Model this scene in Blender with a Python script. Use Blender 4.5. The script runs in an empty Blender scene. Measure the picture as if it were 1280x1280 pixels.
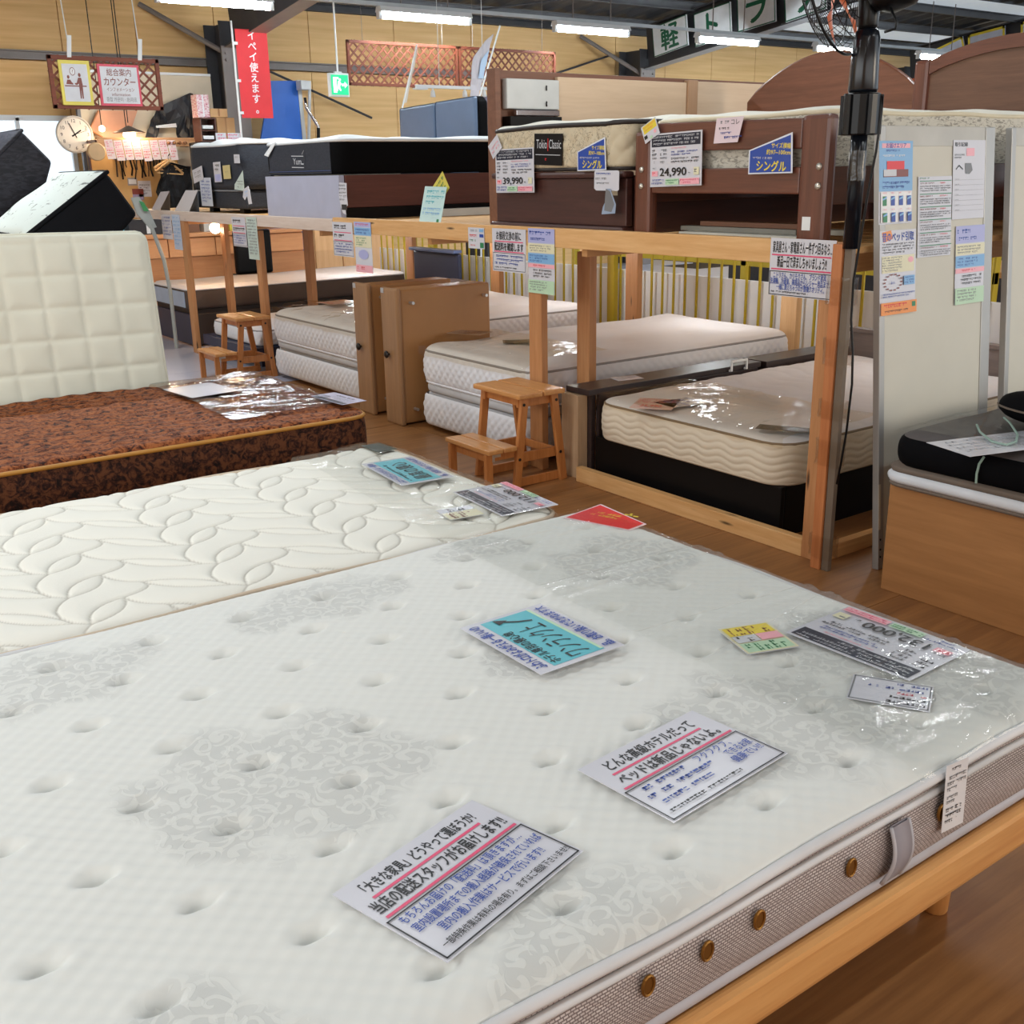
import bpy, bmesh, math, random
import numpy as np
from mathutils import Vector, Matrix
PI = math.pi
random.seed(7)
S = bpy.context.scene
COL = S.collection

# ------------------------------------------------------------------ camera, world, lights, exposure
EYE = 1.5
FPX = 1280 * 1.04
_p, _r, _y = (math.radians(a) for a in (17.7, -1.05, 54.3))
_fh = np.array([math.cos(_y), math.sin(_y), 0.0]); _rt = np.array([math.sin(_y), -math.cos(_y), 0.0]); _up = np.array([0, 0, 1.0])
_fw = _fh * math.cos(_p) - _up * math.sin(_p); _u2 = _fh * math.sin(_p) + _up * math.cos(_p)
CR = _rt * math.cos(_r) + _u2 * math.sin(_r)
CU = -_rt * math.sin(_r) + _u2 * math.cos(_r)
CF = _fw
cam_d = bpy.data.cameras.new('camera'); cam = bpy.data.objects.new('camera', cam_d); COL.objects.link(cam)
cam_d.sensor_fit = 'HORIZONTAL'; cam_d.sensor_width = 36.0; cam_d.lens = 36.0 * 1.04
cam_d.clip_start = 0.05; cam_d.clip_end = 200
cam.matrix_world = Matrix(((CR[0], CU[0], -CF[0], 0), (CR[1], CU[1], -CF[1], 0), (CR[2], CU[2], -CF[2], EYE), (0, 0, 0, 1)))
S.camera = cam

world = bpy.data.worlds.new('world'); S.world = world; world.use_nodes = True
_bg = world.node_tree.nodes['Background']; _bg.inputs[0].default_value = (0.80, 0.90, 1.0, 1); _bg.inputs[1].default_value = 1.0
S.view_settings.view_transform = 'Standard'; S.view_settings.look = 'None'
S.view_settings.gamma = 1.0; S.view_settings.use_curve_mapping = False
S.view_settings.exposure = 0.58

def area(name, loc, size, power, color=(1, 1, 1), target=None):
    l = bpy.data.lights.new(name, 'AREA'); l.shape = 'RECTANGLE'; l.size, l.size_y = size; l.energy = power; l.color = color
    o = bpy.data.objects.new(name, l); COL.objects.link(o); o.location = loc
    if target is not None:
        o.rotation_euler = (Vector(target) - Vector(loc)).to_track_quat('-Z', 'Y').to_euler()
    return o
# rows of ceiling tubes over the part of the hall the photograph does not show
for _Y, _W in ((7.6, 36), (3.7, 15), (-0.2, 8)):
    for _X in (-1.0, 1.5, 4.0, 6.5, 9.0, 11.5, 14.0) if _Y > 7 else (-1.0, 1.5, 4.0, 6.5):
        area('tube_light', (_X, _Y, 3.35), (1.2, 0.07), _W, (0.91, 0.97, 1.0))
# daylight from the shop front behind and to the right of the photographer
area('shop_front_daylight', (7.5, -5.0, 2.2), (4.0, 2.0), 150, (1.0, 0.84, 0.64), (1.5, 1.5, 0.4))
# added fill lights behind the camera and on the left, lifting the upright faces
area('front_fill_light', (1.5, -3.1, 1.9), (7.0, 1.8), 62, (0.92, 0.97, 1.0), (1.5, 4.0, 1.0))
area('left_fill_light', (-2.1, 3.0, 1.9), (6.0, 1.6), 72, (0.86, 0.94, 1.0), (3.0, 3.0, 1.0))
for _Y, _W in ((3.3, 4), (4.9, 5), (6.4, 5), (8.0, 6), (9.8, 7)):  # unseen fill points under the deck, added to brighten the fence and lower beds
    _l = bpy.data.lights.new('under_deck_fill', 'POINT'); _l.energy = _W; _l.shadow_soft_size = 0.06; _l.color = (0.84, 0.93, 1.0)
    _o = bpy.data.objects.new('under_deck_fill', _l); COL.objects.link(_o); _o.location = (5.15, _Y, 1.03)

# ------------------------------------------------------------------ where a pixel of the photograph lands on a known plane
def _ray(x, y): return (x - 640) * CR - (y - 640) * CU + FPX * CF
def onz(x, y, z): d = _ray(x, y); t = (z - EYE) / d[2]; return np.array([0, 0, EYE]) + t * d
def onx(x, y, X): d = _ray(x, y); t = X / d[0]; return np.array([0, 0, EYE]) + t * d
def ony(x, y, Y): d = _ray(x, y); t = Y / d[1]; return np.array([0, 0, EYE]) + t * d

# ------------------------------------------------------------------ materials
def lin(c):
    return tuple((v / 255 / 12.92) if v / 255 <= 0.04045 else ((v / 255 + 0.055) / 1.055) ** 2.4 for v in c) + (1,)
MATS = {}
class NT:
    def __init__(s, name):
        s.m = bpy.data.materials.new(name); s.m.use_nodes = True; s.t = s.m.node_tree; s.b = s.t.nodes['Principled BSDF']
    def n(s, typ, **kw):
        nd = s.t.nodes.new(typ)
        for k, v in kw.items():
            if k.startswith('i_'): nd.inputs[int(k[2:]) if k[2:].isdigit() else k[2:].replace('_', ' ')].default_value = v
            else: setattr(nd, k, v)
        return nd
    def l(s, a, b): s.t.links.new(a, b)
    def math(s, op, a, b=None, c=None):
        nd = s.n('ShaderNodeMath', operation=op)
        for i, v in enumerate((a, b, c)):
            if v is None: continue
            if isinstance(v, (int, float)): nd.inputs[i].default_value = v
            else: s.l(v, nd.inputs[i])
        return nd.outputs[0]
    def mix(s, fac, a, b):
        nd = s.n('ShaderNodeMix', data_type='RGBA')
        for sock, v in ((nd.inputs[0], fac), (nd.inputs[6], a), (nd.inputs[7], b)):
            if isinstance(v, (int, float, tuple)): sock.default_value = v
            else: s.l(v, sock)
        return nd.outputs[2]
    def coord(s, which='Object'): return s.n('ShaderNodeTexCoord').outputs[which]
    def mapped(s, vec, scale=(1, 1, 1), rot=(0, 0, 0)):
        nd = s.n('ShaderNodeMapping'); nd.inputs[2].default_value = rot; nd.inputs[3].default_value = scale; s.l(vec, nd.inputs[0]); return nd.outputs[0]
    def noise(s, vec, scale=5, detail=3, rough=0.5, dist=0):
        nd = s.n('ShaderNodeTexNoise'); nd.inputs['Scale'].default_value = scale; nd.inputs['Detail'].default_value = detail
        nd.inputs['Roughness'].default_value = rough; nd.inputs['Distortion'].default_value = dist; s.l(vec, nd.inputs['Vector']); return nd.outputs[0]
    def ramp(s, fac, stops):
        nd = s.n('ShaderNodeValToRGB'); e = nd.color_ramp.elements
        e[0].position, e[0].color = stops[0]; e[1].position, e[1].color = stops[-1]
        for p, c in stops[1:-1]:
            k = e.new(p); k.color = c
        s.l(fac, nd.inputs[0]); return nd.outputs[0]
    def bump(s, h, strength=0.3, dist=0.01):
        nd = s.n('ShaderNodeBump'); nd.inputs['Strength'].default_value = strength; nd.inputs['Distance'].default_value = dist
        s.l(h, nd.inputs['Height']); s.l(nd.outputs[0], s.b.inputs['Normal'])
    def base(s, c):
        if isinstance(c, tuple): s.b.inputs['Base Color'].default_value = c
        else: s.l(c, s.b.inputs['Base Color'])
    def rough(s, r): s.b.inputs['Roughness'].default_value = r

def mat(name, rgb, rough=0.6, var=0.07, vs=6.0, bump=0.0, bs=60.0, metal=0.0, emit=0.0, spec=0.5):
    if name in MATS: return MATS[name]
    k = NT(name); c = lin(rgb)
    v = k.noise(k.coord(), vs, 3)
    lo = tuple(x * (1 - var) for x in c[:3]) + (1,); hi = tuple(min(1, x * (1 + var)) for x in c[:3]) + (1,)
    col = k.ramp(v, [(0.3, lo), (0.7, hi)]); k.base(col); k.rough(rough)
    k.b.inputs['Metallic'].default_value = metal; k.b.inputs['Specular IOR Level'].default_value = spec
    if bump: k.bump(k.noise(k.coord(), bs, 3), bump, 0.004)
    if emit:
        k.b.inputs['Emission Color'].default_value = c; k.b.inputs['Emission Strength'].default_value = emit
    MATS[name] = k.m; return k.m

def wood(name, c1, c2, axis='x', scale=1.0, rough=0.5, knots=False, coat=0.0):
    if name in MATS: return MATS[name]
    k = NT(name); sc = {'x': (1.2, 18, 18), 'y': (18, 1.2, 18), 'z': (18, 18, 1.2)}[axis]
    v = k.mapped(k.coord(), tuple(a * scale for a in sc))
    f = k.noise(v, 1.6, 6, 0.6, 0.6); g = k.noise(v, 7.0, 3, 0.6)
    f2 = k.math('MULTIPLY_ADD', g, 0.35, k.math('MULTIPLY', f, 0.75))
    col = k.ramp(f2, [(0.30, lin(c1)), (0.52, lin(tuple((a + b) / 2 for a, b in zip(c1, c2)))), (0.74, lin(c2))])
    if knots:
        ks = {'x': (1.6, 9, 9), 'y': (9, 1.6, 9), 'z': (9, 9, 1.6)}[axis]
        vo = k.n('ShaderNodeTexVoronoi'); vo.inputs['Scale'].default_value = 1.5; k.l(k.mapped(k.coord(), ks), vo.inputs['Vector'])
        kn = k.ramp(vo.outputs[0], [(0.06, (1, 1, 1, 1)), (0.13, (0, 0, 0, 1))])
        col = k.mix(kn, col, lin(tuple(a * 0.45 for a in c1)))
    k.base(col); k.rough(rough); k.bump(f2, 0.08, 0.003)
    if coat: k.b.inputs['Coat Weight'].default_value = coat; k.b.inputs['Coat Roughness'].default_value = 0.15
    MATS[name] = k.m; return k.m

def plastic_film(name, tint=(0.93, 0.95, 0.95), fac=0.12, rough=0.07):
    """clear wrinkled film: see-through, with sharp reflections"""
    if name in MATS: return MATS[name]
    k = NT(name); t = k.t
    tr = k.n('ShaderNodeBsdfTransparent'); tr.inputs[0].default_value = tint + (1,)
    gl = k.n('ShaderNodeBsdfGlossy'); gl.inputs['Roughness'].default_value = rough
    fr = k.n('ShaderNodeFresnel'); fr.inputs[0].default_value = 1.5
    f = k.math('ADD', k.math('MULTIPLY', fr.outputs[0], 0.27), fac * 0.5)
    bn = k.n('ShaderNodeBump'); bn.inputs['Strength'].default_value = 0.35; bn.inputs['Distance'].default_value = 0.01
    k.l(k.noise(k.coord(), 14, 3, 0.55, 0.8), bn.inputs['Height']); k.l(bn.outputs[0], gl.inputs['Normal'])
    mx = k.n('ShaderNodeMixShader'); k.l(f, mx.inputs[0]); k.l(tr.outputs[0], mx.inputs[1]); k.l(gl.outputs[0], mx.inputs[2])
    k.l(mx.outputs[0], t.nodes['Material Output'].inputs['Surface'])
    MATS[name] = k.m; return k.m

# ------------------------------------------------------------------ meshes
MW = {}
class G:
    """collects geometry in world coordinates and links it as ONE mesh object"""
    def __init__(s): s.v = []; s.f = []; s.uv = None; s.att = None
    def add(s, vs, fs):
        b = len(s.v); s.v += [tuple(map(float, p)) for p in vs]; s.f += [tuple(b + i for i in f) for f in fs]; return s
    def box(s, a, b):
        x0, y0, z0 = a; x1, y1, z1 = b
        if x0 > x1: x0, x1 = x1, x0
        if y0 > y1: y0, y1 = y1, y0
        if z0 > z1: z0, z1 = z1, z0
        return s.add([(x0, y0, z0), (x1, y0, z0), (x1, y1, z0), (x0, y1, z0), (x0, y0, z1), (x1, y0, z1), (x1, y1, z1), (x0, y1, z1)],
                     [(0, 3, 2, 1), (4, 5, 6, 7), (0, 1, 5, 4), (1, 2, 6, 5), (2, 3, 7, 6), (3, 0, 4, 7)])
    def obox(s, c, ux, uy, uz):
        c, ux, uy, uz = (np.array(q, float) for q in (c, ux, uy, uz)); vs = []
        for k in (-1, 1):
            for i, j in ((-1, -1), (1, -1), (1, 1), (-1, 1)): vs.append(c + i * ux + j * uy + k * uz)
        fs = [(0, 3, 2, 1), (4, 5, 6, 7), (0, 1, 5, 4), (1, 2, 6, 5), (2, 3, 7, 6), (3, 0, 4, 7)]
        if np.dot(np.cross(ux, uy), uz) < 0: fs = [f[::-1] for f in fs]
        return s.add(vs, fs)
    def prism(s, poly, ext):
        """polygon (list of 3-D points) extruded along a vector"""
        P = [np.array(p, float) for p in poly]; e = np.array(ext, float); n = len(P)
        nrm = sum((np.cross(P[i] - P[0], P[(i + 1) % n] - P[0]) for i in range(1, n - 1)), np.zeros(3))
        if np.dot(nrm, e) < 0: P = P[::-1]
        vs = P + [p + e for p in P]
        fs = [tuple(range(n))[::-1], tuple(range(n, 2 * n))] + [(i, (i + 1) % n, n + (i + 1) % n, n + i) for i in range(n)]
        return s.add(vs, fs)
    def tube(s, pts, r, n=8, closed=False, cap=True):
        P = [np.array(p, float) for p in pts]; m = len(P); rs = r if hasattr(r, '__len__') else [r] * m; vs = []; pu = None
        for i in range(m):
            a = P[(i - 1) % m] if (closed or i > 0) else P[i]; b = P[(i + 1) % m] if (closed or i < m - 1) else P[i]
            t = b - a; t = t / (np.linalg.norm(t) + 1e-12)
            if pu is None:
                h = np.array([0, 0, 1.0]) if abs(t[2]) < 0.9 else np.array([1.0, 0, 0]); u = np.cross(t, h)
            else: u = pu - t * np.dot(pu, t)
            u = u / (np.linalg.norm(u) + 1e-12); w = np.cross(t, u); pu = u
            for k in range(n):
                an = 2 * PI * k / n; vs.append(P[i] + rs[i] * (math.cos(an) * u + math.sin(an) * w))
        fs = []
        for i in range(m if closed else m - 1):
            j = (i + 1) % m
            for k in range(n): k2 = (k + 1) % n; fs.append((i * n + k, i * n + k2, j * n + k2, j * n + k))
        if cap and not closed: fs += [tuple(range(n))[::-1], tuple((m - 1) * n + k for k in range(n))]
        return s.add(vs, fs)
    def cyl(s, a, b, r, n=14): return s.tube([a, b], r, n)
    def lathe(s, c, axis, prof, n=20):
        """profile of (radius, distance along axis)"""
        ax = np.array(axis, float); ax /= np.linalg.norm(ax); c = np.array(c, float)
        h = np.array([0, 0, 1.0]) if abs(ax[2]) < 0.9 else np.array([1.0, 0, 0]); u = np.cross(ax, h); u /= np.linalg.norm(u); w = np.cross(ax, u)
        vs = [c + ax * d + max(r, 1e-4) * (math.cos(2 * PI * k / n) * u + math.sin(2 * PI * k / n) * w) for r, d in prof for k in range(n)]; m = len(prof)
        fs = [(i * n + k, i * n + (k + 1) % n, (i + 1) * n + (k + 1) % n, (i + 1) * n + k) for i in range(m - 1) for k in range(n)]
        return s.add(vs, fs + [tuple(range(n))[::-1], tuple((m - 1) * n + k for k in range(n))])
    def build(s, name, m, parent=None, bevel=0.0, smooth=False, seg=2):
        me = bpy.data.meshes.new(name)
        V = np.array(s.v, float)
        if parent is None and not getattr(s, 'keep', False):
            lo = V.min(0); hi = V.max(0); org = np.array([(lo[0] + hi[0]) / 2, (lo[1] + hi[1]) / 2, lo[2]])
            mw = Matrix.Translation(Vector(org))
        elif parent is None: mw = Matrix.Identity(4)
        else: mw = MW[parent.name]
        inv = np.array(mw.inverted()); L = V @ inv[:3, :3].T + inv[:3, 3]
        me.from_pydata(L.tolist(), [], s.f)
        if s.uv is not None:
            ul = me.uv_layers.new(name='UVMap'); li = np.empty(len(me.loops), np.int32); me.loops.foreach_get('vertex_index', li)
            ul.data.foreach_set('uv', np.array(s.uv, np.float32)[li].ravel())
        if s.att is not None:
            a = me.attributes.new('mask', 'FLOAT', 'POINT'); a.data.foreach_set('value', np.array(s.att, np.float32))
        if bevel:
            bm = bmesh.new(); bm.from_mesh(me)
            bmesh.ops.bevel(bm, geom=[e for e in bm.edges if e.calc_face_angle(0) > 0.6], offset=bevel, segments=seg, affect='EDGES', profile=0.6)
            bm.to_mesh(me); bm.free()
        if m is not None: me.materials.append(m)
        if smooth: me.polygons.foreach_set('use_smooth', [True] * len(me.polygons))
        me.update()
        o = bpy.data.objects.new(name, me); COL.objects.link(o)
        if parent is None: o.matrix_world = mw; MW[o.name] = mw
        else: o.parent = parent; MW[o.name] = MW[parent.name]
        return o

def tag(o, label=None, cat=None, group=None, kind=None):
    for k, v in (('label', label), ('category', cat), ('group', group), ('kind', kind)):
        if v: o[k] = v
    return o
def thing(name, label, cat, loc, group=None, mw=None):
    o = bpy.data.objects.new(name, None); o.empty_display_size = 0.1; COL.objects.link(o)
    m = mw if mw is not None else Matrix.Translation(Vector([float(q) for q in loc]))
    o.matrix_world = m; MW[o.name] = m
    return tag(o, label, cat, group)
def struct(name, g, m, **kw):
    return tag(g.build(name, m, **kw), kind='structure')
def copy_tree(o, parent=None):
    c = o.copy(); COL.objects.link(c)
    if parent is not None: c.parent = parent
    MW[c.name] = MW[o.name]
    for ch in [q for q in COL.objects if q.parent == o]: copy_tree(ch, c)
    return c
def dup(o, shift, label, rotz=0.0, group=None):
    c = copy_tree(o); m = Matrix.Translation(Vector(shift)) @ MW[o.name]
    if rotz: m = m @ Matrix.Rotation(rotz, 4, 'Z')
    c.matrix_world = m; MW[c.name] = m; c['label'] = label
    if group: c['group'] = group
    return c
def box(name, a, b, m, parent=None, bevel=0.004, label=None):
    o = G().box(a, b).build(name, m, parent, bevel)
    if label: o['label'] = label
    return o

# ------------------------------------------------------------------ mattresses
def perim(x0, y0, x1, y1, r, step):
    pts = []; nrm = []
    def arc(cx, cy, a0):
        n = max(3, int(r * PI / 2 / step))
        for i in range(n): a = a0 + (PI / 2) * i / n; pts.append((cx + r * math.cos(a), cy + r * math.sin(a))); nrm.append((math.cos(a), math.sin(a)))
    def line(ax, ay, bx, by, nx, ny):
        n = max(1, int(math.hypot(bx - ax, by - ay) / step))
        for i in range(n): t = i / n; pts.append((ax + (bx - ax) * t, ay + (by - ay) * t)); nrm.append((nx, ny))
    arc(x0 + r, y0 + r, PI); line(x0 + r, y0, x1 - r, y0, 0, -1)
    arc(x1 - r, y0 + r, 1.5 * PI); line(x1, y0 + r, x1, y1 - r, 1, 0)
    arc(x1 - r, y1 - r, 0); line(x1 - r, y1, x0 + r, y1, 0, 1)
    arc(x0 + r, y1 - r, PI / 2); line(x0, y1 - r, x0, y0 + r, -1, 0)
    P = np.array(pts); N = np.array(nrm); d = np.linalg.norm(np.roll(P, -1, 0) - P, axis=1); s = np.concatenate([[0], np.cumsum(d)[:-1]])
    return P, N, s
def quilt_top(g, x0, y0, x1, y1, z, crown, r, step, fn=None, roll=0.07, att=None):
    nx = int((x1 - x0) / step) + 1; ny = int((y1 - y0) / step) + 1
    X, Y = np.meshgrid(np.linspace(x0, x1, nx), np.linspace(y0, y1, ny), indexing='ij')
    px, py = X.copy(), Y.copy()
    for cx, cy, sx, sy in ((x0 + r, y0 + r, -1, -1), (x1 - r, y0 + r, 1, -1), (x1 - r, y1 - r, 1, 1), (x0 + r, y1 - r, -1, 1)):
        dx, dy = px - cx, py - cy; q = np.hypot(dx, dy); m = (dx * sx > 0) & (dy * sy > 0) & (q > r)
        px[m] = cx + dx[m] / q[m] * r; py[m] = cy + dy[m] / q[m] * r
    cxm, cym = (x0 + x1) / 2, (y0 + y1) / 2
    qx = np.abs(px - cxm) - ((x1 - x0) / 2 - r); qy = np.abs(py - cym) - ((y1 - y0) / 2 - r)
    d = -(np.hypot(np.maximum(qx, 0), np.maximum(qy, 0)) + np.minimum(np.maximum(qx, qy), 0) - r)
    e = np.sqrt(np.clip(1 - (1 - np.clip(d / roll, 0, 1)) ** 2, 0, 1))
    Z = z + crown * e + (fn(px, py) * e if fn else 0)
    b = len(g.v); g.v += list(map(tuple, np.stack([px, py, Z], -1).reshape(-1, 3).tolist()))
    I = np.arange(nx * ny).reshape(nx, ny) + b
    g.f += list(map(tuple, np.stack([I[:-1, :-1], I[1:, :-1], I[1:, 1:], I[:-1, 1:]], -1).reshape(-1, 4).tolist()))
    g.uv = np.stack([px, py], -1).reshape(-1, 2)
    if att is not None: g.att = att(px, py).ravel()
    return g
def band(g, x0, y0, x1, y1, r, z0, z1, step=0.02, nz=12, bulge=0.01, fn=None, cap=False):
    P, N, s = perim(x0, y0, x1, y1, r, step); n = len(P); vs = []; uv = []
    for k in range(nz + 1):
        t = k / nz; o = bulge * math.sin(PI * t) ** 0.6
        dd = o + (fn(s, t * (z1 - z0)) * math.sin(PI * t) ** 0.35 if fn else 0)
        Q = P + N * np.reshape(dd * np.ones(n), (n, 1))
        for i in range(n): vs.append((Q[i, 0], Q[i, 1], z0 + (z1 - z0) * t)); uv.append((s[i], (z1 - z0) * t))
    fs = [(k * n + i, k * n + (i + 1) % n, (k + 1) * n + (i + 1) % n, (k + 1) * n + i) for k in range(nz) for i in range(n)]
    if cap: fs.append(tuple(range(n))[::-1])
    g.add(vs, fs); g.uv = uv
    return g
def piping(g, x0, y0, x1, y1, r, z, rad, step=0.04, fn=None):
    P, N, s = perim(x0, y0, x1, y1, r, step); w = fn(s) if fn else np.zeros(len(s))
    return g.tube([(p[0], p[1], z + w[i]) for i, p in enumerate(P)], rad, 7, closed=True)
def diamond(k, amp):
    return lambda s, v: amp * np.abs(np.sin(PI * (s + v) / k) * np.sin(PI * (s - v) / k)) ** 0.5
def puffs(k, amp, ky=None):
    ky = ky or k
    return lambda x, y: amp * np.abs(np.sin(PI * x / k) * np.sin(PI * y / ky)) ** 0.4
def soft(amp, sc=1.0, seed=0):
    """slow lumps of a slept-on surface"""
    rr = np.random.RandomState(seed); ks = rr.uniform(2, 9, (7, 2)) * sc; ph = rr.uniform(0, 6.28, 7)
    return lambda x, y: amp * sum(np.sin(ks[i, 0] * x + ks[i, 1] * y * (1 if i % 2 else -1) + ph[i]) for i in range(7)) / 3

# ------------------------------------------------------------------ printed cards and lettering
_TX = {}
def text_geo(body, bold=0.0):
    key = (body, bold)
    if key not in _TX:
        c = bpy.data.curves.new('lettering_source', 'FONT'); c.body = body; c.size = 1; c.resolution_u = 3
        o = bpy.data.objects.new('lettering_source', c); me = bpy.data.meshes.new_from_object(o)
        V = np.array([v.co[:2] for v in me.vertices]) if len(me.vertices) else np.zeros((0, 2))
        F = [tuple(p.vertices) for p in me.polygons]
        bpy.data.objects.remove(o); bpy.data.curves.remove(c); bpy.data.meshes.remove(me)
        if bold and len(V):                                          # a thicker pen: the same strokes laid three times, slightly apart
            n = len(V); V = np.concatenate([np.column_stack([V + np.array([dx, dy]) * bold, np.full(n, dz)]) for dx, dy, dz in ((-0.9, -0.5, 0), (0.9, -0.5, 7e-5), (0, 0.9, 14e-5))]); F = F + [tuple(i + n for i in f) for f in F] + [tuple(i + 2 * n for i in f) for f in F]
        if len(V) and V.shape[1] == 2: V = np.column_stack([V, np.zeros(len(V))])
        _TX[key] = (V, F)
    return _TX[key]
def frame_of(tl, tr, bl):
    tl, tr, bl = (np.array(q, float) for q in (tl, tr, bl)); u = tr - tl; w = np.linalg.norm(u); u = u / w
    d = bl - tl; d = d - u * np.dot(u, d); h = np.linalg.norm(d); up = -d / h; n = np.cross(u, up)
    m = Matrix(((u[0], up[0], n[0], tl[0]), (u[1], up[1], n[1], tl[1]), (u[2], up[2], n[2], tl[2]), (0, 0, 0, 1)))
    return m, w, h
INK = {'k': (22, 22, 26), 'b': (38, 74, 165), 'p': (222, 78, 118), 'r': (226, 40, 48), 'w': (238, 240, 242), 't': (92, 186, 200), 'g': (40, 130, 80),
       'y': (236, 214, 70), 'dg': (18, 92, 66), 'o': (240, 150, 70), 'lb': (130, 180, 225), 'pk': (244, 178, 190), 'lg': (190, 222, 190), 'n': (24, 30, 52),
       'gy': (120, 122, 126), 'br': (130, 60, 50), 'lav': (176, 180, 226), 'cy': (226, 222, 190), 'pl': (205, 208, 214)}
def ink(c, rough=0.35): return mat('ink_' + c, INK[c], rough, 0.03)
KIND = {'t': 'lettering', 's': 'small_print', 'r': 'printed_panel', 'f': 'printed_border', 'p': 'printed_shape'}
def print_items(root, w, h, items, z0=0.0006, dz=0.00025):
    groups = {}; order = []
    rr = random.Random(hash((round(w, 4), round(h, 4), len(items))) % 9973)
    for n, it in enumerate(items):
        k = it[0]; col = it[-1] if not isinstance(it[-1], dict) else it[-2]; opt = it[-1] if isinstance(it[-1], dict) else {}
        z = z0 + dz * n
        key = (k, col)
        if key not in groups: groups[key] = ([], []); order.append(key)
        V, F = groups[key]
        def quad(x0, y0, x1, y1):
            b = len(V); V.extend([(x0, y1, z), (x1, y1, z), (x1, y0, z), (x0, y0, z)]); F.append((b, b + 1, b + 2, b + 3))
        if k == 'r': _, a, b_, c, d, *_x = it; quad(a * w, -b_ * h, c * w, -d * h)
        elif k == 'f':
            _, a, b_, c, d, t, *_x = it; x0, x1, y0, y1 = a * w, c * w, -b_ * h, -d * h; t = t * h
            quad(x0, y0, x1, y0 - t); quad(x0, y1 + t, x1, y1); quad(x0, y0, x0 + t, y1); quad(x1 - t, y0, x1, y1)
        elif k == 'p':
            b = len(V); pts = it[1]; ar = sum(pts[i][0] * -pts[(i + 1) % len(pts)][1] + pts[(i + 1) % len(pts)][0] * pts[i][1] for i in range(len(pts)))
            if ar < 0: pts = pts[::-1]
            V.extend([(x * w, -y * h, z) for x, y in pts]); F.append(tuple(range(b, b + len(pts))))
        elif k == 's':
            _, a, b_, c, d, rows, *_x = it; rh = (d - b_) / rows * h
            for i in range(rows):
                x = a * w; y = -b_ * h - i * rh; xe = (a + (c - a) * (1 if i < rows - 1 else rr.uniform(0.5, 1))) * w
                while x < xe:
                    ln = rh * rr.uniform(0.25, 0.75)
                    if rr.random() < 0.88:
                        quad(x, y - rh * rr.uniform(0.1, 0.2), min(x + ln, xe), y - rh * rr.uniform(0.3, 0.42))
                        if rr.random() < 0.7: quad(x + ln * 0.2, y - rh * 0.15, min(x + ln * 0.45, xe), y - rh * 0.7)
                        if rr.random() < 0.5: quad(x, y - rh * 0.58, min(x + ln, xe), y - rh * 0.7)
                    x += ln + rh * 0.12
        elif k == 't':
            _, body, fx, fy, fs, *_x = it
            tv, tf = text_geo(body, opt.get('bold', 0.0))
            if not len(tv): continue
            lo, hi = tv.min(0)[:2], tv.max(0)[:2]; sy = fs * h / (0.88 if len(body) > 0 else 1); sx = sy
            if 'fit' in opt: sx = opt['fit'] * w / (hi[0] - lo[0])
            ox = fx * w - (lo[0] * sx if opt.get('al', 'L') == 'L' else (lo[0] + hi[0]) / 2 * sx); oy = -fy * h - 0.8 * sy
            sk = opt.get('skew', 0.0)
            b = len(V); V.extend([(p[0] * sx + ox + sk * p[1] * sy, p[1] * sy + oy, z + p[2]) for p in tv]); F.extend([tuple(b + i for i in f) for f in tf])
    for key in order:
        V, F = groups[key]
        if not F: continue
        me = bpy.data.meshes.new(KIND[key[0]]); me.from_pydata(V, [], F); me.materials.append(ink(key[1])); me.update()
        o = bpy.data.objects.new(KIND[key[0]], me); COL.objects.link(o); o.parent = root
        if key[0] == 's': o['kind'] = 'stuff'
def card(name, label, cat, tl, tr, bl, items, m=None, thick=0.0012, group=None, outline=None, size=None, curl=0.0):
    """a printed sheet, its lettering as parts; outline: polygon in fractions of the sheet"""
    mw, w, h = frame_of(tl, tr, bl)
    if size: w, h = size
    pts = outline or [(0, 0), (1, 0), (1, 1), (0, 1)]
    P = [(x * w, -y * h, 0.0) for x, y in pts]
    me = bpy.data.meshes.new(name); n = len(P)
    ar = sum(P[i][0] * P[(i + 1) % n][1] - P[(i + 1) % n][0] * P[i][1] for i in range(n))
    if ar < 0: P = P[::-1]
    me.from_pydata([(x, y, -thick) for x, y, z in P] + P, [], [tuple(range(n))[::-1], tuple(range(n, 2 * n))] + [(i, (i + 1) % n, n + (i + 1) % n, n + i) for i in range(n)])
    me.materials.append(m or mat('laminated_card', (214, 216, 224), 0.3, 0.02)); me.update()
    o = bpy.data.objects.new(name, me); COL.objects.link(o); o.matrix_world = mw; MW[o.name] = mw
    tag(o, label, cat, group)
    print_items(o, w, h, items)
    return o

# ================================================================== THE HALL
m_plank = wood('floor_laminate', (120, 78, 44), (166, 116, 68), 'x', 0.6, 0.42)
m_slab = mat('pale_floor', (176, 178, 192), 0.28, 0.06, 1.5)
m_gap = mat('floor_gap', (46, 32, 22), 0.8)
fl = struct('floor', G().box((-2.2, -3.2, -0.06), (24, 15, -0.012)), m_gap)
_pm = []
for j in range(-3, 17):
    for i in range(-2, 7):
        x0 = i * 1.82 + (0.46 if j % 2 else -0.35); y0 = j * 0.91 - 0.62
        if y0 > 14.2 or x0 < -2.2 or (x0 > 6 and y0 < -1): continue
        far = y0 > 7.2
        g = G().box((x0 + 0.0012, y0 + 0.0012, -0.03), (x0 + 1.8188, y0 + 0.9088, random.uniform(-0.0006, 0.0006)))
        g.build('floor_panel', m_slab if far else m_plank, fl, 0.0)
m_wall = NT('tan_wall_board'); _c = m_wall.coord(); 
m_wall.base(m_wall.ramp(m_wall.noise(m_wall.mapped(_c, (0.4, 1, 9)), 2.0, 4), [(0.3, lin((222, 178, 116))), (0.7, lin((240, 200, 140)))])); m_wall.rough(0.7); m_wall = m_wall.m
WY = 14.0
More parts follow.
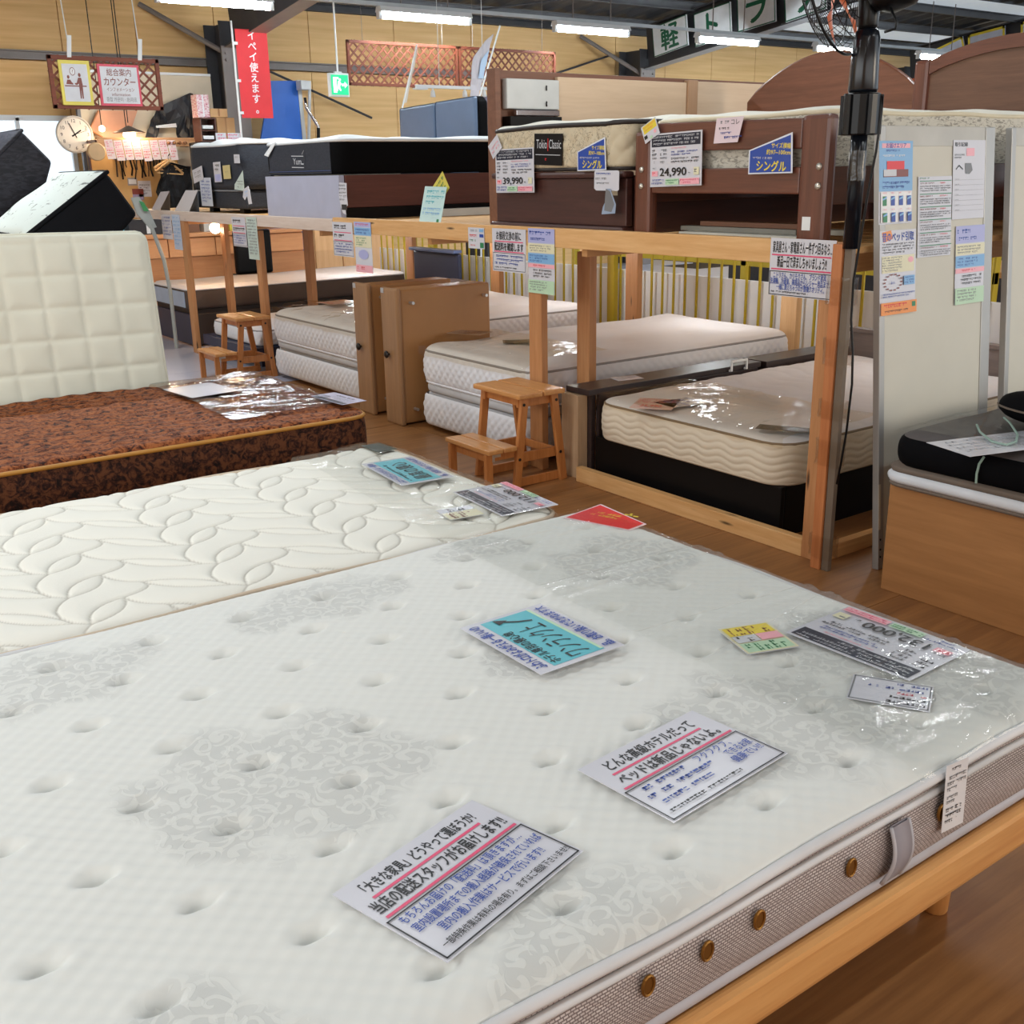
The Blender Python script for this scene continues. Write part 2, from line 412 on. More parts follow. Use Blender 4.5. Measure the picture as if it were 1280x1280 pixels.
m_steel = mat('dark_steel', (62, 62, 66), 0.55, 0.1); m_col = mat('column_steel', (66, 66, 70), 0.5, 0.1); m_flange = mat('grey_flange', (128, 120, 116), 0.5, 0.06)
wb = struct('wall_back', G().box((-1.0, WY + 0.06, 0), (3.05 - 0.6, WY + 0.12, 4.2)).box((2.45, WY + 0.06, 2.22), (3.72, WY + 0.12, 4.2)).box((2.45, WY + 0.06, 0), (3.72, WY + 0.12, 0.9)).box((3.72, WY + 0.06, 0), (26, WY + 0.12, 4.2)), m_wall)
def wall_panel(x0, x1, z0, z1):
    G().box((x0 + 0.005, WY + 0.03, z0), (x1 - 0.005, WY + 0.061, z1)).build('wall_panel', m_wall, wb)
xs = [2.45, 3.72, 4.6, 5.6, 6.9, 8.2, 9.5, 10.8, 12.3, 13.4, 14.5, 15.6, 16.7, 17.8, 19.0, 20.5, 22]
for a, b in zip(xs[:-1], xs[1:]):
    wall_panel(a, b, 2.94, 3.62)
    if a >= 3.72: wall_panel(a, b, 0.0, 2.82)
wall_panel(2.45, 3.72, 2.23, 2.82)
for z in (2.88, 3.62):
    struct('trim_wall_girt' if z < 3 else 'trim_wall_plate', G().box((1.5, WY - 0.06, z - 0.05), (22, WY + 0.03, z - 0.035)).box((1.5, WY - 0.06, z + 0.035), (22, WY + 0.03, z + 0.05)).box((1.5, WY - 0.01, z - 0.05), (22, WY + 0.03, z + 0.05)), m_flange if z < 3 else m_steel)
# bright window in the far left corner
m_white = mat('white_metal', (232, 236, 238), 0.4, 0.02); m_glass = plastic_film('window_glass', (0.97, 0.99, 1.0), 0.03, 0.03)
win = struct('window_1', G().box((2.45, WY + 0.0, 2.17), (3.72, WY + 0.07, 2.23)).box((2.45, WY, 0.9), (3.72, WY + 0.07, 0.96)).box((2.45, WY, 0.9), (2.50, WY + 0.07, 2.2)).box((3.67, WY, 0.9), (3.72, WY + 0.07, 2.2)).box((3.08, WY, 0.9), (3.12, WY + 0.07, 2.2)), m_white)
for a, b in ((2.5, 3.08), (3.12, 3.67)): tag(G().box((a, WY + 0.03, 0.96), (b, WY + 0.036, 2.17)).build('pane', m_glass, win))
struct('wall_left', G().box((-2.3, -3.3, 0), (-2.2, WY + 0.1, 5.9)), m_wall); struct('wall_front', G().box((-2.2, -3.3, 0), (6.0, -3.2, 5.9)), m_wall)
# columns and rising rafters
def hbeam(g, p, q, up, wid, dep, tf=0.02):
    p, q, up = (np.array(a, float) for a in (p, q, up)); t = (q - p) / np.linalg.norm(q - p); up = up - t * np.dot(up, t); up /= np.linalg.norm(up); sd = np.cross(t, up)
    c = (p + q) / 2; L = np.linalg.norm(q - p) / 2
    g.obox(c, t * L, sd * 0.01, up * dep / 2)
    for k in (-1, 1): g.obox(c + up * (dep / 2 - tf / 2) * k, t * L, sd * wid / 2, up * tf / 2)
    return g
CX = [5.55, 12.4, 19.25]
for n, x in enumerate(CX):
    c = struct('column_%d' % (n + 1), hbeam(G(), (x, WY - 0.36, 0), (x, WY - 0.36, 3.3), (0, 1, 0), 0.30, 0.5), m_col)
    G().box((x - 0.15, WY - 0.64, 0), (x + 0.15, WY - 0.615, 3.02)).build('flange_plate', m_flange, c)
    g = G()
    for a, b in ((-0.1, 2.94), (0.1, 2.94), (-0.1, 2.86), (0.1, 2.86)): g.cyl((x + a, WY - 0.66, b), (x + a, WY - 0.64, b), 0.018, 6)
    tag(g.build('bolts', m_flange, c), kind='stuff')
    r0 = np.array([x, WY - 0.62, 3.0]); r1 = r0 + np.array([0, -16, 16 * 0.121])
    r = struct('rafter_%d' % (n + 1), hbeam(G(), r0 + [0, 0, 0.31], r1 + [0, 0, 0.31], (0, 0, 1), 0.22, 0.62), m_steel)
    G().prism([r0 + [-0.11, 0, -0.004], r0 + [0.11, 0, -0.004], r1 + [0.11, 0, -0.004], r1 + [-0.11, 0, -0.004]], (0, 0, 0.006)).build('lower_flange', mat('painted_flange', (150, 136, 122), 0.5) if n == 0 else mat('pale_flange', (190, 198, 206), 0.45), r)
    G().tube([(x - 0.02, WY - 0.55, 2.92), (x - 0.9, WY - 0.05, 3.5)], 0.03, 8).build('brace', m_flange, c)
# corrugated roof with pale skylight strips, purlins below it
def roof(y0, y1, x0, x1):
    g = G(); n = int((x1 - x0) / 0.1); vs = []; pr_ = [0, 0, 0.04, 0.04]
    for i in range(n + 1):
        x = x0 + (x1 - x0) * i / n; h = pr_[i % 4]
        for y in (y0, y1): vs.append((x, y, 3.66 + 0.121 * (WY - y) + h)); 
        for y in (y0, y1): vs.append((x, y, 3.70 + 0.121 * (WY - y) + h))
    fs = []
    for i in range(n):
        a, b = i * 4, i * 4 + 4
        fs += [(a, a + 1, b + 1, b), (a + 2, b + 2, b + 3, a + 3)]
    return g.add(vs, fs)
cl = struct('ceiling', roof(-6, WY + 0.1, -2, 24), mat('roof_sheet', (70, 72, 76), 0.5, 0.08))
m_sky = mat('skylight_sheet', (205, 214, 220), 0.4, 0.04, emit=0.35)
for y in (12.6, 10.9, 9.2, 7.5):
    G().prism([(13.2, y, 3.655 + 0.121 * (WY - y)), (24, y, 3.655 + 0.121 * (WY - y)), (24, y + 0.7, 3.655 + 0.121 * (WY - y - 0.7)), (13.2, y + 0.7, 3.655 + 0.121 * (WY - y - 0.7))], (0, 0, -0.006)).build('skylight_strip', m_sky, cl)
for n in range(9):
    y = 13.4 - n * 1.05; z = 3.64 + 0.121 * (WY - y)
    g = G().box((-2, y - 0.03, z - 0.12), (24, y + 0.03, z - 0.105)).box((-2, y + 0.015, z - 0.12), (24, y + 0.03, z)).box((-2, y - 0.03, z - 0.012), (24, y + 0.03, z))
    g.build('purlin', mat('purlin_steel', (96, 98, 102), 0.5, 0.1), cl)
for x0, x1 in ((5.6, 9.0), (9.0, 12.4), (12.4, 15.8)):
    G().tube([(x0, 13.3, 3.62), (x1, 10.2, 4.0)], 0.014, 6).build('roof_brace', m_steel, cl)
for x0, z0, x1, z1 in ((5.7, 3.0, 7.7, 2.25), (9.4, 2.5, 12.1, 3.25)):
    G().tube([(x0, WY - 0.12, z0), (x1, WY - 0.12, z1)], 0.016, 6).build('wall_brace', m_steel, wb)

# row of hanging fluorescent lights
LY, LZ = 10.9, 3.157
m_tube = mat('lit_tube', (240, 250, 255), 0.4, 0.0, emit=62.0)
conduit = G().box((2.0, LY - 0.02, LZ + 0.058), (22, LY + 0.02, LZ + 0.095)).build('light_conduit', mat('pale_conduit', (186, 194, 198), 0.4))
tag(conduit, 'long pale metal conduit rail running above the row of ceiling tubes', 'conduit')
lp = thing('fluorescent_light', 'x', 'ceiling light', (4.39, LY, LZ), 'hanging fluorescent ceiling lights in one row')
G().prism([(4.39 - 0.585, LY - 0.07, LZ), (4.39 - 0.585, LY + 0.07, LZ), (4.39 - 0.585, LY + 0.045, LZ + 0.055), (4.39 - 0.585, LY - 0.045, LZ + 0.055)], (1.17, 0, 0)).build('fixture_body', m_white, lp)
G().tube([(4.39 - 0.555, LY, LZ - 0.035), (4.39 + 0.555, LY, LZ - 0.035)], 0.032, 12).build('tube', m_tube, lp, smooth=True)
for k in (-1, 1): G().box((4.39 + k * 0.575 - 0.02, LY - 0.03, LZ - 0.07), (4.39 + k * 0.575 + 0.02, LY + 0.03, LZ)).build('tube_holder', m_white, lp)
for k in (-0.3, 0.3): G().tube([(4.39 + k, LY, LZ + 0.096), (4.39 + k, LY, 3.93)], 0.008, 5).build('hanger_rod', m_flange, lp)
lp['label'] = 'lit fluorescent tube nearest the left edge, in front of the first column'
for n, t in enumerate(['second lit fluorescent tube from the left, in front of the tan wall above the lattice', 'third lit fluorescent tube from the left, above the beige bed boards',
                       'fourth lit fluorescent tube from the left, below the green lettered boards', 'fifth lit fluorescent tube from the left, behind the fan pole', 'sixth lit fluorescent tube from the left, small, beside the right brown headboard']):
    dup(lp, ((n + 1) * 2.39 if n < 4 else (n + 1) * 2.39 + 0.1, 0, 0), t)

# boards with big green letters on the rafter
for ch, q, w in (('軽', [(815, 35), (857, 18), (817, 72)], 'first'), ('ト', [(867, 18), (912, 2), (866, 60)], 'second'), ('ラ', [(921, -8), (968, -24), (921, 41)], 'third'), ('ッ', [(979, -28), (1030, -48), (979, 29)], 'fourth')):
    card('letter_board', 'white board on the roof beam with one big green letter, %s from the left' % w, 'sign', *[onx(x, y, 12.24) for x, y in q],
         [('t', ch, 0.5, 0.1, 0.80, 'dg', {'al': 'C', 'bold': 0.03}), ('f', 0, 0, 1, 1, 0.03, 'dg')], mat('sign_board_white', (216, 220, 224), 0.5), 0.03, 'lettered boards on the roof beam')
for q, w in (([(1160, 66), (1203, 45), (1160, 82)], 'left'), ([(1210, 44), (1256, 32), (1210, 62)], 'middle'), ([(1276, 28), (1330, 14), (1270, 48)], 'right')):
    a, b, c = [onx(x, y, 19.1) for x, y in q]
    card('lime_letter_board', 'pale lime bordered board high at far right, %s of three' % w, 'sign', a, b, c - [0, 0, 0.35],
         [('f', 0, 0, 1, 1, 0.07, 'y'), ('p', [(0.3, 0.45), (0.42, 0.3), (0.55, 0.42), (0.7, 0.3), (0.75, 0.7), (0.25, 0.7)], 'y')], mat('pale_blue_board', (206, 214, 232), 0.5), 0.03, 'lime bordered boards on the far beam')

# hanging information sign on lattice
m_lat = wood('lattice_wood', (104, 48, 30), (142, 72, 46), 'x', 1, 0.55)
def lattice(root, x0, x1, z0, z1, y, fr=0.035, step=0.105, sw=0.018):
    g = G()
    for a, b in (((x0, y - 0.015, z0), (x0 + fr, y + 0.015, z1)), ((x1 - fr, y - 0.015, z0), (x1, y + 0.015, z1)), ((x0, y - 0.015, z0), (x1, y + 0.015, z0 + fr)), ((x0, y - 0.015, z1 - fr), (x1, y + 0.015, z1))):
        box('frame_rail', a, b, m_lat, root, 0.003)
    H = z1 - z0; c = x0 - H
    while c < x1:
        for sgn, yy in ((1, y - 0.005), (-1, y + 0.005)):
            a = max(0, (x0 - c) / H); b = min(1, (x1 - c) / H)
            if b - a > 0.05:
                za, zb = (z0 + a * H, z0 + b * H) if sgn > 0 else (z1 - a * H, z1 - b * H)
                p = np.array([c + a * H, yy, za]); q = np.array([c + b * H, yy, zb]); t = (q - p); L = np.linalg.norm(t); t /= L
                g.obox((p + q) / 2, t * L / 2, (0, 0.004, 0), np.cross(t, (0, 1, 0)) * sw / 2)
        c += step
    tag(g.build('lattice_slats', m_lat, root), kind='stuff')
IY = 10.5
si = thing('information_sign', 'brown lattice framed sign with two posters hanging above the counter', 'sign', (3.13, IY, 2.11))
lattice(si, 2.64, 3.62, 2.105, 2.545, IY)
for x in (2.84, 3.46): G().tube([(x, IY, 2.54), (x - 0.05, IY, 3.9)], 0.005, 5).build('cord', m_white, si); G().obox((x, IY - 0.01, 2.62), (0.018, 0, 0.0), (0, 0.006, 0), (0.012, 0, 0.09)).build('tie_strip', m_white, si)
a = G().box((2.72, IY - 0.035, 2.135), (2.985, IY - 0.018, 2.505)).build('poster_frame', mat('poster_yellow', (236, 220, 96), 0.4), si)
a['label'] = 'yellow bordered pictogram poster'
def poster_face(root, x0, x1, z0, z1, y, items, m):
    o = card('poster_sheet', None, None, (x0, y, z1), (x1, y, z1), (x0, y, z0), items, m)
    return o
def child_card(o, parent):
    o.matrix_world = MW[o.name]; o.parent = parent; o.matrix_parent_inverse = Matrix.Identity(4); o.matrix_basis = MW[parent.name].inverted() @ MW[o.name]
    return o
man = [(0.60, 0.36), (0.72, 0.36), (0.75, 0.55), (0.74, 0.62), (0.73, 0.92), (0.68, 0.92), (0.67, 0.66), (0.65, 0.92), (0.60, 0.92), (0.60, 0.52), (0.52, 0.56), (0.44, 0.54), (0.44, 0.51), (0.52, 0.50)]
desk = [(0.10, 0.54), (0.16, 0.42), (0.28, 0.42), (0.32, 0.48), (0.38, 0.52), (0.38, 0.55)]
head = lambda cx, cy, r: [(cx + r * math.cos(t * PI / 8), cy + r * 1.0 * math.sin(t * PI / 8)) for t in range(16)]
child_card(poster_face(si, 2.745, 2.96, 2.165, 2.475, IY - 0.038, [('p', man, 'br'), ('p', desk, 'br'), ('p', head(0.66, 0.29, 0.055), 'br'), ('p', head(0.21, 0.35, 0.05), 'br'), ('r', 0.04, 0.57, 0.9, 0.60, 'br'),
    ('p', head(0.40, 0.2, 0.11), 'br'), ('p', head(0.40, 0.2, 0.09), 'w'), ('t', '?', 0.40, 0.13, 0.13, 'br', {'al': 'C'})], mat('poster_white', (222, 224, 230), 0.4)), si)
a = G().box((3.05, IY - 0.035, 2.135), (3.42, IY - 0.018, 2.485)).build('poster_frame', mat('poster_red', (224, 76, 100), 0.4), si); a['label'] = 'red bordered lettered poster'
child_card(poster_face(si, 3.07, 3.40, 2.155, 2.465, IY - 0.038, [('t', '総合案内', 0.5, 0.06, 0.19, 'br', {'al': 'C', 'bold': 0.01, 'fit': 0.66}), ('t', 'カウンター', 0.5, 0.30, 0.22, 'br', {'al': 'C', 'bold': 0.015, 'fit': 0.86}),
    ('t', 'インフォメーション', 0.5, 0.56, 0.11, 'br', {'al': 'C', 'fit': 0.74}), ('t', 'information', 0.5, 0.70, 0.10, 'br', {'al': 'C', 'fit': 0.5}), ('t', '종합 카운터 · 总问讯', 0.5, 0.83, 0.12, 'gy', {'al': 'C', 'fit': 0.82})], MATS['poster_white']), si)

# lattice panels, exit sign, banner
LYY = 11.15
for x0, x1, t in ((5.92, 7.35, 'left'), (7.37, 8.79, 'right')):
    l = thing('lattice_panel', 'reddish brown wooden lattice panel hanging before the tan wall, the %s of two' % t, 'lattice panel', ((x0 + x1) / 2, LYY, 2.43), 'hanging lattice panels')
    lattice(l, x0, x1, 2.435, 2.895, LYY, 0.03)
    for x in (x0 + 0.2, x1 - 0.2): G().tube([(x, LYY, 2.89), (x, LYY, 3.95)], 0.003, 4).build('wire', m_flange, l)
ex = thing('exit_sign', 'green emergency exit sign with a white running figure, hanging from a rod', 'exit sign', (5.78, 11.0, 2.31))
box('sign_case', (5.665, 11.09, 2.31), (5.895, 11.15, 2.55), m_white, ex, 0.006)
G().tube([(5.78, 11.12, 2.55), (5.78, 11.12, 3.95)], 0.010, 6).build('hanging_rod', m_white, ex)
G().box((5.74, 11.10, 2.55), (5.82, 11.14, 2.565)).build('mount', m_white, ex)
m_exit = mat('exit_green', (20, 178, 120), 0.4, 0.0, emit=0.8); m_exw = mat('exit_white', (240, 252, 246), 0.4, 0.0, emit=0.9)
a = G().box((5.68, 11.082, 2.33), (5.88, 11.09, 2.53)).build('sign_face', m_exit, ex); a['label'] = 'green lit sign face'
f = lambda x, y: (5.68 + 0.2 * x, 11.08, 2.53 - 0.2 * y)
gg = G()
for poly in ([(0.1, 0.12), (0.42, 0.12), (0.42, 0.22), (0.30, 0.22), (0.30, 0.9), (0.1, 0.9)], [(0.40, 0.30), (0.52, 0.34), (0.58, 0.48), (0.52, 0.50), (0.48, 0.62), (0.56, 0.78), (0.50, 0.82), (0.40, 0.66), (0.34, 0.80), (0.24, 0.86), (0.22, 0.80), (0.32, 0.70), (0.36, 0.50)],
             head(0.50, 0.24, 0.06), [(0.6, 0.44), (0.78, 0.44), (0.78, 0.34), (0.94, 0.5), (0.78, 0.66), (0.78, 0.56), (0.6, 0.56)]):
    gg.prism([f(*p) for p in poly], (0, -0.002, 0))
gg.build('running_figure', m_exw, ex)
bn = thing('red_banner', 'tall red banner with white vertical lettering on a white pole by the first column', 'banner', (5.26, 12.6, 0))
G().tube([(5.24, 12.6, 0.0), (5.235, 12.6, 3.2)], 0.012, 6).build('pole', m_white, bn)
child_card(card('banner_cloth', None, None, (5.27, 12.6, 3.12), (5.66, 12.6, 3.12), (5.27, 12.6, 2.16), [('t', c, 0.5, 0.015 + 0.119 * k, 0.10, 'w', {'al': 'C', 'bold': 0.02}) for k, c in enumerate('イペイ使えます。')] , mat('banner_red', (226, 58, 64), 0.7, 0.04), 0.004), bn)
for z in (2.95, 2.55, 2.2): G().box((5.235, 12.592, z), (5.29, 12.60, z + 0.03)).build('loop', m_white, bn)

# ================================================================== FOREGROUND BEDS
# --- big white mattress -------------------------------------------------------
BX0, BX1, BY0, BY1 = 0.06, 2.04, 0.895, 2.43
def white_damask():
    k = NT('white_damask_ticking'); uv = k.coord('UV'); at = k.n('ShaderNodeAttribute', attribute_name='mask').outputs['Fac']
    lines = None
    for sc, kk, th in ((15.0, 190.0, 0.60), (25.0, 320.0, 0.62)):
        w = k.n('ShaderNodeVectorMath', operation='ADD'); nz = k.n('ShaderNodeTexNoise'); nz.inputs['Scale'].default_value = 9; k.l(uv, nz.inputs['Vector'])
        nm = k.n('ShaderNodeVectorMath', operation='SCALE'); nm.inputs['Scale'].default_value = 0.05; k.l(nz.outputs['Color'], nm.inputs[0]); k.l(uv, w.inputs[0]); k.l(nm.outputs[0], w.inputs[1])
        vo = k.n('ShaderNodeTexVoronoi', voronoi_dimensions='2D'); vo.inputs['Scale'].default_value = sc; vo.inputs['Randomness'].default_value = 0.8; k.l(w.outputs[0], vo.inputs['Vector'])
        d = k.n('ShaderNodeVectorMath', operation='SUBTRACT'); k.l(w.outputs[0], d.inputs[0]); k.l(vo.outputs['Position'], d.inputs[1])
        sp = k.n('ShaderNodeSeparateXYZ'); k.l(d.outputs[0], sp.inputs[0]); ln = k.n('ShaderNodeVectorMath', operation='LENGTH'); k.l(d.outputs[0], ln.inputs[0])
        ang = k.math('ARCTAN2', sp.outputs[1], sp.outputs[0])
        sn = k.math('SINE', k.math('MULTIPLY_ADD', ln.outputs['Value'], kk, ang))
        l = k.ramp(sn, [(th, (0, 0, 0, 1)), (th + 0.16, (1, 1, 1, 1))])
        lines = l if lines is None else k.mix(0.5, lines, l)
    lb = k.math('MULTIPLY', lines, 1.5)
    white, grey = lin((222, 224, 220)), lin((202, 204, 201))
    inside = k.mix(k.math('MINIMUM', lb, 1.0), grey, lin((218, 220, 216)))
    k.base(k.mix(at, white, inside)); k.rough(0.75); k.b.inputs['Sheen Weight'].default_value = 0.15
    hh = k.math('MULTIPLY', lb, at); k.bump(hh, 0.35, 0.002)
    MATS['white_damask_ticking'] = k.m; return k.m
_tufts = []
for n, y in enumerate((2.26, 2.10, 1.945, 1.775, 1.625, 1.47, 1.32, 1.157, 0.995)):
    for i in range(0, 11):
        x = 0.09 + i * 0.213 + (0 if n % 2 else 0.107) - 0.005 * n
        if BX0 + 0.05 < x < BX1 - 0.06: _tufts.append((x, y))
_blobs = [(1.02, 2.24, 0.24, 0.13), (0.42, 2.2, 0.2, 0.17), (0.62, 1.55, 0.27, 0.24), (1.44, 1.17, 0.27, 0.22), (0.80, 0.93, 0.19, 0.13), (1.25, 1.66, 0.13, 0.10), (1.80, 2.0, 0.24, 0.2), (1.86, 1.2, 0.22, 0.3), (1.55, 2.3, 0.15, 0.1), (0.2, 1.0, 0.2, 0.2)]
def main_fn(x, y):
    h = 0.0012 * (np.cos(2 * PI * x / 0.042 + PI * np.floor(y / 0.0185)) * np.abs(np.sin(PI * y / 0.0185)) ** 0.7)
    m = main_mask(x, y); h = h * (1 - 0.7 * m)
    for tx, ty in _tufts:
        q = ((x - tx) / 0.026) ** 2 + ((y - ty) / 0.019) ** 2
        ii = q < 12
        qq = q[ii]; h[ii] += -0.013 * np.exp(-qq * 1.4) + 0.0022 * np.exp(-((np.sqrt(qq) - 1.6) ** 2) * 2.2)
        h[ii] += -0.009 * np.exp(-((y[ii] - ty + 0.006) / 0.006) ** 2) * np.exp(-((x[ii] - tx) / 0.028) ** 4)
    return h + soft(0.004, 0.8, 3)(x, y)
def main_mask(x, y):
    wob = 0.12 * np.sin(31 * x + 9 * y) + 0.10 * np.sin(27 * y - 17 * x + 1) + 0.07 * np.sin(63 * x) * np.sin(58 * y)
    m = np.zeros_like(x)
    for cx, cy, rx, ry in _blobs:
        d = 1 - np.sqrt(((x - cx) / rx) ** 2 + ((y - cy) / ry) ** 2) + wob
        m = np.maximum(m, np.clip(d * 4, 0, 1))
    return m
bed = thing('white_mattress', 'largest white pillow top mattress in the foreground with grey woven sides and scroll patterns', 'mattress', (1.05, 1.66, 0.32))
m_main = white_damask()
g = quilt_top(G(), BX0, BY0, BX1, BY1, 0.478, 0.03, 0.09, 0.0048, main_fn, 0.06, main_mask); g.build('quilted_top', m_main, bed, smooth=True)
def knit():
    k = NT('grey_basket_weave'); uv = k.coord('UV')
    br = k.n('ShaderNodeTexBrick'); br.inputs['Scale'].default_value = 1.0; br.inputs['Brick Width'].default_value = 0.009; br.inputs['Row Height'].default_value = 0.0045; br.inputs['Mortar Size'].default_value = 0.0011; br.inputs['Mortar Smooth'].default_value = 0.3
    br.inputs['Color1'].default_value = lin((206, 196, 192)); br.inputs['Color2'].default_value = lin((184, 172, 168)); br.inputs['Mortar'].default_value = lin((118, 104, 102)); k.l(uv, br.inputs['Vector'])
    k.base(br.outputs[0]); k.rough(0.85); k.bump(br.outputs['Fac'], -0.4, 0.002); MATS['grey_basket_weave'] = k.m; return k.m
m_knit = knit()
m_pipe = mat('pale_piping', (214, 214, 216), 0.6); m_pipeg = mat('grey_piping', (184, 182, 188), 0.6)
def knitq(s, v): return 0.004 * np.abs(np.sin(PI * (v * 9 + 0.25 * np.sin(s * 18)))) ** 0.5
wv = lambda s: 0.004 * np.sin(s * 5.1) + 0.003 * np.sin(s * 11 + 1)
band(G(), BX0 + 0.005, BY0 + 0.005, BX1 - 0.005, BY1 - 0.005, 0.09, 0.452, 0.480, 0.02, 5, 0.004, lambda s, v: 0.002 * np.sin(s * 300)).build('pillow_top_border', m_knit, bed, smooth=True)
band(G(), BX0, BY0, BX1, BY1, 0.09, 0.335, 0.452, 0.012, 16, 0.010, lambda s, v: knitq(s, v)).build('side_border', m_knit, bed, smooth=True)
piping(G(), BX0 - 0.002, BY0 - 0.002, BX1 + 0.002, BY1 + 0.002, 0.09, 0.480, 0.010, fn=wv).build('top_piping', m_pipe, bed, smooth=True)
piping(G(), BX0, BY0, BX1, BY1, 0.09, 0.450, 0.008, fn=lambda s: wv(s) * 0.6).build('middle_piping', m_pipe, bed, smooth=True)
band(G(), BX0 + 0.002, BY0 + 0.002, BX1 - 0.002, BY1 - 0.002, 0.09, 0.312, 0.340, 0.02, 5, 0.008, cap=True).build('bottom_piping', m_pipeg, bed, smooth=True)
m_brass = mat('dull_brass', (150, 108, 52), 0.35, 0.1, metal=0.8)
for x, y in ((1175, 1014), (1062, 1083), (947, 1148), (882, 1187), (808, 1230)):
    p = ony(x, y, BY0 - 0.014); g = G()
    P = [p + np.array([0.011 * math.cos(t * PI / 7), -0.004, 0.016 * math.sin(t * PI / 7)]) for t in range(14)]
    g.tube(P, 0.0025, 6, closed=True); g.prism([q * 1.0 for q in P], (0, 0.003, 0))
    v = g.build('air_vent', m_brass, bed, smooth=False); v['label'] = 'small brass air vent eyelet'
# pull handle strap
p0, p1 = ony(1118, 985, BY0), ony(1112, 1105, BY0); hx = p0[0]
g = G(); n = 10; vs = []
for i in range(n + 1):
    t = i / n; z = 0.447 - t * 0.105; o = 0.014 + 0.016 * math.sin(PI * t)
    for dx in (-0.022, 0.022): vs.append((hx + dx - 0.012 * t, BY0 - o, z)); vs.append((hx + dx - 0.012 * t, BY0 - o - 0.005, z))
fs = []
for i in range(n):
    a = i * 4; b = a + 4; fs += [(a + 1, a + 3, b + 3, b + 1)[::-1], (a, b, b + 2, a + 2)[::-1], (a, a + 1, b + 1, b), (a + 2, b + 2, b + 3, a + 3)]
g.add(vs, fs); h_ = g.build('pull_handle', mat('handle_quilt', (150, 144, 150), 0.8, 0.05, bump=0.2), bed, smooth=True); h_['label'] = 'quilted grey pull handle'
for dx in (-0.024, 0.024):
    G().tube([(hx + dx - 0.012 * t, BY0 - 0.017 - 0.016 * math.sin(PI * t), 0.447 - t * 0.105) for t in [i / 10 for i in range(11)]], 0.0035, 6).build('handle_edging', MATS['grey_piping'], bed, smooth=True)
# law tag
tl, tr, bl = ony(1184, 958, BY0 - 0.016), ony(1211, 946, BY0 - 0.016), ony(1196, 1032, BY0 - 0.026)
t_ = child_card(card('care_tag', None, None, tl, tr, bl, [('s', 0.25, 0.05, 0.8, 0.12, 1, 'k'), ('s', 0.08, 0.16, 0.92, 0.42, 3, 'gy'), ('s', 0.1, 0.46, 0.6, 0.6, 2, 'gy'), ('s', 0.1, 0.64, 0.8, 0.9, 3, 'k')], mat('tag_paper', (216, 214, 216), 0.6)), bed)
t_['label'] = 'white care label hanging from the seam'
# oak bed frame under it
m_oak = wood('oak_frame', (196, 134, 74), (226, 172, 108), 'x', 0.8, 0.38, coat=0.2)
m_oaky = wood('oak_frame_cross', (196, 134, 74), (226, 172, 108), 'y', 0.8, 0.38, coat=0.2)
m_oakz = wood('oak_leg', (176, 116, 60), (208, 152, 92), 'z', 0.8, 0.4)
fr = thing('bed_frame', 'light oak bed frame with round legs carrying the largest white mattress', 'bed frame', (1.05, 1.66, 0))
box('side_rail', (0.02, BY0 - 0.025, 0.225), (2.06, BY0 + 0.005, 0.311), m_oak, fr, 0.012); box('side_rail', (0.02, BY1 - 0.03, 0.225), (2.06, BY1, 0.311), m_oak, fr, 0.012)
for x in (0.02, 2.03): box('end_rail', (x, BY0 + 0.008, 0.225), (x + 0.03, BY1 - 0.033, 0.311), m_oaky, fr, 0.008)
for i in range(9): box('slat', (0.12 + i * 0.22, BY0 + 0.01, 0.285), (0.19 + i * 0.22, BY1 - 0.035, 0.303), m_oaky, fr, 0.003)
for x in (0.25, 1.815):
    for y in (1.02, 2.28): G().lathe((x, y, 0), (0, 0, 1), [(0.0, 0), (0.024, 0), (0.026, 0.004), (0.036, 0.222), (0.0, 0.225)], 18).build('leg', m_oakz, fr, smooth=True)

# --- clear plastic sheet over the right end ------------------------------------
m_film = plastic_film('clear_film', (0.99, 0.995, 0.99), 0.03, 0.05)
def film(name, label, x0, x1, y0, y1, zf, wr, seed, over=None, step=0.012, folds=(), m=None, lift=0.006, slant=0.0):
    """thin wrinkled sheet following zf(x, y)"""
    rr = np.random.RandomState(seed)
    nx = int((x1 - x0) / step) + 1; ny = int((y1 - y0) / step) + 1
    X, Y = np.meshgrid(np.linspace(x0, x1, nx), np.linspace(y0, y1, ny), indexing='ij'); X = X + slant * (Y - y0)
    W = np.zeros_like(X)
    for i in range(26):
        a = rr.normal(0, 0.45) if rr.rand() < 0.75 else rr.uniform(0, PI); ca, sa = math.cos(a), math.sin(a)
        cx, cy = rr.uniform(x0, x1), rr.uniform(y0, y1); u = (X - cx) * ca + (Y - cy) * sa; v = -(X - cx) * sa + (Y - cy) * ca
        W += rr.uniform(0.3, 1) * np.exp(-(v / rr.uniform(0.006, 0.02)) ** 2) * np.exp(-(u / rr.uniform(0.08, 0.35)) ** 2)
    W += 0.5 * soft(1.0, 3.0, seed)(X, Y)
    for fy, fh, sl in folds: W += fh * np.exp(-((Y - fy - sl * (X - x0)) / 0.006) ** 2)
    Z, OX, OY = zf(X, Y)
    Z = Z + lift + wr * W
    g = G(); g.v = list(map(tuple, np.stack([OX, OY, Z], -1).reshape(-1, 3).tolist())); I = np.arange(nx * ny).reshape(nx, ny)
    g.f = list(map(tuple, np.stack([I[:-1, :-1], I[1:, :-1], I[1:, 1:], I[:-1, 1:]], -1).reshape(-1, 4).tolist()))
    o = g.build(name, m or m_film, None, smooth=True)
    return tag(o, label, 'plastic sheet')
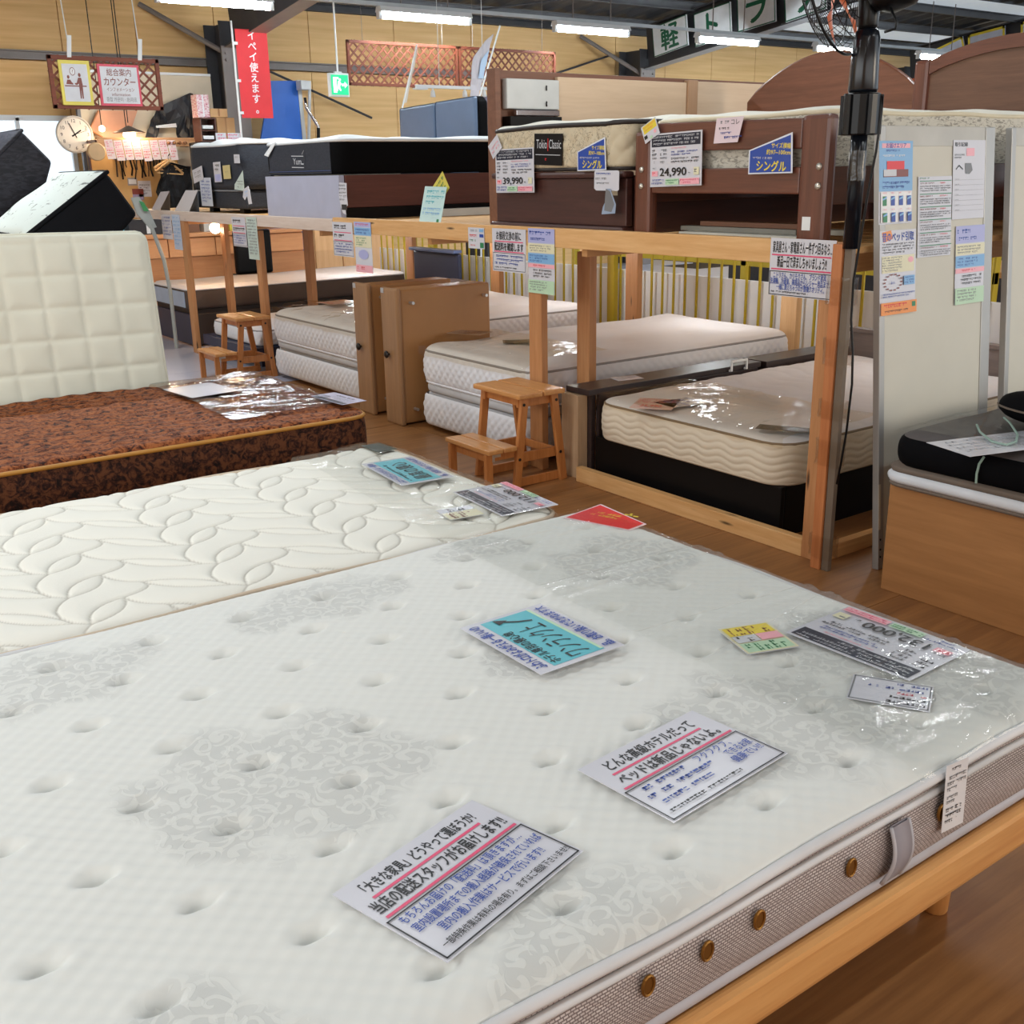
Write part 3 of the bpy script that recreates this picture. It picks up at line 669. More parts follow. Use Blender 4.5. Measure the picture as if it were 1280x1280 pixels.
def drape(bx0, by0, bx1, by1, ztop, roll=0.05, out=0.012):
    """follow a mattress top and fall over its edges"""
    def f(X, Y):
        ox, oy = X.copy(), Y.copy(); z = np.full_like(X, ztop)
        for lo, arr, sg in ((bx1, ox, 1), (by0, oy, -1), (by1, oy, 1)):
            e = (arr - lo) * sg; m = e > -roll
            t = np.clip((e + roll) / (roll * PI / 2), 0, 1) * (PI / 2); ex = np.maximum(e + roll - roll * PI / 2, 0)
            arr[m] = (lo + sg * (-roll + (roll + out) * np.sin(t)))[m]
            z -= np.where(m, roll * (1 - np.cos(t)) + ex, 0)
        return z, ox, oy
    return f
def stripe_folds(o_fn, lines):
    return o_fn
film('plastic_sheet', 'clear plastic sheet over the right end of the largest white mattress, fold creases across it', 1.49, 2.16, 0.80, 2.40, drape(BX0, BY0, BX1, BY1, 0.511, 0.05), 0.0022, 5, lift=0.008, step=0.0065, folds=((1.955, 3.6, -0.06), (1.93, 2.6, -0.06), (1.87, 2.6, -0.02), (1.60, 3.2, -0.09), (1.41, 4.0, 0.16), (1.39, 3.0, 0.16), (1.18, 2.6, -0.03), (1.0, 3.0, 0.0)))
# sharp fold ridges pressed in the film
def ridge(p, q, z, hgt, label):
    pass

# --- sheets lying on the big mattress --------------------------------------------
ZC = 0.5165
def flat(pts, z=ZC): return [onz(x, y, z) for x, y in pts]
m_lam = mat('laminated_card', (212, 213, 222), 0.22, 0.02, spec=0.6)
q = flat([(415, 1118), (590, 1000), (563, 1200)])
card('sign_card', 'laminated sign with two red underlines lying at the front of the largest mattress', 'sign', *q,
     [('t', '「大きな家具」どうやって運ぼうか?', 0.5, 0.075, 0.115, 'k', {'al': 'C', 'fit': 0.78, 'bold': 0.022}), ('r', 0.10, 0.225, 0.86, 0.25, 'p'),
      ('t', '当店の配送スタッフがお届けします!!', 0.5, 0.27, 0.125, 'k', {'al': 'C', 'fit': 0.92, 'bold': 0.022}), ('r', 0.04, 0.43, 0.97, 0.455, 'p'),
      ('f', 0.012, 0.475, 0.985, 0.985, 0.012, 'k'),
      ('t', 'もちろんお届けの「配送料」は頂きますが…', 0.06, 0.50, 0.085, 'b', {'fit': 0.84, 'bold': 0.012}), ('t', '室内設置場所までの搬入経路が確保されていれば', 0.06, 0.615, 0.085, 'b', {'fit': 0.90, 'bold': 0.012}),
      ('t', '室内の搬入作業はサービスで行います!!', 0.14, 0.73, 0.085, 'b', {'fit': 0.74, 'bold': 0.012}), ('t', '一部特殊作業は有料の場合有り。まずはご相談下さいませ!!', 0.06, 0.865, 0.062, 'k', {'fit': 0.91, 'bold': 0.01})], m_lam)
q = flat([(722, 962), (865, 888), (846, 1026)])
card('sign_card', 'laminated sign with red underlines lying nearer the clear plastic sheet on the largest mattress', 'sign', *q,
     [('t', 'どんな高級ホテルだって', 0.5, 0.075, 0.13, 'k', {'al': 'C', 'fit': 0.74, 'bold': 0.022}), ('r', 0.10, 0.24, 0.86, 0.265, 'p'),
      ('t', 'ベッドは新品じゃないよ。', 0.5, 0.29, 0.13, 'k', {'al': 'C', 'fit': 0.84, 'bold': 0.022}), ('r', 0.04, 0.445, 0.97, 0.47, 'p'),
      ('f', 0.012, 0.49, 0.985, 0.985, 0.012, 'k'),
      ('s', 0.08, 0.525, 0.5, 0.61, 1, 'b'), ('t', 'フクフクフ、', 0.55, 0.515, 0.09, 'b', {'fit': 0.3, 'bold': 0.008}), ('s', 0.07, 0.635, 0.72, 0.72, 1, 'b'), ('t', 'できるお家', 0.73, 0.625, 0.09, 'b', {'fit': 0.22, 'bold': 0.012}),
      ('s', 0.1, 0.745, 0.68, 0.83, 1, 'b'), ('t', '健康でい!!', 0.70, 0.735, 0.09, 'b', {'fit': 0.25, 'bold': 0.014}), ('s', 0.06, 0.875, 0.95, 0.94, 1, 'k')], m_lam)
q = flat([(676, 843), (575, 785), (775, 803)], ZC + 0.004)
card('sign_card', 'white bordered teal card reading upside down at the edge of the clear plastic sheet', 'sign', *q,
     [('r', 0.045, 0.20, 0.955, 0.80, 't'), ('r', 0.06, 0.765, 0.955, 0.80, 'lg'), ('t', 'ふわトロがよみがえる一番いいの', 0.5, 0.03, 0.13, 'b', {'al': 'C', 'fit': 0.88, 'bold': 0.03}),
      ('t', 'ホテル専用の寝心地', 0.08, 0.22, 0.12, 'k', {'fit': 0.62, 'bold': 0.02}), ('t', 'ワンランク上', 0.08, 0.40, 0.30, 'k', {'fit': 0.62, 'bold': 0.0}), ('p', [(0.76, 0.66), (0.80, 0.52), (0.86, 0.40), (0.88, 0.42), (0.82, 0.54), (0.78, 0.67)], 'k'), ('p', [(0.84, 0.33), (0.94, 0.33), (0.88, 0.46)], 'k'),
      ('t', '品。お取り扱いできかねます大', 0.5, 0.83, 0.13, 'b', {'al': 'C', 'fit': 0.88, 'bold': 0.03})], m_lam)
def price(name, label, q, num, m=None, group=None, z0=0.0006, upside=None):
    return card(name, label, 'price card', *q,
         [('r', 0.03, 0.03, 0.97, 0.25, 'n'), ('s', 0.06, 0.045, 0.94, 0.235, 3, 'pl'), ('s', 0.04, 0.29, 0.13, 0.58, 4, 'k'), ('s', 0.2, 0.29, 0.33, 0.58, 4, 'gy'), ('s', 0.42, 0.27, 0.95, 0.32, 1, 'pk'), ('s', 0.42, 0.34, 0.92, 0.44, 2, 'b'),
          ('s', 0.42, 0.46, 0.95, 0.58, 2, 'k'), ('r', 0.04, 0.70, 0.16, 0.80, 'pk'), ('s', 0.05, 0.715, 0.15, 0.79, 1, 'r'), ('s', 0.04, 0.63, 0.14, 0.68, 1, 'gy'), ('t', num, 0.20, 0.63, 0.185, 'k', {'fit': 0.52, 'bold': 0.02}), ('s', 0.76, 0.74, 0.82, 0.8, 1, 'k'), ('r', 0.86, 0.66, 0.96, 0.80, 'cy'), ('s', 0.87, 0.68, 0.95, 0.78, 1, 'gy'),
          ('s', 0.04, 0.85, 0.3, 0.97, 2, 'b'), ('r', 0.32, 0.855, 0.58, 0.97, 'lg'), ('r', 0.60, 0.855, 0.97, 0.97, 'pk'), ('s', 0.33, 0.87, 0.57, 0.96, 2, 'g'), ('s', 0.61, 0.87, 0.96, 0.96, 2, 'p')], m or m_lam, 0.0012, group)
price('price_card', 'large white price card reading 132,000 upside down under the clear plastic sheet', flat([(1137, 851), (982, 790), (1212, 812)], 0.514), '132,000')
o = card('price_note', 'small white handwritten note lying below the 132,000 price card', 'note', *flat([(1162, 890), (1058, 872), (1175, 860)], 0.514),
     [('f', 0.015, 0.03, 0.985, 0.97, 0.025, 'gy'), ('s', 0.06, 0.08, 0.9, 0.24, 1, 'k'), ('s', 0.06, 0.27, 0.92, 0.42, 1, 'k'), ('s', 0.06, 0.44, 0.7, 0.58, 1, 'r'), ('s', 0.06, 0.6, 0.94, 0.74, 1, 'b'), ('s', 0.06, 0.78, 0.8, 0.92, 1, 'b')], m_lam)
card('leaflet', 'small yellow and green leaflet lying near the 132,000 price card', 'leaflet', *flat([(935, 818), (897, 787), (993, 803)], 0.514),
     [('r', 0.0, 0.0, 1, 1, 'cy'), ('r', 0.04, 0.05, 0.36, 0.95, 'lg'), ('s', 0.06, 0.1, 0.34, 0.9, 5, 'g'), ('r', 0.64, 0.05, 0.96, 0.95, 'y'), ('s', 0.66, 0.1, 0.94, 0.9, 5, 'br'), ('r', 0.38, 0.05, 0.62, 0.5, 'pl'), ('s', 0.4, 0.1, 0.6, 0.45, 2, 'k'), ('r', 0.38, 0.52, 0.62, 0.95, 'pk')], m_lam)
# trapezoid red size card
tl, tr, bl = flat([(787, 662), (704, 646), (808, 655)], 0.513)
mw, w, h = frame_of(tl, tr, bl); inv = np.array(mw.inverted())
pp = []
for x, y in ((787, 663), (704, 647), (751, 630), (808, 655)):
    l = inv @ np.array([*onz(x, y, 0.513), 1]); pp.append((l[0] / w, -l[1] / h))
card('size_card', 'red slanted size card with yellow lettering at the far corner of the largest mattress', 'sign', tl, tr, bl, [('p', [(a * 0.94 + 0.03 * 1.0, b * 0.9 + 0.06 * max(p[1] for p in pp) / 2 * 1) for a, b in pp], 'r'),
     ('s', 0.35, 0.35 * pp[2][1], 0.75, 0.62 * pp[2][1], 2, 'y'), ('s', 0.15, 0.62 * pp[2][1], 0.55, 0.85 * pp[2][1], 1, 'y')], mat('white_card_pink', (240, 214, 220), 0.3), outline=pp)

# --- second white mattress with leaf stitching ----------------------------------
SX0, SX1, SY0, SY1 = -0.05, 1.965, 2.462, 3.60
def seg_field(x, y, segs, tx, ty):
    u = np.mod(x, tx); v = np.mod(y, ty); d = np.full(x.shape, 9.0)
    for ox in (-tx, 0, tx):
        for oy in (-ty, 0, ty):
            for (ax, ay), (bx, by) in segs:
                ax_, ay_, bx_, by_ = ax + ox, ay + oy, bx + ox, by + oy
                if max(ax_, bx_) < -0.05 or min(ax_, bx_) > tx + 0.05 or max(ay_, by_) < -0.05 or min(ay_, by_) > ty + 0.05: continue
                dx, dy = bx_ - ax_, by_ - ay_; t = np.clip(((u - ax_) * dx + (v - ay_) * dy) / (dx * dx + dy * dy + 1e-12), 0, 1)
                d = np.minimum(d, np.hypot(u - ax_ - t * dx, v - ay_ - t * dy))
    return d
def bez(p0, p1, p2, n=7): return [tuple(np.array(p0) * (1 - t) ** 2 + 2 * np.array(p1) * t * (1 - t) + np.array(p2) * t * t) for t in [i / n for i in range(n + 1)]]
def leafsegs(W, Hh):
    out = []
    def leaf(a, b, f):
        a = np.array(a); b = np.array(b); d = b - a; n = np.array([-d[1], d[0]]); m = (a + b) / 2
        for sg in (1, -1):
            P = bez(tuple(a), tuple(m + n * f * sg * 1.0), tuple(b)); out.extend(list(zip(P[:-1], P[1:])))
    def curve(a, c, b): P = bez(a, c, b); out.extend(list(zip(P[:-1], P[1:])))
    T = (0.27, 0.16)
    def R(x, y): return (T[0] + x, T[1] + y)
    leaf(R(-0.115, -0.124), R(0, 0), 0.40); leaf(R(0.072, 0.087), R(0.25, -0.10), 0.22)
    curve(R(0, 0), R(0.10, 0.02), R(0.072, 0.087)); curve(R(0, 0), R(0.015, -0.085), R(0.073, -0.118))
    curve(R(-0.115, -0.124), R(-0.20, -0.20), R(-0.145, -0.305)); curve(R(0.25, -0.10), R(0.275, -0.12), R(0.28, -0.124))
    return out
_ls = leafsegs(0.395, 0.205)
def leaf_fn(x, y):
    d = seg_field(x, y, _ls, 0.395, 0.205)
    return 0.008 * (1 - np.exp(-d / 0.020)) - 0.003 * np.exp(-(d / 0.005) ** 2) + soft(0.003, 1, 8)(x, y)
def stitched(name, c1, c2):
    k = NT(name); at = k.n('ShaderNodeAttribute', attribute_name='mask').outputs['Fac']; k.base(k.mix(k.math('MULTIPLY', at, 0.75), lin(c1), lin(c2))); k.rough(0.8); k.bump(k.noise(k.coord(), 160, 2), 0.12, 0.003); MATS[name] = k.m; return k.m
m_cream = mat('cream_ticking', (232, 231, 222), 0.8, 0.02, bump=0.15, bs=160)
m2 = thing('leaf_stitched_mattress', 'cream white mattress with leaf stitching lying behind the largest mattress', 'mattress', (0.96, 3.03, 0.28))
quilt_top(G(), SX0, SY0, SX1, SY1, 0.474, 0.018, 0.08, 0.005, leaf_fn, 0.06, lambda x, y: np.exp(-(seg_field(x, y, _ls, 0.395, 0.205) / 0.0026) ** 2)).build('quilted_top', stitched('leaf_ticking', (232, 231, 222), (176, 170, 158)), m2, smooth=True)
band(G(), SX0, SY0, SX1, SY1, 0.08, 0.28, 0.474, 0.03, 8, 0.008, cap=True).build('side_border', mat('cream_side', (206, 190, 170), 0.8, 0.04), m2, smooth=True)
piping(G(), SX0, SY0, SX1, SY1, 0.08, 0.478, 0.008, fn=lambda s: 0.004 * np.sin(7 * s)).build('piping', mat('beige_piping', (204, 186, 164), 0.7), m2, smooth=True)
b2 = thing('divan_base', 'low wooden base board under the leaf stitched mattress', 'bed base', (0.96, 3.03, 0))
for y in (SY0 + 0.02, SY1 - 0.05): box('side_rail', (SX0 + 0.03, y, 0.16), (SX1 - 0.03, y + 0.03, 0.279), m_oak, b2)
box('deck', (SX0 + 0.03, SY0 + 0.055, 0.25), (SX1 - 0.03, SY1 - 0.055, 0.279), m_oak, b2)
for x in (0.15, 1.75):
    for y in (SY0 + 0.12, SY1 - 0.15): box('leg', (x, y, 0), (x + 0.05, y + 0.05, 0.249), m_oakz, b2)
film('plastic_sheet', 'wrinkled clear plastic sheet over the right end of the leaf stitched mattress', 1.50, 2.06, SY0 - 0.0, SY1 + 0.05, drape(SX0, SY0 + 0.02, SX1, SY1, 0.498, 0.05), 0.0042, 11, lift=0.018, slant=0.07)
card('sign_card', 'small white bordered teal card under plastic on the leaf stitched mattress', 'sign', *flat([(502, 607), (452, 580), (560, 592)], 0.512),
     [('r', 0.04, 0.2, 0.96, 0.8, 't'), ('t', 'ふわトロがよみがえる一番の', 0.5, 0.04, 0.13, 'b', {'al': 'C', 'fit': 0.88, 'bold': 0.02}), ('t', '最高の寝心', 0.1, 0.40, 0.30, 'k', {'fit': 0.72, 'bold': 0.02}), ('s', 0.1, 0.24, 0.85, 0.36, 1, 'k'),
      ('t', '品。お取り扱いできかねます', 0.5, 0.82, 0.13, 'b', {'al': 'C', 'fit': 0.88, 'bold': 0.02})], m_lam)
price('price_card', 'blue grey price card under plastic at the near corner of the leaf stitched mattress', flat([(628, 645), (566, 615), (692, 628)], 0.508), '112,000')
card('leaflet', 'tiny yellow leaflet under plastic beside the blue grey price card', 'leaflet', *flat([(563, 650), (545, 638), (603, 641)], 0.508), [('r', 0, 0, 0.6, 1, 'cy'), ('s', 0.05, 0.1, 0.55, 0.9, 3, 'br'), ('s', 0.65, 0.2, 0.95, 0.8, 2, 'k')], m_lam)
card('product_label', 'dark green label under plastic at the far corner of the leaf stitched mattress', 'label', (1.93, 3.42, 0.512), (1.93, 3.56, 0.509), (1.85, 3.42, 0.512), [('f', 0.03, 0.06, 0.97, 0.94, 0.03, 'gy'), ('s', 0.1, 0.2, 0.9, 0.8, 2, 'gy')], mat('green_black_label', (44, 62, 52), 0.3))

# --- brown damask mattress ------------------------------------------------------
RX0, RX1, RY0, RY1 = 0.3, 2.19, 4.10, 5.36
def damask_brown(name, c1, c2, c3):
    k = NT(name); c = k.coord()
    n1 = k.noise(c, 26, 5, 0.62, 1.6); n2 = k.noise(c, 48, 3, 0.6, 1.0)
    v = k.math('MULTIPLY_ADD', n2, 0.35, k.math('MULTIPLY', n1, 0.75))
    k.base(k.ramp(v, [(0.44, lin(c1)), (0.52, lin(c2)), (0.62, lin(c3))])); k.rough(0.65); k.bump(n2, 0.2, 0.003); k.b.inputs['Specular IOR Level'].default_value = 0.15
    MATS[name] = k.m; return k.m
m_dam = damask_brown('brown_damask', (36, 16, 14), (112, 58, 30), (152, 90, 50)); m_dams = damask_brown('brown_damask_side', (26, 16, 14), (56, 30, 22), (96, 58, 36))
def wavy_fn(x, y): return 0.012 * np.abs(np.sin(PI * (y / 0.085 + 0.16 * np.sin(2 * PI * x / 0.24)))) ** 0.6 * (0.75 + 0.25 * np.sin(2 * PI * x / 0.12)) + soft(0.004, 1, 2)(x, y)
m3 = thing('brown_damask_mattress', 'brown damask mattress with gold piping lying behind the cream leaf stitched mattress', 'mattress', (1.2, 4.73, 0.26))
quilt_top(G(), RX0, RY0, RX1, RY1, 0.488, 0.018, 0.09, 0.011, wavy_fn, 0.06).build('quilted_top', m_dam, m3, smooth=True)
band(G(), RX0, RY0, RX1, RY1, 0.09, 0.262, 0.488, 0.03, 8, 0.008, cap=True).build('side_border', m_dams, m3, smooth=True)
piping(G(), RX0, RY0, RX1, RY1, 0.09, 0.488, 0.009).build('gold_piping', mat('gold_piping', (176, 124, 48), 0.5), m3, smooth=True)
b3 = thing('divan_base', 'dark base under the brown damask mattress', 'bed base', (1.2, 4.73, 0))
box('base_box', (RX0 + 0.03, RY0 + 0.03, 0.05), (RX1 - 0.03, RY1 - 0.03, 0.260), mat('dark_brown_base', (48, 32, 26), 0.6), b3)
for x in (RX0 + 0.1, RX1 - 0.2):
    for y in (RY0 + 0.1, RY1 - 0.18): box('foot', (x, y, 0), (x + 0.08, y + 0.08, 0.049), mat('dark_foot', (30, 24, 22), 0.6), b3)
film('plastic_sheet', 'crumpled shiny plastic sheet over the right end of the brown damask mattress', 1.62, 2.28, RY0 + 0.16, RY1 + 0.02, drape(RX0, RY0, RX1, RY1, 0.52, 0.05), 0.009, 21, lift=0.006, m=plastic_film('crumpled_film', (0.95, 0.97, 0.98), 0.45, 0.12), step=0.011)
card('sign_card', 'pale blue card tucked at the left edge of the crumpled plastic on the brown mattress', 'sign', *flat([(300, 488), (262, 478), (245, 499)], 0.535), [('r', 0.05, 0.2, 0.95, 0.8, 't'), ('s', 0.1, 0.3, 0.9, 0.7, 2, 'k'), ('s', 0.1, 0.04, 0.9, 0.16, 1, 'b'), ('s', 0.1, 0.84, 0.9, 0.96, 1, 'b')], m_lam)
card('price_card', 'lilac grey price card under the crumpled plastic on the brown mattress', 'price card', *flat([(428, 506), (388, 495), (440, 496)], 0.532), [('r', 0.03, 0.03, 0.97, 0.25, 'n'), ('s', 0.06, 0.3, 0.94, 0.6, 4, 'gy'), ('t', '69,990', 0.2, 0.65, 0.18, 'k', {'fit': 0.5})], mat('lilac_card', (188, 186, 208), 0.3))

# --- quilted mattress standing on its side behind -------------------------------
def squares(x, y):
    a = np.abs(np.mod(x + 0.087, 0.174) - 0.087); b = np.abs(np.mod(y + 0.0775, 0.155) - 0.0775); d = np.minimum(a, b)
    return 0.013 * (1 - np.exp(-d / 0.018)) - 0.003 * np.exp(-(d / 0.006) ** 2) + soft(0.003, 2.5, 4)(x, y)
m_ivory = mat('ivory_ticking', (226, 226, 210), 0.8, 0.02, bump=0.12, bs=120)
lean = math.atan2(0.22, 1.25)
mw = Matrix.Translation((0.35, 5.47, 0.0)) @ Matrix.Rotation(math.radians(1.2), 4, 'Y') @ Matrix.Rotation(PI / 2 - lean, 4, 'X')
m4 = thing('standing_mattress', 'ivory mattress quilted in squares standing upright behind the brown mattress', 'mattress', None, mw=mw)
def local_build(g, name, m, root, smooth=True):
    V = np.array(g.v); M = np.array(MW[root.name]); g.v = (V @ M[:3, :3].T + M[:3, 3]).tolist(); return g.build(name, m, root, smooth=smooth)
local_build(quilt_top(G(), -0.5, 0.0, 1.42, 1.29, 0.0, 0.03, 0.05, 0.011, squares, 0.05), 'quilted_face', m_ivory, m4)
local_build(band(G(), -0.5, 0.0, 1.42, 1.29, 0.05, -0.19, 0.0, 0.04, 6, 0.006, cap=True), 'side_border', m_ivory, m4)
local_build(piping(G(), -0.5, 0.0, 1.42, 1.29, 0.05, 0.0, 0.007), 'piping', m_ivory, m4)
# --- two tilted mattresses behind it ---------------------------------------------
def tilted(name, label, quad, Y, dep, mtop, mside, ztop_edge):
    P = [ony(x, y, Y) for x, y in quad]
    r = thing(name, label, 'mattress', P[2]); e = np.array([0, dep, 0])
    n = np.cross(P[1] - P[0], [0, 1, 0]); n = n / np.linalg.norm(n)
    G().prism(P, e).build('body', mside, r, 0.03, smooth=False, seg=3)
    a, b = P[0], P[3]; t = (b - a) / np.linalg.norm(b - a); up = (P[0] - P[1]) / np.linalg.norm(P[0] - P[1])
    g = G(); nu, nv = 40, 26; L = np.linalg.norm(b - a)
    for i in range(nu + 1):
        for j in range(nv + 1):
            u, v = i / nu, j / nv; ed = min(u, 1 - u, v, 1 - v); k = min(1, ed / 0.06)
            g.v.append(tuple(a + t * (L * (0.01 + 0.98 * u)) + e * (0.01 + 0.98 * v) + up * (0.004 + 0.022 * math.sqrt(k) + 0.006 * math.sin(9 * u + 3 * v) * k)))
    I = np.arange((nu + 1) * (nv + 1)).reshape(nu + 1, nv + 1)
    g.f = list(map(tuple, np.stack([I[:-1, :-1], I[1:, :-1], I[1:, 1:], I[:-1, 1:]], -1).reshape(-1, 4).tolist()))
    g.build('top_panel', mtop, r, smooth=True)
    R = []
    for q in (a, b, b + e, a + e): R.append(q)
    pts = []
    for i in range(4):
        for s in np.linspace(0, 1, 12)[:-1]: pts.append(R[i] * (1 - s) + R[(i + 1) % 4] * s)
    G().tube(pts, 0.012, 7, closed=True).build('piping', mside, r, smooth=True)
    return r
def print_mat(name, c1, c2, sc=9, lo=0.60, hi=0.66):
    k = NT(name); n = k.noise(k.mapped(k.coord(), (1, 1, 3)), sc, 4, 0.6, 1.2); k.base(k.ramp(n, [(lo, lin(c1)), (hi, lin(c2))])); k.rough(0.75); MATS[name] = k.m; return k.m
tilted('tilted_mattress', 'black sided mattress with a pale printed top tilted on the ivory standing mattress', [(134, 215), (173, 268), (120, 330), (30, 297)], 6.05, 0.95, print_mat('pale_printed_top', (214, 224, 220), (120, 126, 124)), mat('black_quilt', (14, 15, 20), 0.7, 0.1, bump=0.3, bs=30, spec=0.12), 0)
tilted('tilted_mattress', 'dark navy checked mattress leaning at the far left in front of the window', [(27, 163), (66, 202), (40, 300), (-70, 262)], 7.1, 0.8, print_mat('navy_top', (40, 42, 54), (60, 62, 74), 20, 0.45, 0.6), print_mat('navy_check', (24, 24, 32), (46, 46, 56), 14, 0.42, 0.6), 0)

# ================================================================== TWO-STOREY DISPLAY RACK
PX = 3.32
m_pine = wood('pine_lumber', (206, 152, 92), (232, 188, 132), 'y', 0.9, 0.5, knots=True)
m_pinez = wood('pine_post', (172, 114, 68), (200, 146, 98), 'z', 0.9, 0.5, knots=True)
m_pinezl = wood('pale_pine_post', (206, 160, 110), (228, 188, 140), 'z', 0.9, 0.5, knots=True)
m_pinex = wood('pine_joist', (190, 134, 80), (218, 168, 112), 'x', 0.9, 0.5, knots=True)
DECK = 1.238
rack = thing('display_rack', 'two storey pine lumber rack holding beds below and on its upper deck', 'display rack', (PX, 6.5, 0))
box('front_rail', (PX - 0.02, 2.56, DECK - 0.092), (PX + 0.02, 6.55, DECK), m_pine, rack, 0.004)
o = box('front_rail', (PX - 0.02, 6.555, DECK - 0.092), (PX + 0.02, 10.9, DECK - 0.012), wood('whitish_pine', (206, 184, 168), (228, 212, 200), 'y', 0.9, 0.5, knots=True), rack, 0.004); o['label'] = 'greyish white end of the rail'
for n in range(12):
    x0 = PX + 0.03 + n * 0.2
    box('deck_board', (x0, 2.5, DECK - 0.045), (x0 + 0.185, 11.0, DECK - 0.021), m_pine, rack, 0.002)
for y in (2.62, 4.0, 5.4, 6.8, 8.2, 9.6): box('joist', (PX + 0.022, y, DECK - 0.13), (5.7, y + 0.04, DECK - 0.047), m_pinex, rack, 0.003)
box('back_rail', (5.72, 2.5, DECK - 0.13), (5.76, 11.0, DECK - 0.02), m_pine, rack, 0.003)
def post(x, y, w=0.045, d=0.09, z1=DECK - 0.133, m=None, z0=0.0):
    return box('post', (x - w / 2, y - d / 2, z0), (x + w / 2, y + d / 2, z1), m or m_pinez, rack, 0.003)
post(PX, 4.36, 0.04, 0.105, DECK - 0.094); post(3.60, 4.31, 0.05, 0.10); post(PX, 9.42, 0.04, 0.10, DECK - 0.094); post(3.42, 8.06, 0.04, 0.10, DECK - 0.135)
post(3.72, 9.53, 0.045, 0.10, DECK - 0.05); post(3.82, 8.03, 0.045, 0.1, DECK - 0.05)
post(PX, 2.56, 0.04, 0.08, DECK - 0.002); 
for y, m in ((4.56, m_pinezl), (4.24, m_pinezl), (6.06, m_pinez), (6.6, m_pinezl), (7.84, m_pinez), (9.3, m_pinez)): post(5.52, y, 0.05, 0.13, DECK - 0.133, m)
box('kick_board', (PX - 0.02, 2.60, 0.0), (PX + 0.02, 4.03, 0.075), m_pine, rack, 0.003)
box('kick_board', (PX + 0.02, 2.50, 0.0), (4.6, 2.54, 0.06), m_pinex, rack, 0.003)

# steel railing with white boards and yellow bars behind the rack
m_yel = mat('yellow_paint', (184, 160, 30), 0.45, 0.05); m_wbd = mat('white_board', (236, 238, 244), 0.5, 0.02)
rail = thing('yellow_railing', 'white boarded railing with upright yellow bars behind the lower beds', 'railing', (5.85, 7, 0))
y = 3.3
while y < 10.6:
    w = 0.115
    G().box((5.90, y + 0.0004, 0.02), (5.915, y + 0.1216, 0.735)).build('fence_board', m_wbd, rail)
    box('yellow_bar', (5.855, y - 0.008, 0.02), (5.867, y + 0.008, 1.10), m_yel, rail, 0.0)
    y += 0.122
box('top_rail', (5.83, 3.3, 1.10), (5.875, 10.6, 1.14), m_yel, rail, 0.004); box('bottom_rail', (5.87, 3.3, 0.0), (5.895, 10.6, 0.04), m_yel, rail, 0.004)
for yy in (onx(768, 370, 5.79)[1], 9.3): box('yellow_post', (5.78, yy, 0), (5.828, yy + 0.08, 1.1), m_yel, rail, 0.004)

# steel shelf with planks beyond the railing
sh = thing('storage_shelf', 'yellow steel storage shelf with wooden planks seen beyond the railing', 'shelf', (7.2, 6.0, 0))
for yy in (4.0, 6.2, 8.4): box('upright', (6.9, yy, 0), (6.96, yy + 0.06, 1.7), m_yel, sh, 0.003)
box('beam', (6.9, 4.0, 0.72), (6.95, 8.4, 0.80), m_yel, sh, 0.003)
for k in range(3): box('plank', (6.955 + k * 0.3, 3.9, 0.76), (7.23 + k * 0.3, 8.5, 0.80), m_pine, sh, 0.002)
dk = thing('dark_cabinet', 'dark grey cabinet standing beyond the railing in shade', 'cabinet', (8.4, 5.5, 0))
m_dk = mat('charcoal_cabinet', (52, 50, 52), 0.6)
box('carcass', (8.2, 3.0, 0), (8.8, 7.6, 1.5), m_dk, dk, 0.01)
for k in range(5): box('door', (8.17, 3.05 + k * 0.91, 0.05), (8.195, 3.92 + k * 0.91, 1.45), m_dk, dk, 0.005)
bx = thing('carton_stack_box', 'brown cardboard box on the shelf planks beyond the railing', 'box', (7.3, 7.3, 0.8))
box('carton', (7.0, 6.9, 0.801), (7.5, 7.7, 1.12), mat('cardboard', (188, 146, 100), 0.8), bx, 0.004); box('tape_strip', (6.995, 7.27, 0.85), (6.9995, 7.33, 1.12), mat('brown_tape', (160, 116, 72), 0.3), bx, 0)

# ------------------------------------------------------------------ lower beds
m_wtick = mat('white_ticking', (226, 226, 230), 0.75, 0.02, bump=0.15, bs=120); m_creamt = mat('beige_ticking', (214, 200, 178), 0.7, 0.03, bump=0.12, bs=120)
m_black = mat('black_board', (12, 11, 12), 0.4, 0.1, spec=0.2); m_dkwood = wood('espresso_board', (38, 28, 28), (58, 44, 42), 'x', 1, 0.4)
m_gseam = mat('grey_seam', (150, 146, 146), 0.7)
# black box bed with the wavy sided mattress
bb = thing('black_box_bed', 'low black box bed base at the right end of the lower storey', 'bed base', (4.4, 3.3, 0))
QX0, QX1, QY0, QY1 = 3.38, 5.35, 2.78, 3.98
box('front_panel', (QX0 + 0.02, QY0 + 0.02, 0.0), (QX0 + 0.045, QY1 + 0.02, 0.225), m_black, bb, 0.004); box('side_panel', (QX0 + 0.047, QY0 + 0.02, 0.0), (QX1, QY0 + 0.045, 0.225), m_black, bb, 0.004)
box('side_panel', (QX0 + 0.047, QY1 - 0.005, 0.0), (QX1, QY1 + 0.02, 0.225), m_black, bb, 0.004); box('deck', (QX0 + 0.05, QY0 + 0.05, 0.19), (QX1, QY1 - 0.01, 0.222), m_black, bb, 0.002)
p = onx(851, 628, QX0 + 0.02); G().tube([p + np.array([-0.003, 0.009 * math.cos(t * PI / 6), 0.009 * math.sin(t * PI / 6)]) for t in range(12)], 0.0022, 6, closed=True).build('ring_vent', mat('chrome', (200, 200, 204), 0.15, 0.02, metal=1.0), bb)
o = G().box((QX0 + 0.25, QY0 + 0.0185, 0.16), (QX0 + 0.29, QY0 + 0.0195, 0.195)).build('sticker', m_white, bb); o['label'] = 'small white sticker'
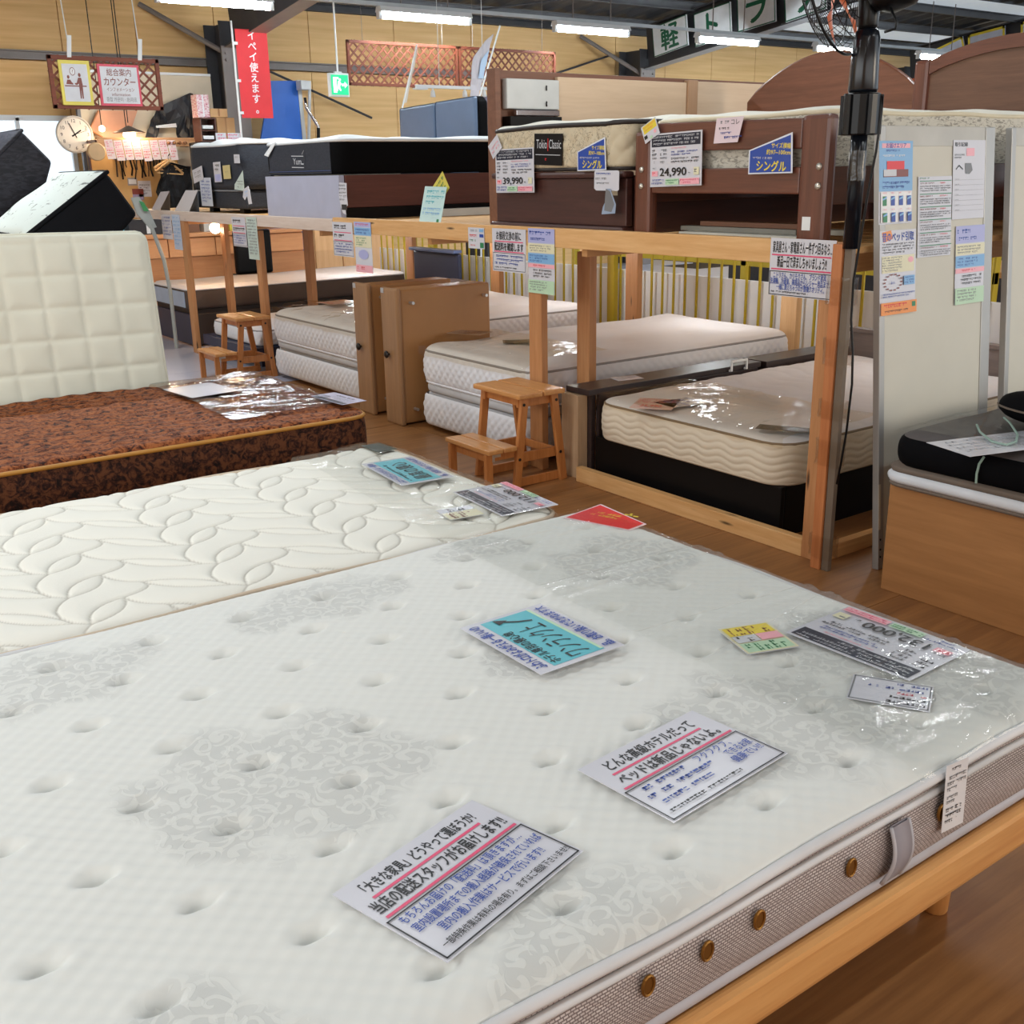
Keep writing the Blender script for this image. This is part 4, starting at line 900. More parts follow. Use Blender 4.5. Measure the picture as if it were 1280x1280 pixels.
mw_ = thing('wavy_sided_mattress', 'beige mattress with wavy stitched sides on the black box bed', 'mattress', (4.4, 3.38, 0.226))
quilt_top(G(), QX0, QY0, QX1, QY1, 0.405, 0.022, 0.12, 0.012, lambda x, y: 0.008 * np.abs(np.sin(PI * (x / 0.13 + 0.25 * np.sin(2 * PI * y / 0.3)))) ** 0.5 * (x > QX0 + 0.55) + soft(0.004, 2, 6)(x, y), 0.07).build('quilted_top', m_wtick, mw_, smooth=True)
wave = lambda s, v: 0.007 * np.abs(np.sin(PI * (v / 0.032 + 0.28 * np.sin(2 * PI * s / 0.17)))) ** 0.45
band(G(), QX0, QY0, QX1, QY1, 0.12, 0.228, 0.405, 0.01, 40, 0.010, wave, cap=True).build('side_border', m_creamt, mw_, smooth=True)
piping(G(), QX0, QY0, QX1, QY1, 0.12, 0.405, 0.006).build('piping', mat('tan_seam', (140, 122, 100), 0.7), mw_, smooth=True)
piping(G(), QX0, QY0, QX1, QY1, 0.12, 0.238, 0.008).build('piping', m_creamt, mw_, smooth=True)
film('plastic_sheet', 'clear plastic over the near end of the beige wavy sided mattress', QX0 - 0.10, QX0 + 0.62, QY0 + 0.0, QY1 - 0.02, lambda X, Y: (np.where(X < QX0 + 0.05, 0.431 - 0.05 * (1 - np.sqrt(np.clip(1 - ((QX0 + 0.05 - X) / 0.15) ** 2, 0, 1))), 0.431), np.maximum(X, QX0 - 0.016), Y), 0.006, 31, lift=0.020, m=plastic_film('warm_film', (0.95, 0.91, 0.84), 0.03, 0.08))
def flatc(name, label, pts, z, items, m, size, cat='card'): return card(name, label, cat, *[onz(x, y, z) for x, y in pts], items, m, size=size)
flatc('product_label', 'dark green printed card lying under plastic on the beige wavy sided mattress', [(950, 530), (1022, 536), (990, 545)], 0.446, [('f', 0.03, 0.05, 0.97, 0.95, 0.03, 'gy'), ('s', 0.08, 0.15, 0.92, 0.85, 4, 'gy')], mat('green_black_label', (44, 62, 52), 0.3), (0.30, 0.085))
flatc('price_card', 'pinkish price card under plastic at the left of the beige wavy sided mattress', [(800, 497), (860, 500), (850, 512)], 0.446, [('s', 0.05, 0.05, 0.95, 0.5, 4, 'p'), ('t', '25,990', 0.2, 0.6, 0.25, 'r', {'fit': 0.5})], mat('pinkish_card', (214, 184, 176), 0.3), (0.20, 0.24))
flatc('leaflet', 'crumpled pale leaflet under plastic in the middle of the wavy sided mattress', [(862, 496), (905, 507), (880, 512)], 0.446, [('s', 0.05, 0.1, 0.95, 0.9, 4, 'b')], m_lam, (0.15, 0.22))
# dark side shelves left of it
ds = thing('bedside_shelf', 'espresso brown bench shelf along the left side of the wavy sided mattress', 'shelf', (4.0, 4.1, 0))
zt = 0.462
box('shelf_top', (3.36, 4.005, zt - 0.03), (4.62, 4.185, zt), m_dkwood, ds, 0.003); box('end_panel', (3.40, 4.03, 0), (3.425, 4.18, zt - 0.031), m_dkwood, ds, 0.002); box('front_panel', (3.43, 4.008, 0.0), (4.6, 4.026, zt - 0.031), m_dkwood, ds, 0.002)
box('end_panel', (4.58, 4.03, 0), (4.605, 4.18, zt - 0.031), m_dkwood, ds, 0.002)
o = box('pale_end_board', (3.335, 4.06, 0), (3.398, 4.19, zt - 0.034), wood('pale_end_board', (172, 138, 104), (196, 164, 130), 'z', 1, 0.5), ds, 0.002)
G().tube([(4.36, 4.0, zt - 0.02), (4.36, 3.985, zt - 0.02), (4.36, 3.985, zt + 0.03), (4.48, 3.985, zt + 0.03), (4.48, 3.985, zt - 0.02), (4.48, 4.0, zt - 0.02)], 0.007, 6).build('handle', m_white, ds)
ds2 = thing('bedside_shelf', 'second espresso bench shelf further back along the wavy sided mattress', 'shelf', (5.0, 4.1, 0))
box('shelf_top', (4.66, 4.0, zt - 0.035), (5.45, 4.18, zt - 0.005), m_dkwood, ds2, 0.003); box('front_panel', (4.68, 4.008, 0), (5.43, 4.026, zt - 0.036), m_dkwood, ds2, 0.002)
for x in (4.69, 5.39): box('end_panel', (x, 4.03, 0), (x + 0.025, 4.17, zt - 0.036), m_dkwood, ds2, 0.002)
flatc('paper_slip', 'white paper slip lying on the nearer espresso bench shelf', [(762, 472), (803, 468), (775, 478)], zt + 0.002, [('s', 0.1, 0.1, 0.9, 0.9, 3, 'gy')], m_lam, (0.15, 0.1), 'paper')
hb = thing('headboard', 'flat grey brown headboard behind the wavy sided mattress', 'headboard', (5.4, 3.3, 0))
box('panel', (5.37, 2.6, 0.0), (5.41, 3.985, 0.56), wood('grey_brown_panel', (104, 92, 88), (128, 114, 108), 'y', 1, 0.45), hb, 0.004); box('cap', (5.36, 2.6, 0.561), (5.42, 3.985, 0.585), MATS['grey_brown_panel'], hb, 0.004)

def two_piece(nm, lab, lab2, X0, X1, Y0, Y1, ztop, grp=None, film_lab=None, wr=0.005, seed=40):
    r = thing(nm, lab, 'mattress', ((X0 + X1) / 2, (Y0 + Y1) / 2, 0.232))
    quilt_top(G(), X0, Y0, X1, Y1, ztop - 0.045, 0.05, 0.10, 0.016, lambda x, y: soft(0.009, 1.6, seed)(x, y) - 0.012 * np.exp(-(((np.mod(x, 0.5) - 0.25) / 0.05) ** 2 + ((np.mod(y, 0.5) - 0.25) / 0.05) ** 2)), 0.16).build('quilted_top', m_wtick, r, smooth=True)
    band(G(), X0, Y0, X1, Y1, 0.10, 0.30, ztop - 0.045, 0.010, 20, 0.012, diamond(0.062, 0.011)).build('quilted_side', m_wtick, r, smooth=True)
    band(G(), X0 + 0.012, Y0 + 0.012, X1 - 0.012, Y1 - 0.012, 0.09, 0.236, 0.30, 0.03, 6, 0.012, cap=True).build('lower_roll', mat('grey_roll', (196, 196, 198), 0.7), r, smooth=True)
    piping(G(), X0, Y0, X1, Y1, 0.10, ztop - 0.045, 0.007).build('piping', m_gseam, r, smooth=True); piping(G(), X0, Y0, X1, Y1, 0.10, 0.298, 0.008).build('piping', m_wtick, r, smooth=True)
    b = thing('divan_base', lab2, 'bed base', ((X0 + X1) / 2, (Y0 + Y1) / 2, 0))
    band(G(), X0, Y0, X1, Y1, 0.08, 0.035, 0.225, 0.010, 18, 0.014, diamond(0.062, 0.011), cap=True).build('quilted_side', m_wtick, b, smooth=True)
    box('top_cloth', (X0 + 0.03, Y0 + 0.03, 0.200), (X1 - 0.03, Y1 - 0.03, 0.230), m_wtick, b, 0.01)
    for x in (X0 + 0.1, X1 - 0.2):
        for y in (Y0 + 0.1, Y1 - 0.2): box('foot', (x, y, 0), (x + 0.08, y + 0.08, 0.034), m_black, b)
    if film_lab:
        film('plastic_sheet', film_lab, X0 - 0.14, X0 + 0.55, Y0 + 0.02, Y1 - 0.02, lambda X, Y: (np.where(X < X0 + 0.1, ztop - 0.02 - np.maximum(0, (X0 + 0.02 - X)) * 0.5, ztop - 0.002), np.maximum(X, X0 - 0.022), Y), wr, seed, lift=0.030, m=plastic_film('warm_film', (0.95, 0.91, 0.84), 0.03, 0.08))
    return r
two_piece('quilted_white_mattress', 'thick white mattress with diamond quilted sides in the middle of the lower storey', 'quilted white divan base under the middle lower mattress', 3.33, 5.40, 4.44, 5.56, 0.53, film_lab='clear plastic over the near end of the middle white mattress', seed=41)
two_piece('quilted_white_mattress', 'thick white diamond quilted mattress standing partly behind the two brown end boards', 'quilted white divan base behind the two brown end boards', 3.37, 5.36, 6.38, 7.83, 0.53, film_lab='shiny clear plastic over the near left end of the mattress behind the brown end boards', wr=0.012, seed=43)
flatc('product_label', 'dark card lying under plastic on the middle white mattress', [(628, 425), (668, 424), (628, 434)], 0.557, [('f', 0.03, 0.05, 0.97, 0.95, 0.03, 'gy'), ('s', 0.08, 0.15, 0.92, 0.85, 4, 'gy')], MATS['green_black_label'], (0.22, 0.12))
flatc('product_label', 'brown printed card under plastic at the left of the middle white mattress', [(575, 412), (622, 415), (580, 424)], 0.557, [('s', 0.08, 0.15, 0.92, 0.85, 4, 'br')], mat('brown_card', (176, 150, 128), 0.3), (0.24, 0.16))
flatc('price_card', 'reddish price card under plastic on the mattress behind the brown end boards', [(395, 378), (442, 373), (398, 385)], 0.557, [('s', 0.05, 0.1, 0.95, 0.9, 4, 'r')], mat('pinkish_card', (214, 184, 176), 0.3), (0.26, 0.24))
# low mattress and far long bed on the left
lm = thing('low_white_mattress', 'low white mattress on a dark frame behind the farther step stool', 'mattress', (4.3, 8.9, 0.18))
quilt_top(G(), 3.42, 8.25, 5.35, 9.25, 0.30, 0.02, 0.08, 0.03, soft(0.004, 1, 5)).build('quilted_top', m_wtick, lm, smooth=True)
band(G(), 3.42, 8.25, 5.35, 9.25, 0.08, 0.18, 0.30, 0.012, 14, 0.008, diamond(0.05, 0.008), cap=True).build('quilted_side', m_wtick, lm, smooth=True); piping(G(), 3.42, 8.25, 5.35, 9.25, 0.08, 0.30, 0.006).build('piping', m_gseam, lm, smooth=True)
m_navy = mat('navy_board', (44, 50, 74), 0.45, 0.06)
lf = thing('low_bed_frame', 'dark navy low bed frame under the low white mattress', 'bed frame', (4.3, 8.8, 0))
box('front_rail', (PX + 0.03, 8.2, 0.09), (PX + 0.06, 9.33, 0.175), m_navy, lf, 0.004); box('side_rail', (PX + 0.062, 8.2, 0.09), (5.4, 8.23, 0.175), m_navy, lf, 0.004); box('side_rail', (PX + 0.062, 9.29, 0.09), (5.4, 9.32, 0.175), m_navy, lf, 0.004)
box('deck', (PX + 0.065, 8.24, 0.14), (5.38, 9.28, 0.174), m_navy, lf)
for x in (3.45, 5.2):
    for y in (8.3, 9.15): box('leg', (x, y, 0), (x + 0.06, y + 0.06, 0.139), m_navy, lf)
fb = thing('far_long_mattress', 'long mattress with white top and brown sides at the far left, lower storey', 'mattress', (4.4, 10.1, 0.3))
quilt_top(G(), 3.40, 9.75, 5.72, 10.75, 0.52, 0.025, 0.08, 0.03, soft(0.006, 1, 9)).build('quilted_top', m_wtick, fb, smooth=True)
band(G(), 3.40, 9.75, 5.72, 10.75, 0.08, 0.345, 0.52, 0.03, 6, 0.008, cap=True).build('side_border', mat('taupe_side', (84, 70, 62), 0.7), fb, smooth=True)
piping(G(), 3.40, 9.75, 5.72, 10.75, 0.08, 0.52, 0.007).build('piping', m_wtick, fb, smooth=True)
o = G().box((3.385, 9.82, 0.36), (3.392, 10.68, 0.50)).build('end_cover', mat('pale_blue_cover', (176, 192, 214), 0.5), fb); o['label'] = 'pale bluish end'
ff = thing('navy_box_bed', 'dark navy box bed under the far long mattress', 'bed base', (4.4, 10.1, 0))
box('front_panel', (3.40, 9.74, 0.02), (3.43, 10.76, 0.30), m_navy, ff, 0.006); box('side_panel', (3.432, 9.74, 0.02), (5.72, 9.77, 0.30), mat('dark_taupe_panel', (58, 48, 44), 0.6), ff, 0.004); box('deck', (3.432, 9.775, 0.26), (5.72, 10.75, 0.339), MATS['dark_taupe_panel'], ff, 0.004)
for x in (3.5, 5.6): box('foot', (x, 9.9, 0), (x + 0.1, 10.6, 0.019), m_black, ff)
nh = thing('navy_headboard', 'navy blue panelled headboard under the upper deck beyond the hanging leaflets', 'headboard', (5.0, 8.9, 0))
box('panel', (5.45, 8.35, 0.2), (5.49, 9.15, 0.80), m_navy, nh, 0.02); box('cap', (5.40, 8.35, 0.801), (5.49, 9.15, 0.83), mat('navy_cap', (90, 104, 140), 0.4), nh, 0.006); 
for y in (8.4, 9.05): box('leg', (5.45, y, 0), (5.49, y + 0.05, 0.199), m_black, nh)
nt = thing('dark_side_table', 'dark brown low side table between the far mattress and the quilted mattress', 'side table', (5.0, 8.0, 0))
box('table_top', (4.3, 7.95, 0.56), (5.3, 8.22, 0.60), mat('dark_table_top', (88, 72, 66), 0.4), nt); box('front_panel', (4.32, 7.96, 0.1), (5.28, 7.98, 0.559), m_black, nt)
for x in (4.33, 5.2): box('leg', (x, 8.0, 0), (x + 0.06, 8.2, 0.555), m_black, nt)

# two brown end boards standing upright
m_bbr = wood('brown_end_board', (140, 104, 72), (168, 128, 90), 'z', 0.7, 0.42); m_bbf = mat('tan_board_face', (168, 122, 76), 0.45, 0.05); m_knob = mat('black_knob', (26, 22, 22), 0.35)
m_peg = mat('metal_peg', (206, 206, 206), 0.3, 0.02, metal=0.8)
def end_board(lab, x0, x1, y0, y1, zt):
    r = thing('end_board', lab, 'bed end board', ((x0 + x1) / 2, (y0 + y1) / 2, 0), 'brown end boards standing upright')
    box('edge_board', (x0, y0, 0), (x0 + 0.035, y1, zt), m_bbr, r, 0.015); box('panel', (x0 + 0.036, y0 + 0.012, 0.012), (x1, y1 - 0.012, zt - 0.01), m_bbf, r, 0.012)
    G().lathe((x0, (y0 + y1) / 2 + 0.02, 0.44), (-1, 0, 0), [(0.006, 0), (0.008, 0.012), (0.022, 0.016), (0.024, 0.024), (0.014, 0.032), (0, 0.034)], 14).build('knob', m_knob, r, smooth=True)
    for x, z in ((x0 + 0.10, zt - 0.09), (x1 - 0.05, zt - 0.085), (x0 + 0.10, 0.10)): G().cyl((x, y0 + 0.011, z), (x, y0 - 0.03, z), 0.010, 10).build('peg', m_peg, r)
    box('corner_plate', (x0 - 0.002, y1 - 0.05, zt - 0.035), (x0 + 0.0, y1 - 0.015, zt - 0.005), m_peg, r, 0)
    return r
end_board('brown upright end board with a black knob, the nearer of the two', 3.24, 3.93, 5.66, 5.86, 0.845)
end_board('brown upright end board with a black knob, the one behind to the left', 3.26, 3.90, 6.06, 6.26, 0.845)

# ------------------------------------------------------------------ step stools
m_stl = wood('stool_wood', (172, 104, 52), (202, 136, 78), 'z', 1.2, 0.4, coat=0.15); m_sty = wood('stool_tread', (186, 122, 66), (216, 160, 100), 'y', 1.2, 0.36, coat=0.25)
SP = np.array([3.13, 4.27, 0.0])
st = thing('step_stool', 'wooden two step stool standing beside the front rack post', 'step stool', SP)
def sbar(name, p, q, w, d, m, ax=(1, 0, 0)):
    p, q = SP + np.array(p, float), SP + np.array(q, float); t = (q - p); L = np.linalg.norm(t); t /= L
    u = np.array(ax, float); u -= t * np.dot(u, t); u /= np.linalg.norm(u); v = np.cross(t, u)
    g = G(); g.obox((p + q) / 2, t * L / 2, u * w / 2, v * d / 2); return g.build(name, m, st, 0.003)
for k, (x0, x1) in enumerate(((-0.15, -0.005), (0.005, 0.135))): box('tread', SP + np.array([x0, -0.20, 0.452]), SP + np.array([x1, 0.20, 0.478]), m_sty, st, 0.007)
for y in (-0.165, 0.165):
    sbar('leg', (-0.15, y, 0.0), (-0.095, y, 0.45), 0.042, 0.022, m_stl); sbar('leg', (0.145, y, 0.0), (0.085, y, 0.45), 0.042, 0.022, m_stl)
    sy = y - 0.024 if y < 0 else y + 0.024
    sbar('cross_rail', (-0.122, y + (0.022 if y < 0 else -0.022), 0.425), (0.115, y + (0.022 if y < 0 else -0.022), 0.425), 0.045, 0.018, m_stl, (0, 0, 1)); sbar('cross_rail', (-0.14, y + (0.022 if y < 0 else -0.022), 0.15), (0.135, y + (0.022 if y < 0 else -0.022), 0.15), 0.05, 0.018, m_stl, (0, 0, 1))
    sbar('foot_rail', (-0.14, y + (0.022 if y < 0 else -0.022), 0.024), (0.14, y + (0.022 if y < 0 else -0.022), 0.024), 0.045, 0.018, m_stl, (0, 0, 1))
    for x, z in ((-0.105, 0.42), (0.095, 0.42), (-0.135, 0.15), (0.12, 0.15)):
        if y < 0: G().cyl(SP + np.array([x, y - 0.0105, z]), SP + np.array([x, y - 0.014, z]), 0.008, 8).build('bolt', m_knob, st)
for x in (-0.10, 0.09): sbar('long_rail', (x, -0.15, 0.428), (x, 0.15, 0.428), 0.04, 0.016, m_stl, (0, 0, 1))
sbar('long_rail', (0.125, -0.15, 0.145), (0.125, 0.15, 0.145), 0.04, 0.016, m_stl, (0, 0, 1))
for x0, x1 in ((-0.335, -0.25), (-0.243, -0.165)): box('low_tread', SP + np.array([x0, -0.20, 0.205]), SP + np.array([x1, 0.19, 0.228]), m_sty, st, 0.006)
for y in (-0.165, 0.155):
    sbar('low_leg', (-0.315, y, 0.0), (-0.315, y, 0.204), 0.04, 0.022, m_stl)
    sbar('low_rail', (-0.29, y + (0.022 if y < 0 else -0.022), 0.18), (-0.13, y + (0.022 if y < 0 else -0.022), 0.18), 0.04, 0.018, m_stl, (0, 0, 1))
sbar('low_apron', (-0.30, -0.15, 0.178), (-0.30, 0.14, 0.178), 0.04, 0.016, m_stl, (0, 0, 1))
g = G(); b = SP + np.array([-0.30, -0.178, 0.165]); g.box(b, b + np.array([0.014, 0.0015, 0.035])).box(b + np.array([0.0145, 0, 0.021]), b + np.array([0.05, 0.0015, 0.035])); g.build('steel_bracket', m_peg, st)
dup(st, (0.09, 3.74, 0.0), 'farther wooden two step stool standing by the low white mattress at left', group='two wooden step stools'); st['group'] = 'two wooden step stools'

# ------------------------------------------------------------------ sheets hanging on the front rail
def hang(label, quad, items, m=None, X=PX - 0.024, cat='leaflet', name='hanging_leaflet', group=None):
    tl, tr, bl = [onx(x, y, X) for x, y in quad]
    tr = np.array([X, tr[1], tl[2]]); bl = np.array([X, tl[1], bl[2]])
    return card(name, label, cat, tl, tr, bl, items, m or m_lam, group=group)
PINK = [('r', 0.08, 0.285, 0.92, 0.31, 'p'), ('r', 0.06, 0.52, 0.94, 0.545, 'p'), ('f', 0.02, 0.56, 0.98, 0.97, 0.012, 'k')]
hang('sign with two red underlines hanging at the right end of the front rail', [(964, 297), (1046, 300), (958, 368)], [('t', '家具屋さん・家電屋さん一件ずつ回るなら…', 0.5, 0.06, 0.19, 'k', {'al': 'C', 'fit': 0.92, 'bold': 0.025}), ('r', 0.03, 0.275, 0.94, 0.30, 'p'),
     ('t', '新品一日で済ましちゃいましょう!!', 0.5, 0.31, 0.19, 'k', {'al': 'C', 'fit': 0.76, 'bold': 0.025}), ('r', 0.03, 0.52, 0.95, 0.545, 'p'), ('f', 0.01, 0.565, 0.99, 0.985, 0.014, 'k'), ('t', 'ニトリさん、カリモクさん、ブランド家具…', 0.5, 0.585, 0.105, 'b', {'al': 'C', 'fit': 0.86, 'bold': 0.015}),
     ('t', '洗濯機、冷蔵庫、雑貨品からレジャー用品まで…', 0.5, 0.69, 0.105, 'b', {'al': 'C', 'fit': 0.95, 'bold': 0.015}), ('t', '一緒に買えちゃうのが豊橋クオリティ。', 0.5, 0.79, 0.105, 'b', {'al': 'C', 'fit': 0.74, 'bold': 0.015}), ('s', 0.05, 0.905, 0.95, 0.96, 1, 'k')], cat='sign', name='hanging_sign')
hang('sign with red underlines hanging beside a tall leaflet with a green foot', [(615, 285), (657, 285), (616, 338)], PINK + [('t', 'お値段交渉の前に', 0.5, 0.07, 0.19, 'k', {'al': 'C', 'fit': 0.74, 'bold': 0.02}), ('t', '配送料を確認します', 0.5, 0.33, 0.18, 'k', {'al': 'C', 'fit': 0.86, 'bold': 0.03}), ('s', 0.08, 0.6, 0.92, 0.86, 3, 'b'), ('s', 0.08, 0.88, 0.92, 0.94, 1, 'k')], cat='sign', name='hanging_sign')
LEAF = [('r', 0.0, 0.0, 1, 0.22, 'lav'), ('s', 0.05, 0.03, 0.9, 0.12, 1, 'b'), ('s', 0.1, 0.13, 0.9, 0.20, 1, 'b'), ('r', 0, 0.23, 1, 0.37, 'cy'), ('s', 0.06, 0.25, 0.85, 0.36, 3, 'gy'), ('r', 0, 0.38, 1, 0.53, 'lb'), ('s', 0.06, 0.40, 0.75, 0.52, 3, 'b'), ('r', 0.0, 0.54, 1, 0.60, 'pk'), ('s', 0.2, 0.55, 0.85, 0.59, 1, 'r'), ('s', 0.2, 0.62, 0.9, 0.76, 3, 'k'), ('r', 0, 0.79, 1, 1, 'lg'), ('s', 0.06, 0.81, 0.72, 0.97, 4, 'gy')]
hang('tall pale leaflet with green foot hanging above the nearer rack post', [(660, 285), (693, 286), (660, 365)], LEAF)
hang('small white leaflet with red and green lines above the brown end boards', [(585, 284), (605, 285), (586, 310)], [('s', 0.08, 0.08, 0.6, 0.24, 1, 'gy'), ('s', 0.08, 0.3, 0.7, 0.5, 1, 'r'), ('s', 0.1, 0.55, 0.6, 0.7, 1, 'g'), ('s', 0.1, 0.8, 0.8, 0.92, 1, 'r'), ('r', 0.7, 0.06, 0.96, 0.2, 'lb'), ('r', 0.72, 0.3, 0.96, 0.45, 'b'), ('r', 0.75, 0.7, 0.97, 0.95, 'g')])
hang('sign with red underlines on the rail above the far brown end board', [(415, 277), (440, 277), (416, 319)], PINK + [('s', 0.1, 0.06, 0.9, 0.24, 1, 'k'), ('s', 0.08, 0.33, 0.92, 0.5, 1, 'k'), ('s', 0.08, 0.6, 0.92, 0.92, 4, 'b')], cat='sign', name='hanging_sign')
hang('tall leaflet with a pink foot on the rail above the far brown end board', [(442, 277), (463, 277), (443, 339)], [('r', 0, 0, 1, 0.1, 'lav'), ('s', 0.1, 0.02, 0.9, 0.09, 1, 'p'), ('r', 0.0, 0.11, 1, 0.26, 'lb'), ('s', 0.1, 0.13, 0.9, 0.25, 2, 'b'), ('r', 0, 0.27, 1, 0.5, 'cy'), ('s', 0.1, 0.3, 0.7, 0.48, 4, 'g'), ('p', [(0.5 + 0.3 * math.cos(t), 0.64 + 0.1 * math.sin(t)) for t in [i * 0.628 for i in range(10)]], 'lav'), ('r', 0, 0.85, 1, 1, 'pk'), ('s', 0.1, 0.87, 0.9, 0.97, 1, 'r')])
hang('sign with a red underline hanging on the whitish rail at left', [(289, 271), (306, 272), (290, 307)], PINK + [('s', 0.1, 0.06, 0.9, 0.24, 1, 'k'), ('s', 0.08, 0.33, 0.92, 0.5, 1, 'k'), ('s', 0.08, 0.6, 0.92, 0.92, 4, 'b')], cat='sign', name='hanging_sign')
hang('pale green leaflet drooping from the whitish rail next to a sign', [(307, 271), (320, 272), (308, 323)], [('s', 0.1, 0.05, 0.9, 0.9, 12, 'gy')], mat('pale_green_sheet', (196, 214, 206), 0.3))
hang('white sign at the far left end of the whitish rail', [(201, 268), (213, 268), (202, 298)], [('s', 0.08, 0.06, 0.92, 0.9, 6, 'b')], cat='sign', name='hanging_sign')
hang('pale blue leaflet drooping at the far left end of the whitish rail', [(214, 268), (224, 269), (215, 311)], [('s', 0.1, 0.05, 0.9, 0.9, 8, 'lb')], mat('pale_blue_sheet', (196, 212, 236), 0.3))

# ================================================================== UPPER DECK
UD = DECK - 0.02
m_mah = wood('mahogany', (84, 46, 34), (116, 66, 48), 'y', 1, 0.38, coat=0.2); m_mahz = wood('mahogany_post', (84, 46, 34), (116, 66, 48), 'z', 1, 0.38, coat=0.2); m_mahx = wood('mahogany_long', (76, 42, 32), (104, 60, 44), 'x', 1, 0.4, coat=0.15)
m_choc = wood('chocolate_board', (58, 32, 28), (80, 46, 40), 'y', 1, 0.42); m_chocx = wood('chocolate_long', (58, 32, 28), (80, 46, 40), 'x', 1, 0.42)
m_silver = mat('bolt_cap', (220, 216, 206), 0.3, 0.02, metal=0.7)
# --- bed with slatted footboard (right)
X = 3.38; Y0, Y1 = 2.68, 3.70
fb4 = thing('wooden_bed', 'reddish brown wooden bed with an open footboard at the right end of the upper deck', 'bed', (4.3, 3.2, UD))
box('footboard_post', (X, Y0 - 0.02, UD), (X + 0.05, Y0 + 0.115, 1.685), m_mahz, fb4, 0.018); box('footboard_post', (X, Y1 - 0.085, UD), (X + 0.05, Y1 + 0.02, 1.66), m_mahz, fb4, 0.018)
G().prism([(X + 0.008, Y0 + 0.117, 1.565), (X + 0.008, Y1 - 0.087, 1.575), (X + 0.008, Y1 - 0.087, 1.69), (X + 0.008, Y0 + 0.117, 1.675)], (0.03, 0, 0)).build('footboard_rail', m_mah, fb4, 0.006)
box('footboard_rail', (X + 0.008, Y0 + 0.117, 1.40), (X + 0.038, Y1 - 0.087, 1.50), m_mah, fb4, 0.006)
for y in (Y0 + 0.02, Y1 - 0.03):
    for z in (1.50, 1.43): G().lathe((X - 0.0005, y, z), (-1, 0, 0), [(0.0, -0.002), (0.014, 0), (0.012, 0.006), (0, 0.009)], 12).build('bolt_cap', m_silver, fb4, smooth=True)
o = G().box((X - 0.0015, Y0 + 0.045, UD + 0.05), (X - 0.0004, Y0 + 0.085, UD + 0.10)).build('sticker', m_white, fb4); o['label'] = 'small white sticker'
box('side_rail', (X + 0.052, Y0, 1.36), (5.42, Y0 + 0.03, 1.50), m_mahx, fb4); box('side_rail', (X + 0.052, Y1 - 0.03, 1.36), (5.42, Y1, 1.50), m_mahx, fb4)
for i in range(9): box('slat', (X + 0.15 + i * 0.22, Y0 + 0.032, 1.452), (X + 0.23 + i * 0.22, Y1 - 0.032, 1.47), m_pine, fb4, 0.002)
def arch(y0, y1, z0, zs, zc, x, th, n=18):
    P = [(x, y0, z0), (x, y0, zs)]
    for i in range(1, n): t = i / n; P.append((x, y0 + (y1 - y0) * t, zs + (zc - zs) * math.sin(PI * t) ** 0.8))
    return P + [(x, y1, zs), (x, y1, z0)], (th, 0, 0)
P, e = arch(Y0 - 0.06, Y1 + 0.02, UD, 2.01, 2.10, 5.45, 0.035); G().prism(P, e).build('headboard_panel', wood('dark_veneer', (92, 62, 46), (118, 82, 62), 'y', 1, 0.4), fb4)
for yy in (Y0 - 0.09, Y1 - 0.04): box('headboard_post', (5.43, yy, UD), (5.50, yy + 0.09, 2.035), m_mahz, fb4, 0.02)
g = G(); n = 18
for i in range(n):
    t0, t1 = i / n, (i + 1) / n; f_ = lambda t: (Y0 - 0.0 + (Y1 - 0.04 - Y0) * t, 2.01 + 0.09 * math.sin(PI * t) ** 0.8)
    (ya, za), (yb, zb) = f_(t0), f_(t1); g.prism([(5.435, ya, za - 0.05), (5.435, yb, zb - 0.05), (5.435, yb, zb + 0.015), (5.435, ya, za + 0.015)], (0.014, 0, 0))
g.build('headboard_rail', m_mah, fb4)
m_fl = print_mat('floral_side', (206, 202, 190), (150, 146, 136), 26, 0.5, 0.6); m_offw = mat('off_white_ticking', (228, 226, 214), 0.75, 0.02, bump=0.15, bs=120)
mt4 = thing('floral_mattress', 'off white mattress with floral sides on the reddish brown wooden bed', 'mattress', (4.4, 3.2, 1.472))
quilt_top(G(), X + 0.056, Y0 + 0.035, 5.40, Y1 - 0.035, 1.695, 0.022, 0.07, 0.025, soft(0.006, 2, 12)).build('quilted_top', m_offw, mt4, smooth=True)
band(G(), X + 0.056, Y0 + 0.035, 5.40, Y1 - 0.035, 0.07, 1.475, 1.695, 0.012, 18, 0.008, diamond(0.06, 0.006), cap=True).build('quilted_side', m_fl, mt4, smooth=True)
for z in (1.694, 1.48): piping(G(), X + 0.056, Y0 + 0.035, 5.40, Y1 - 0.035, 0.07, z, 0.010, fn=lambda s: 0.003 * np.sin(9 * s)).build('piping', mat('cream_piping', (222, 212, 186), 0.7), mt4, smooth=True)
sg = thing('slat_bundle', 'flat bundle of grey and brown slats lying on the deck under the wooden bed', 'slats', (3.6, 3.2, UD))
for k, (y0, y1, z, m, dx) in enumerate(((2.75, 3.5, 0.0, 'pale', 0.0), (2.9, 3.55, 0.021, 'grey', 0.06), (2.72, 3.2, 0.021, 'pale', 0.13), (2.85, 3.45, 0.042, 'brown', 0.08))):
    box('slat', (3.45 + dx, y0, UD + z), (3.52 + dx, y1, UD + z + 0.02), mat('slat_' + m, {'pale': (196, 196, 186), 'grey': (130, 128, 120), 'brown': (120, 82, 62)}[m], 0.5), sg, 0.002)
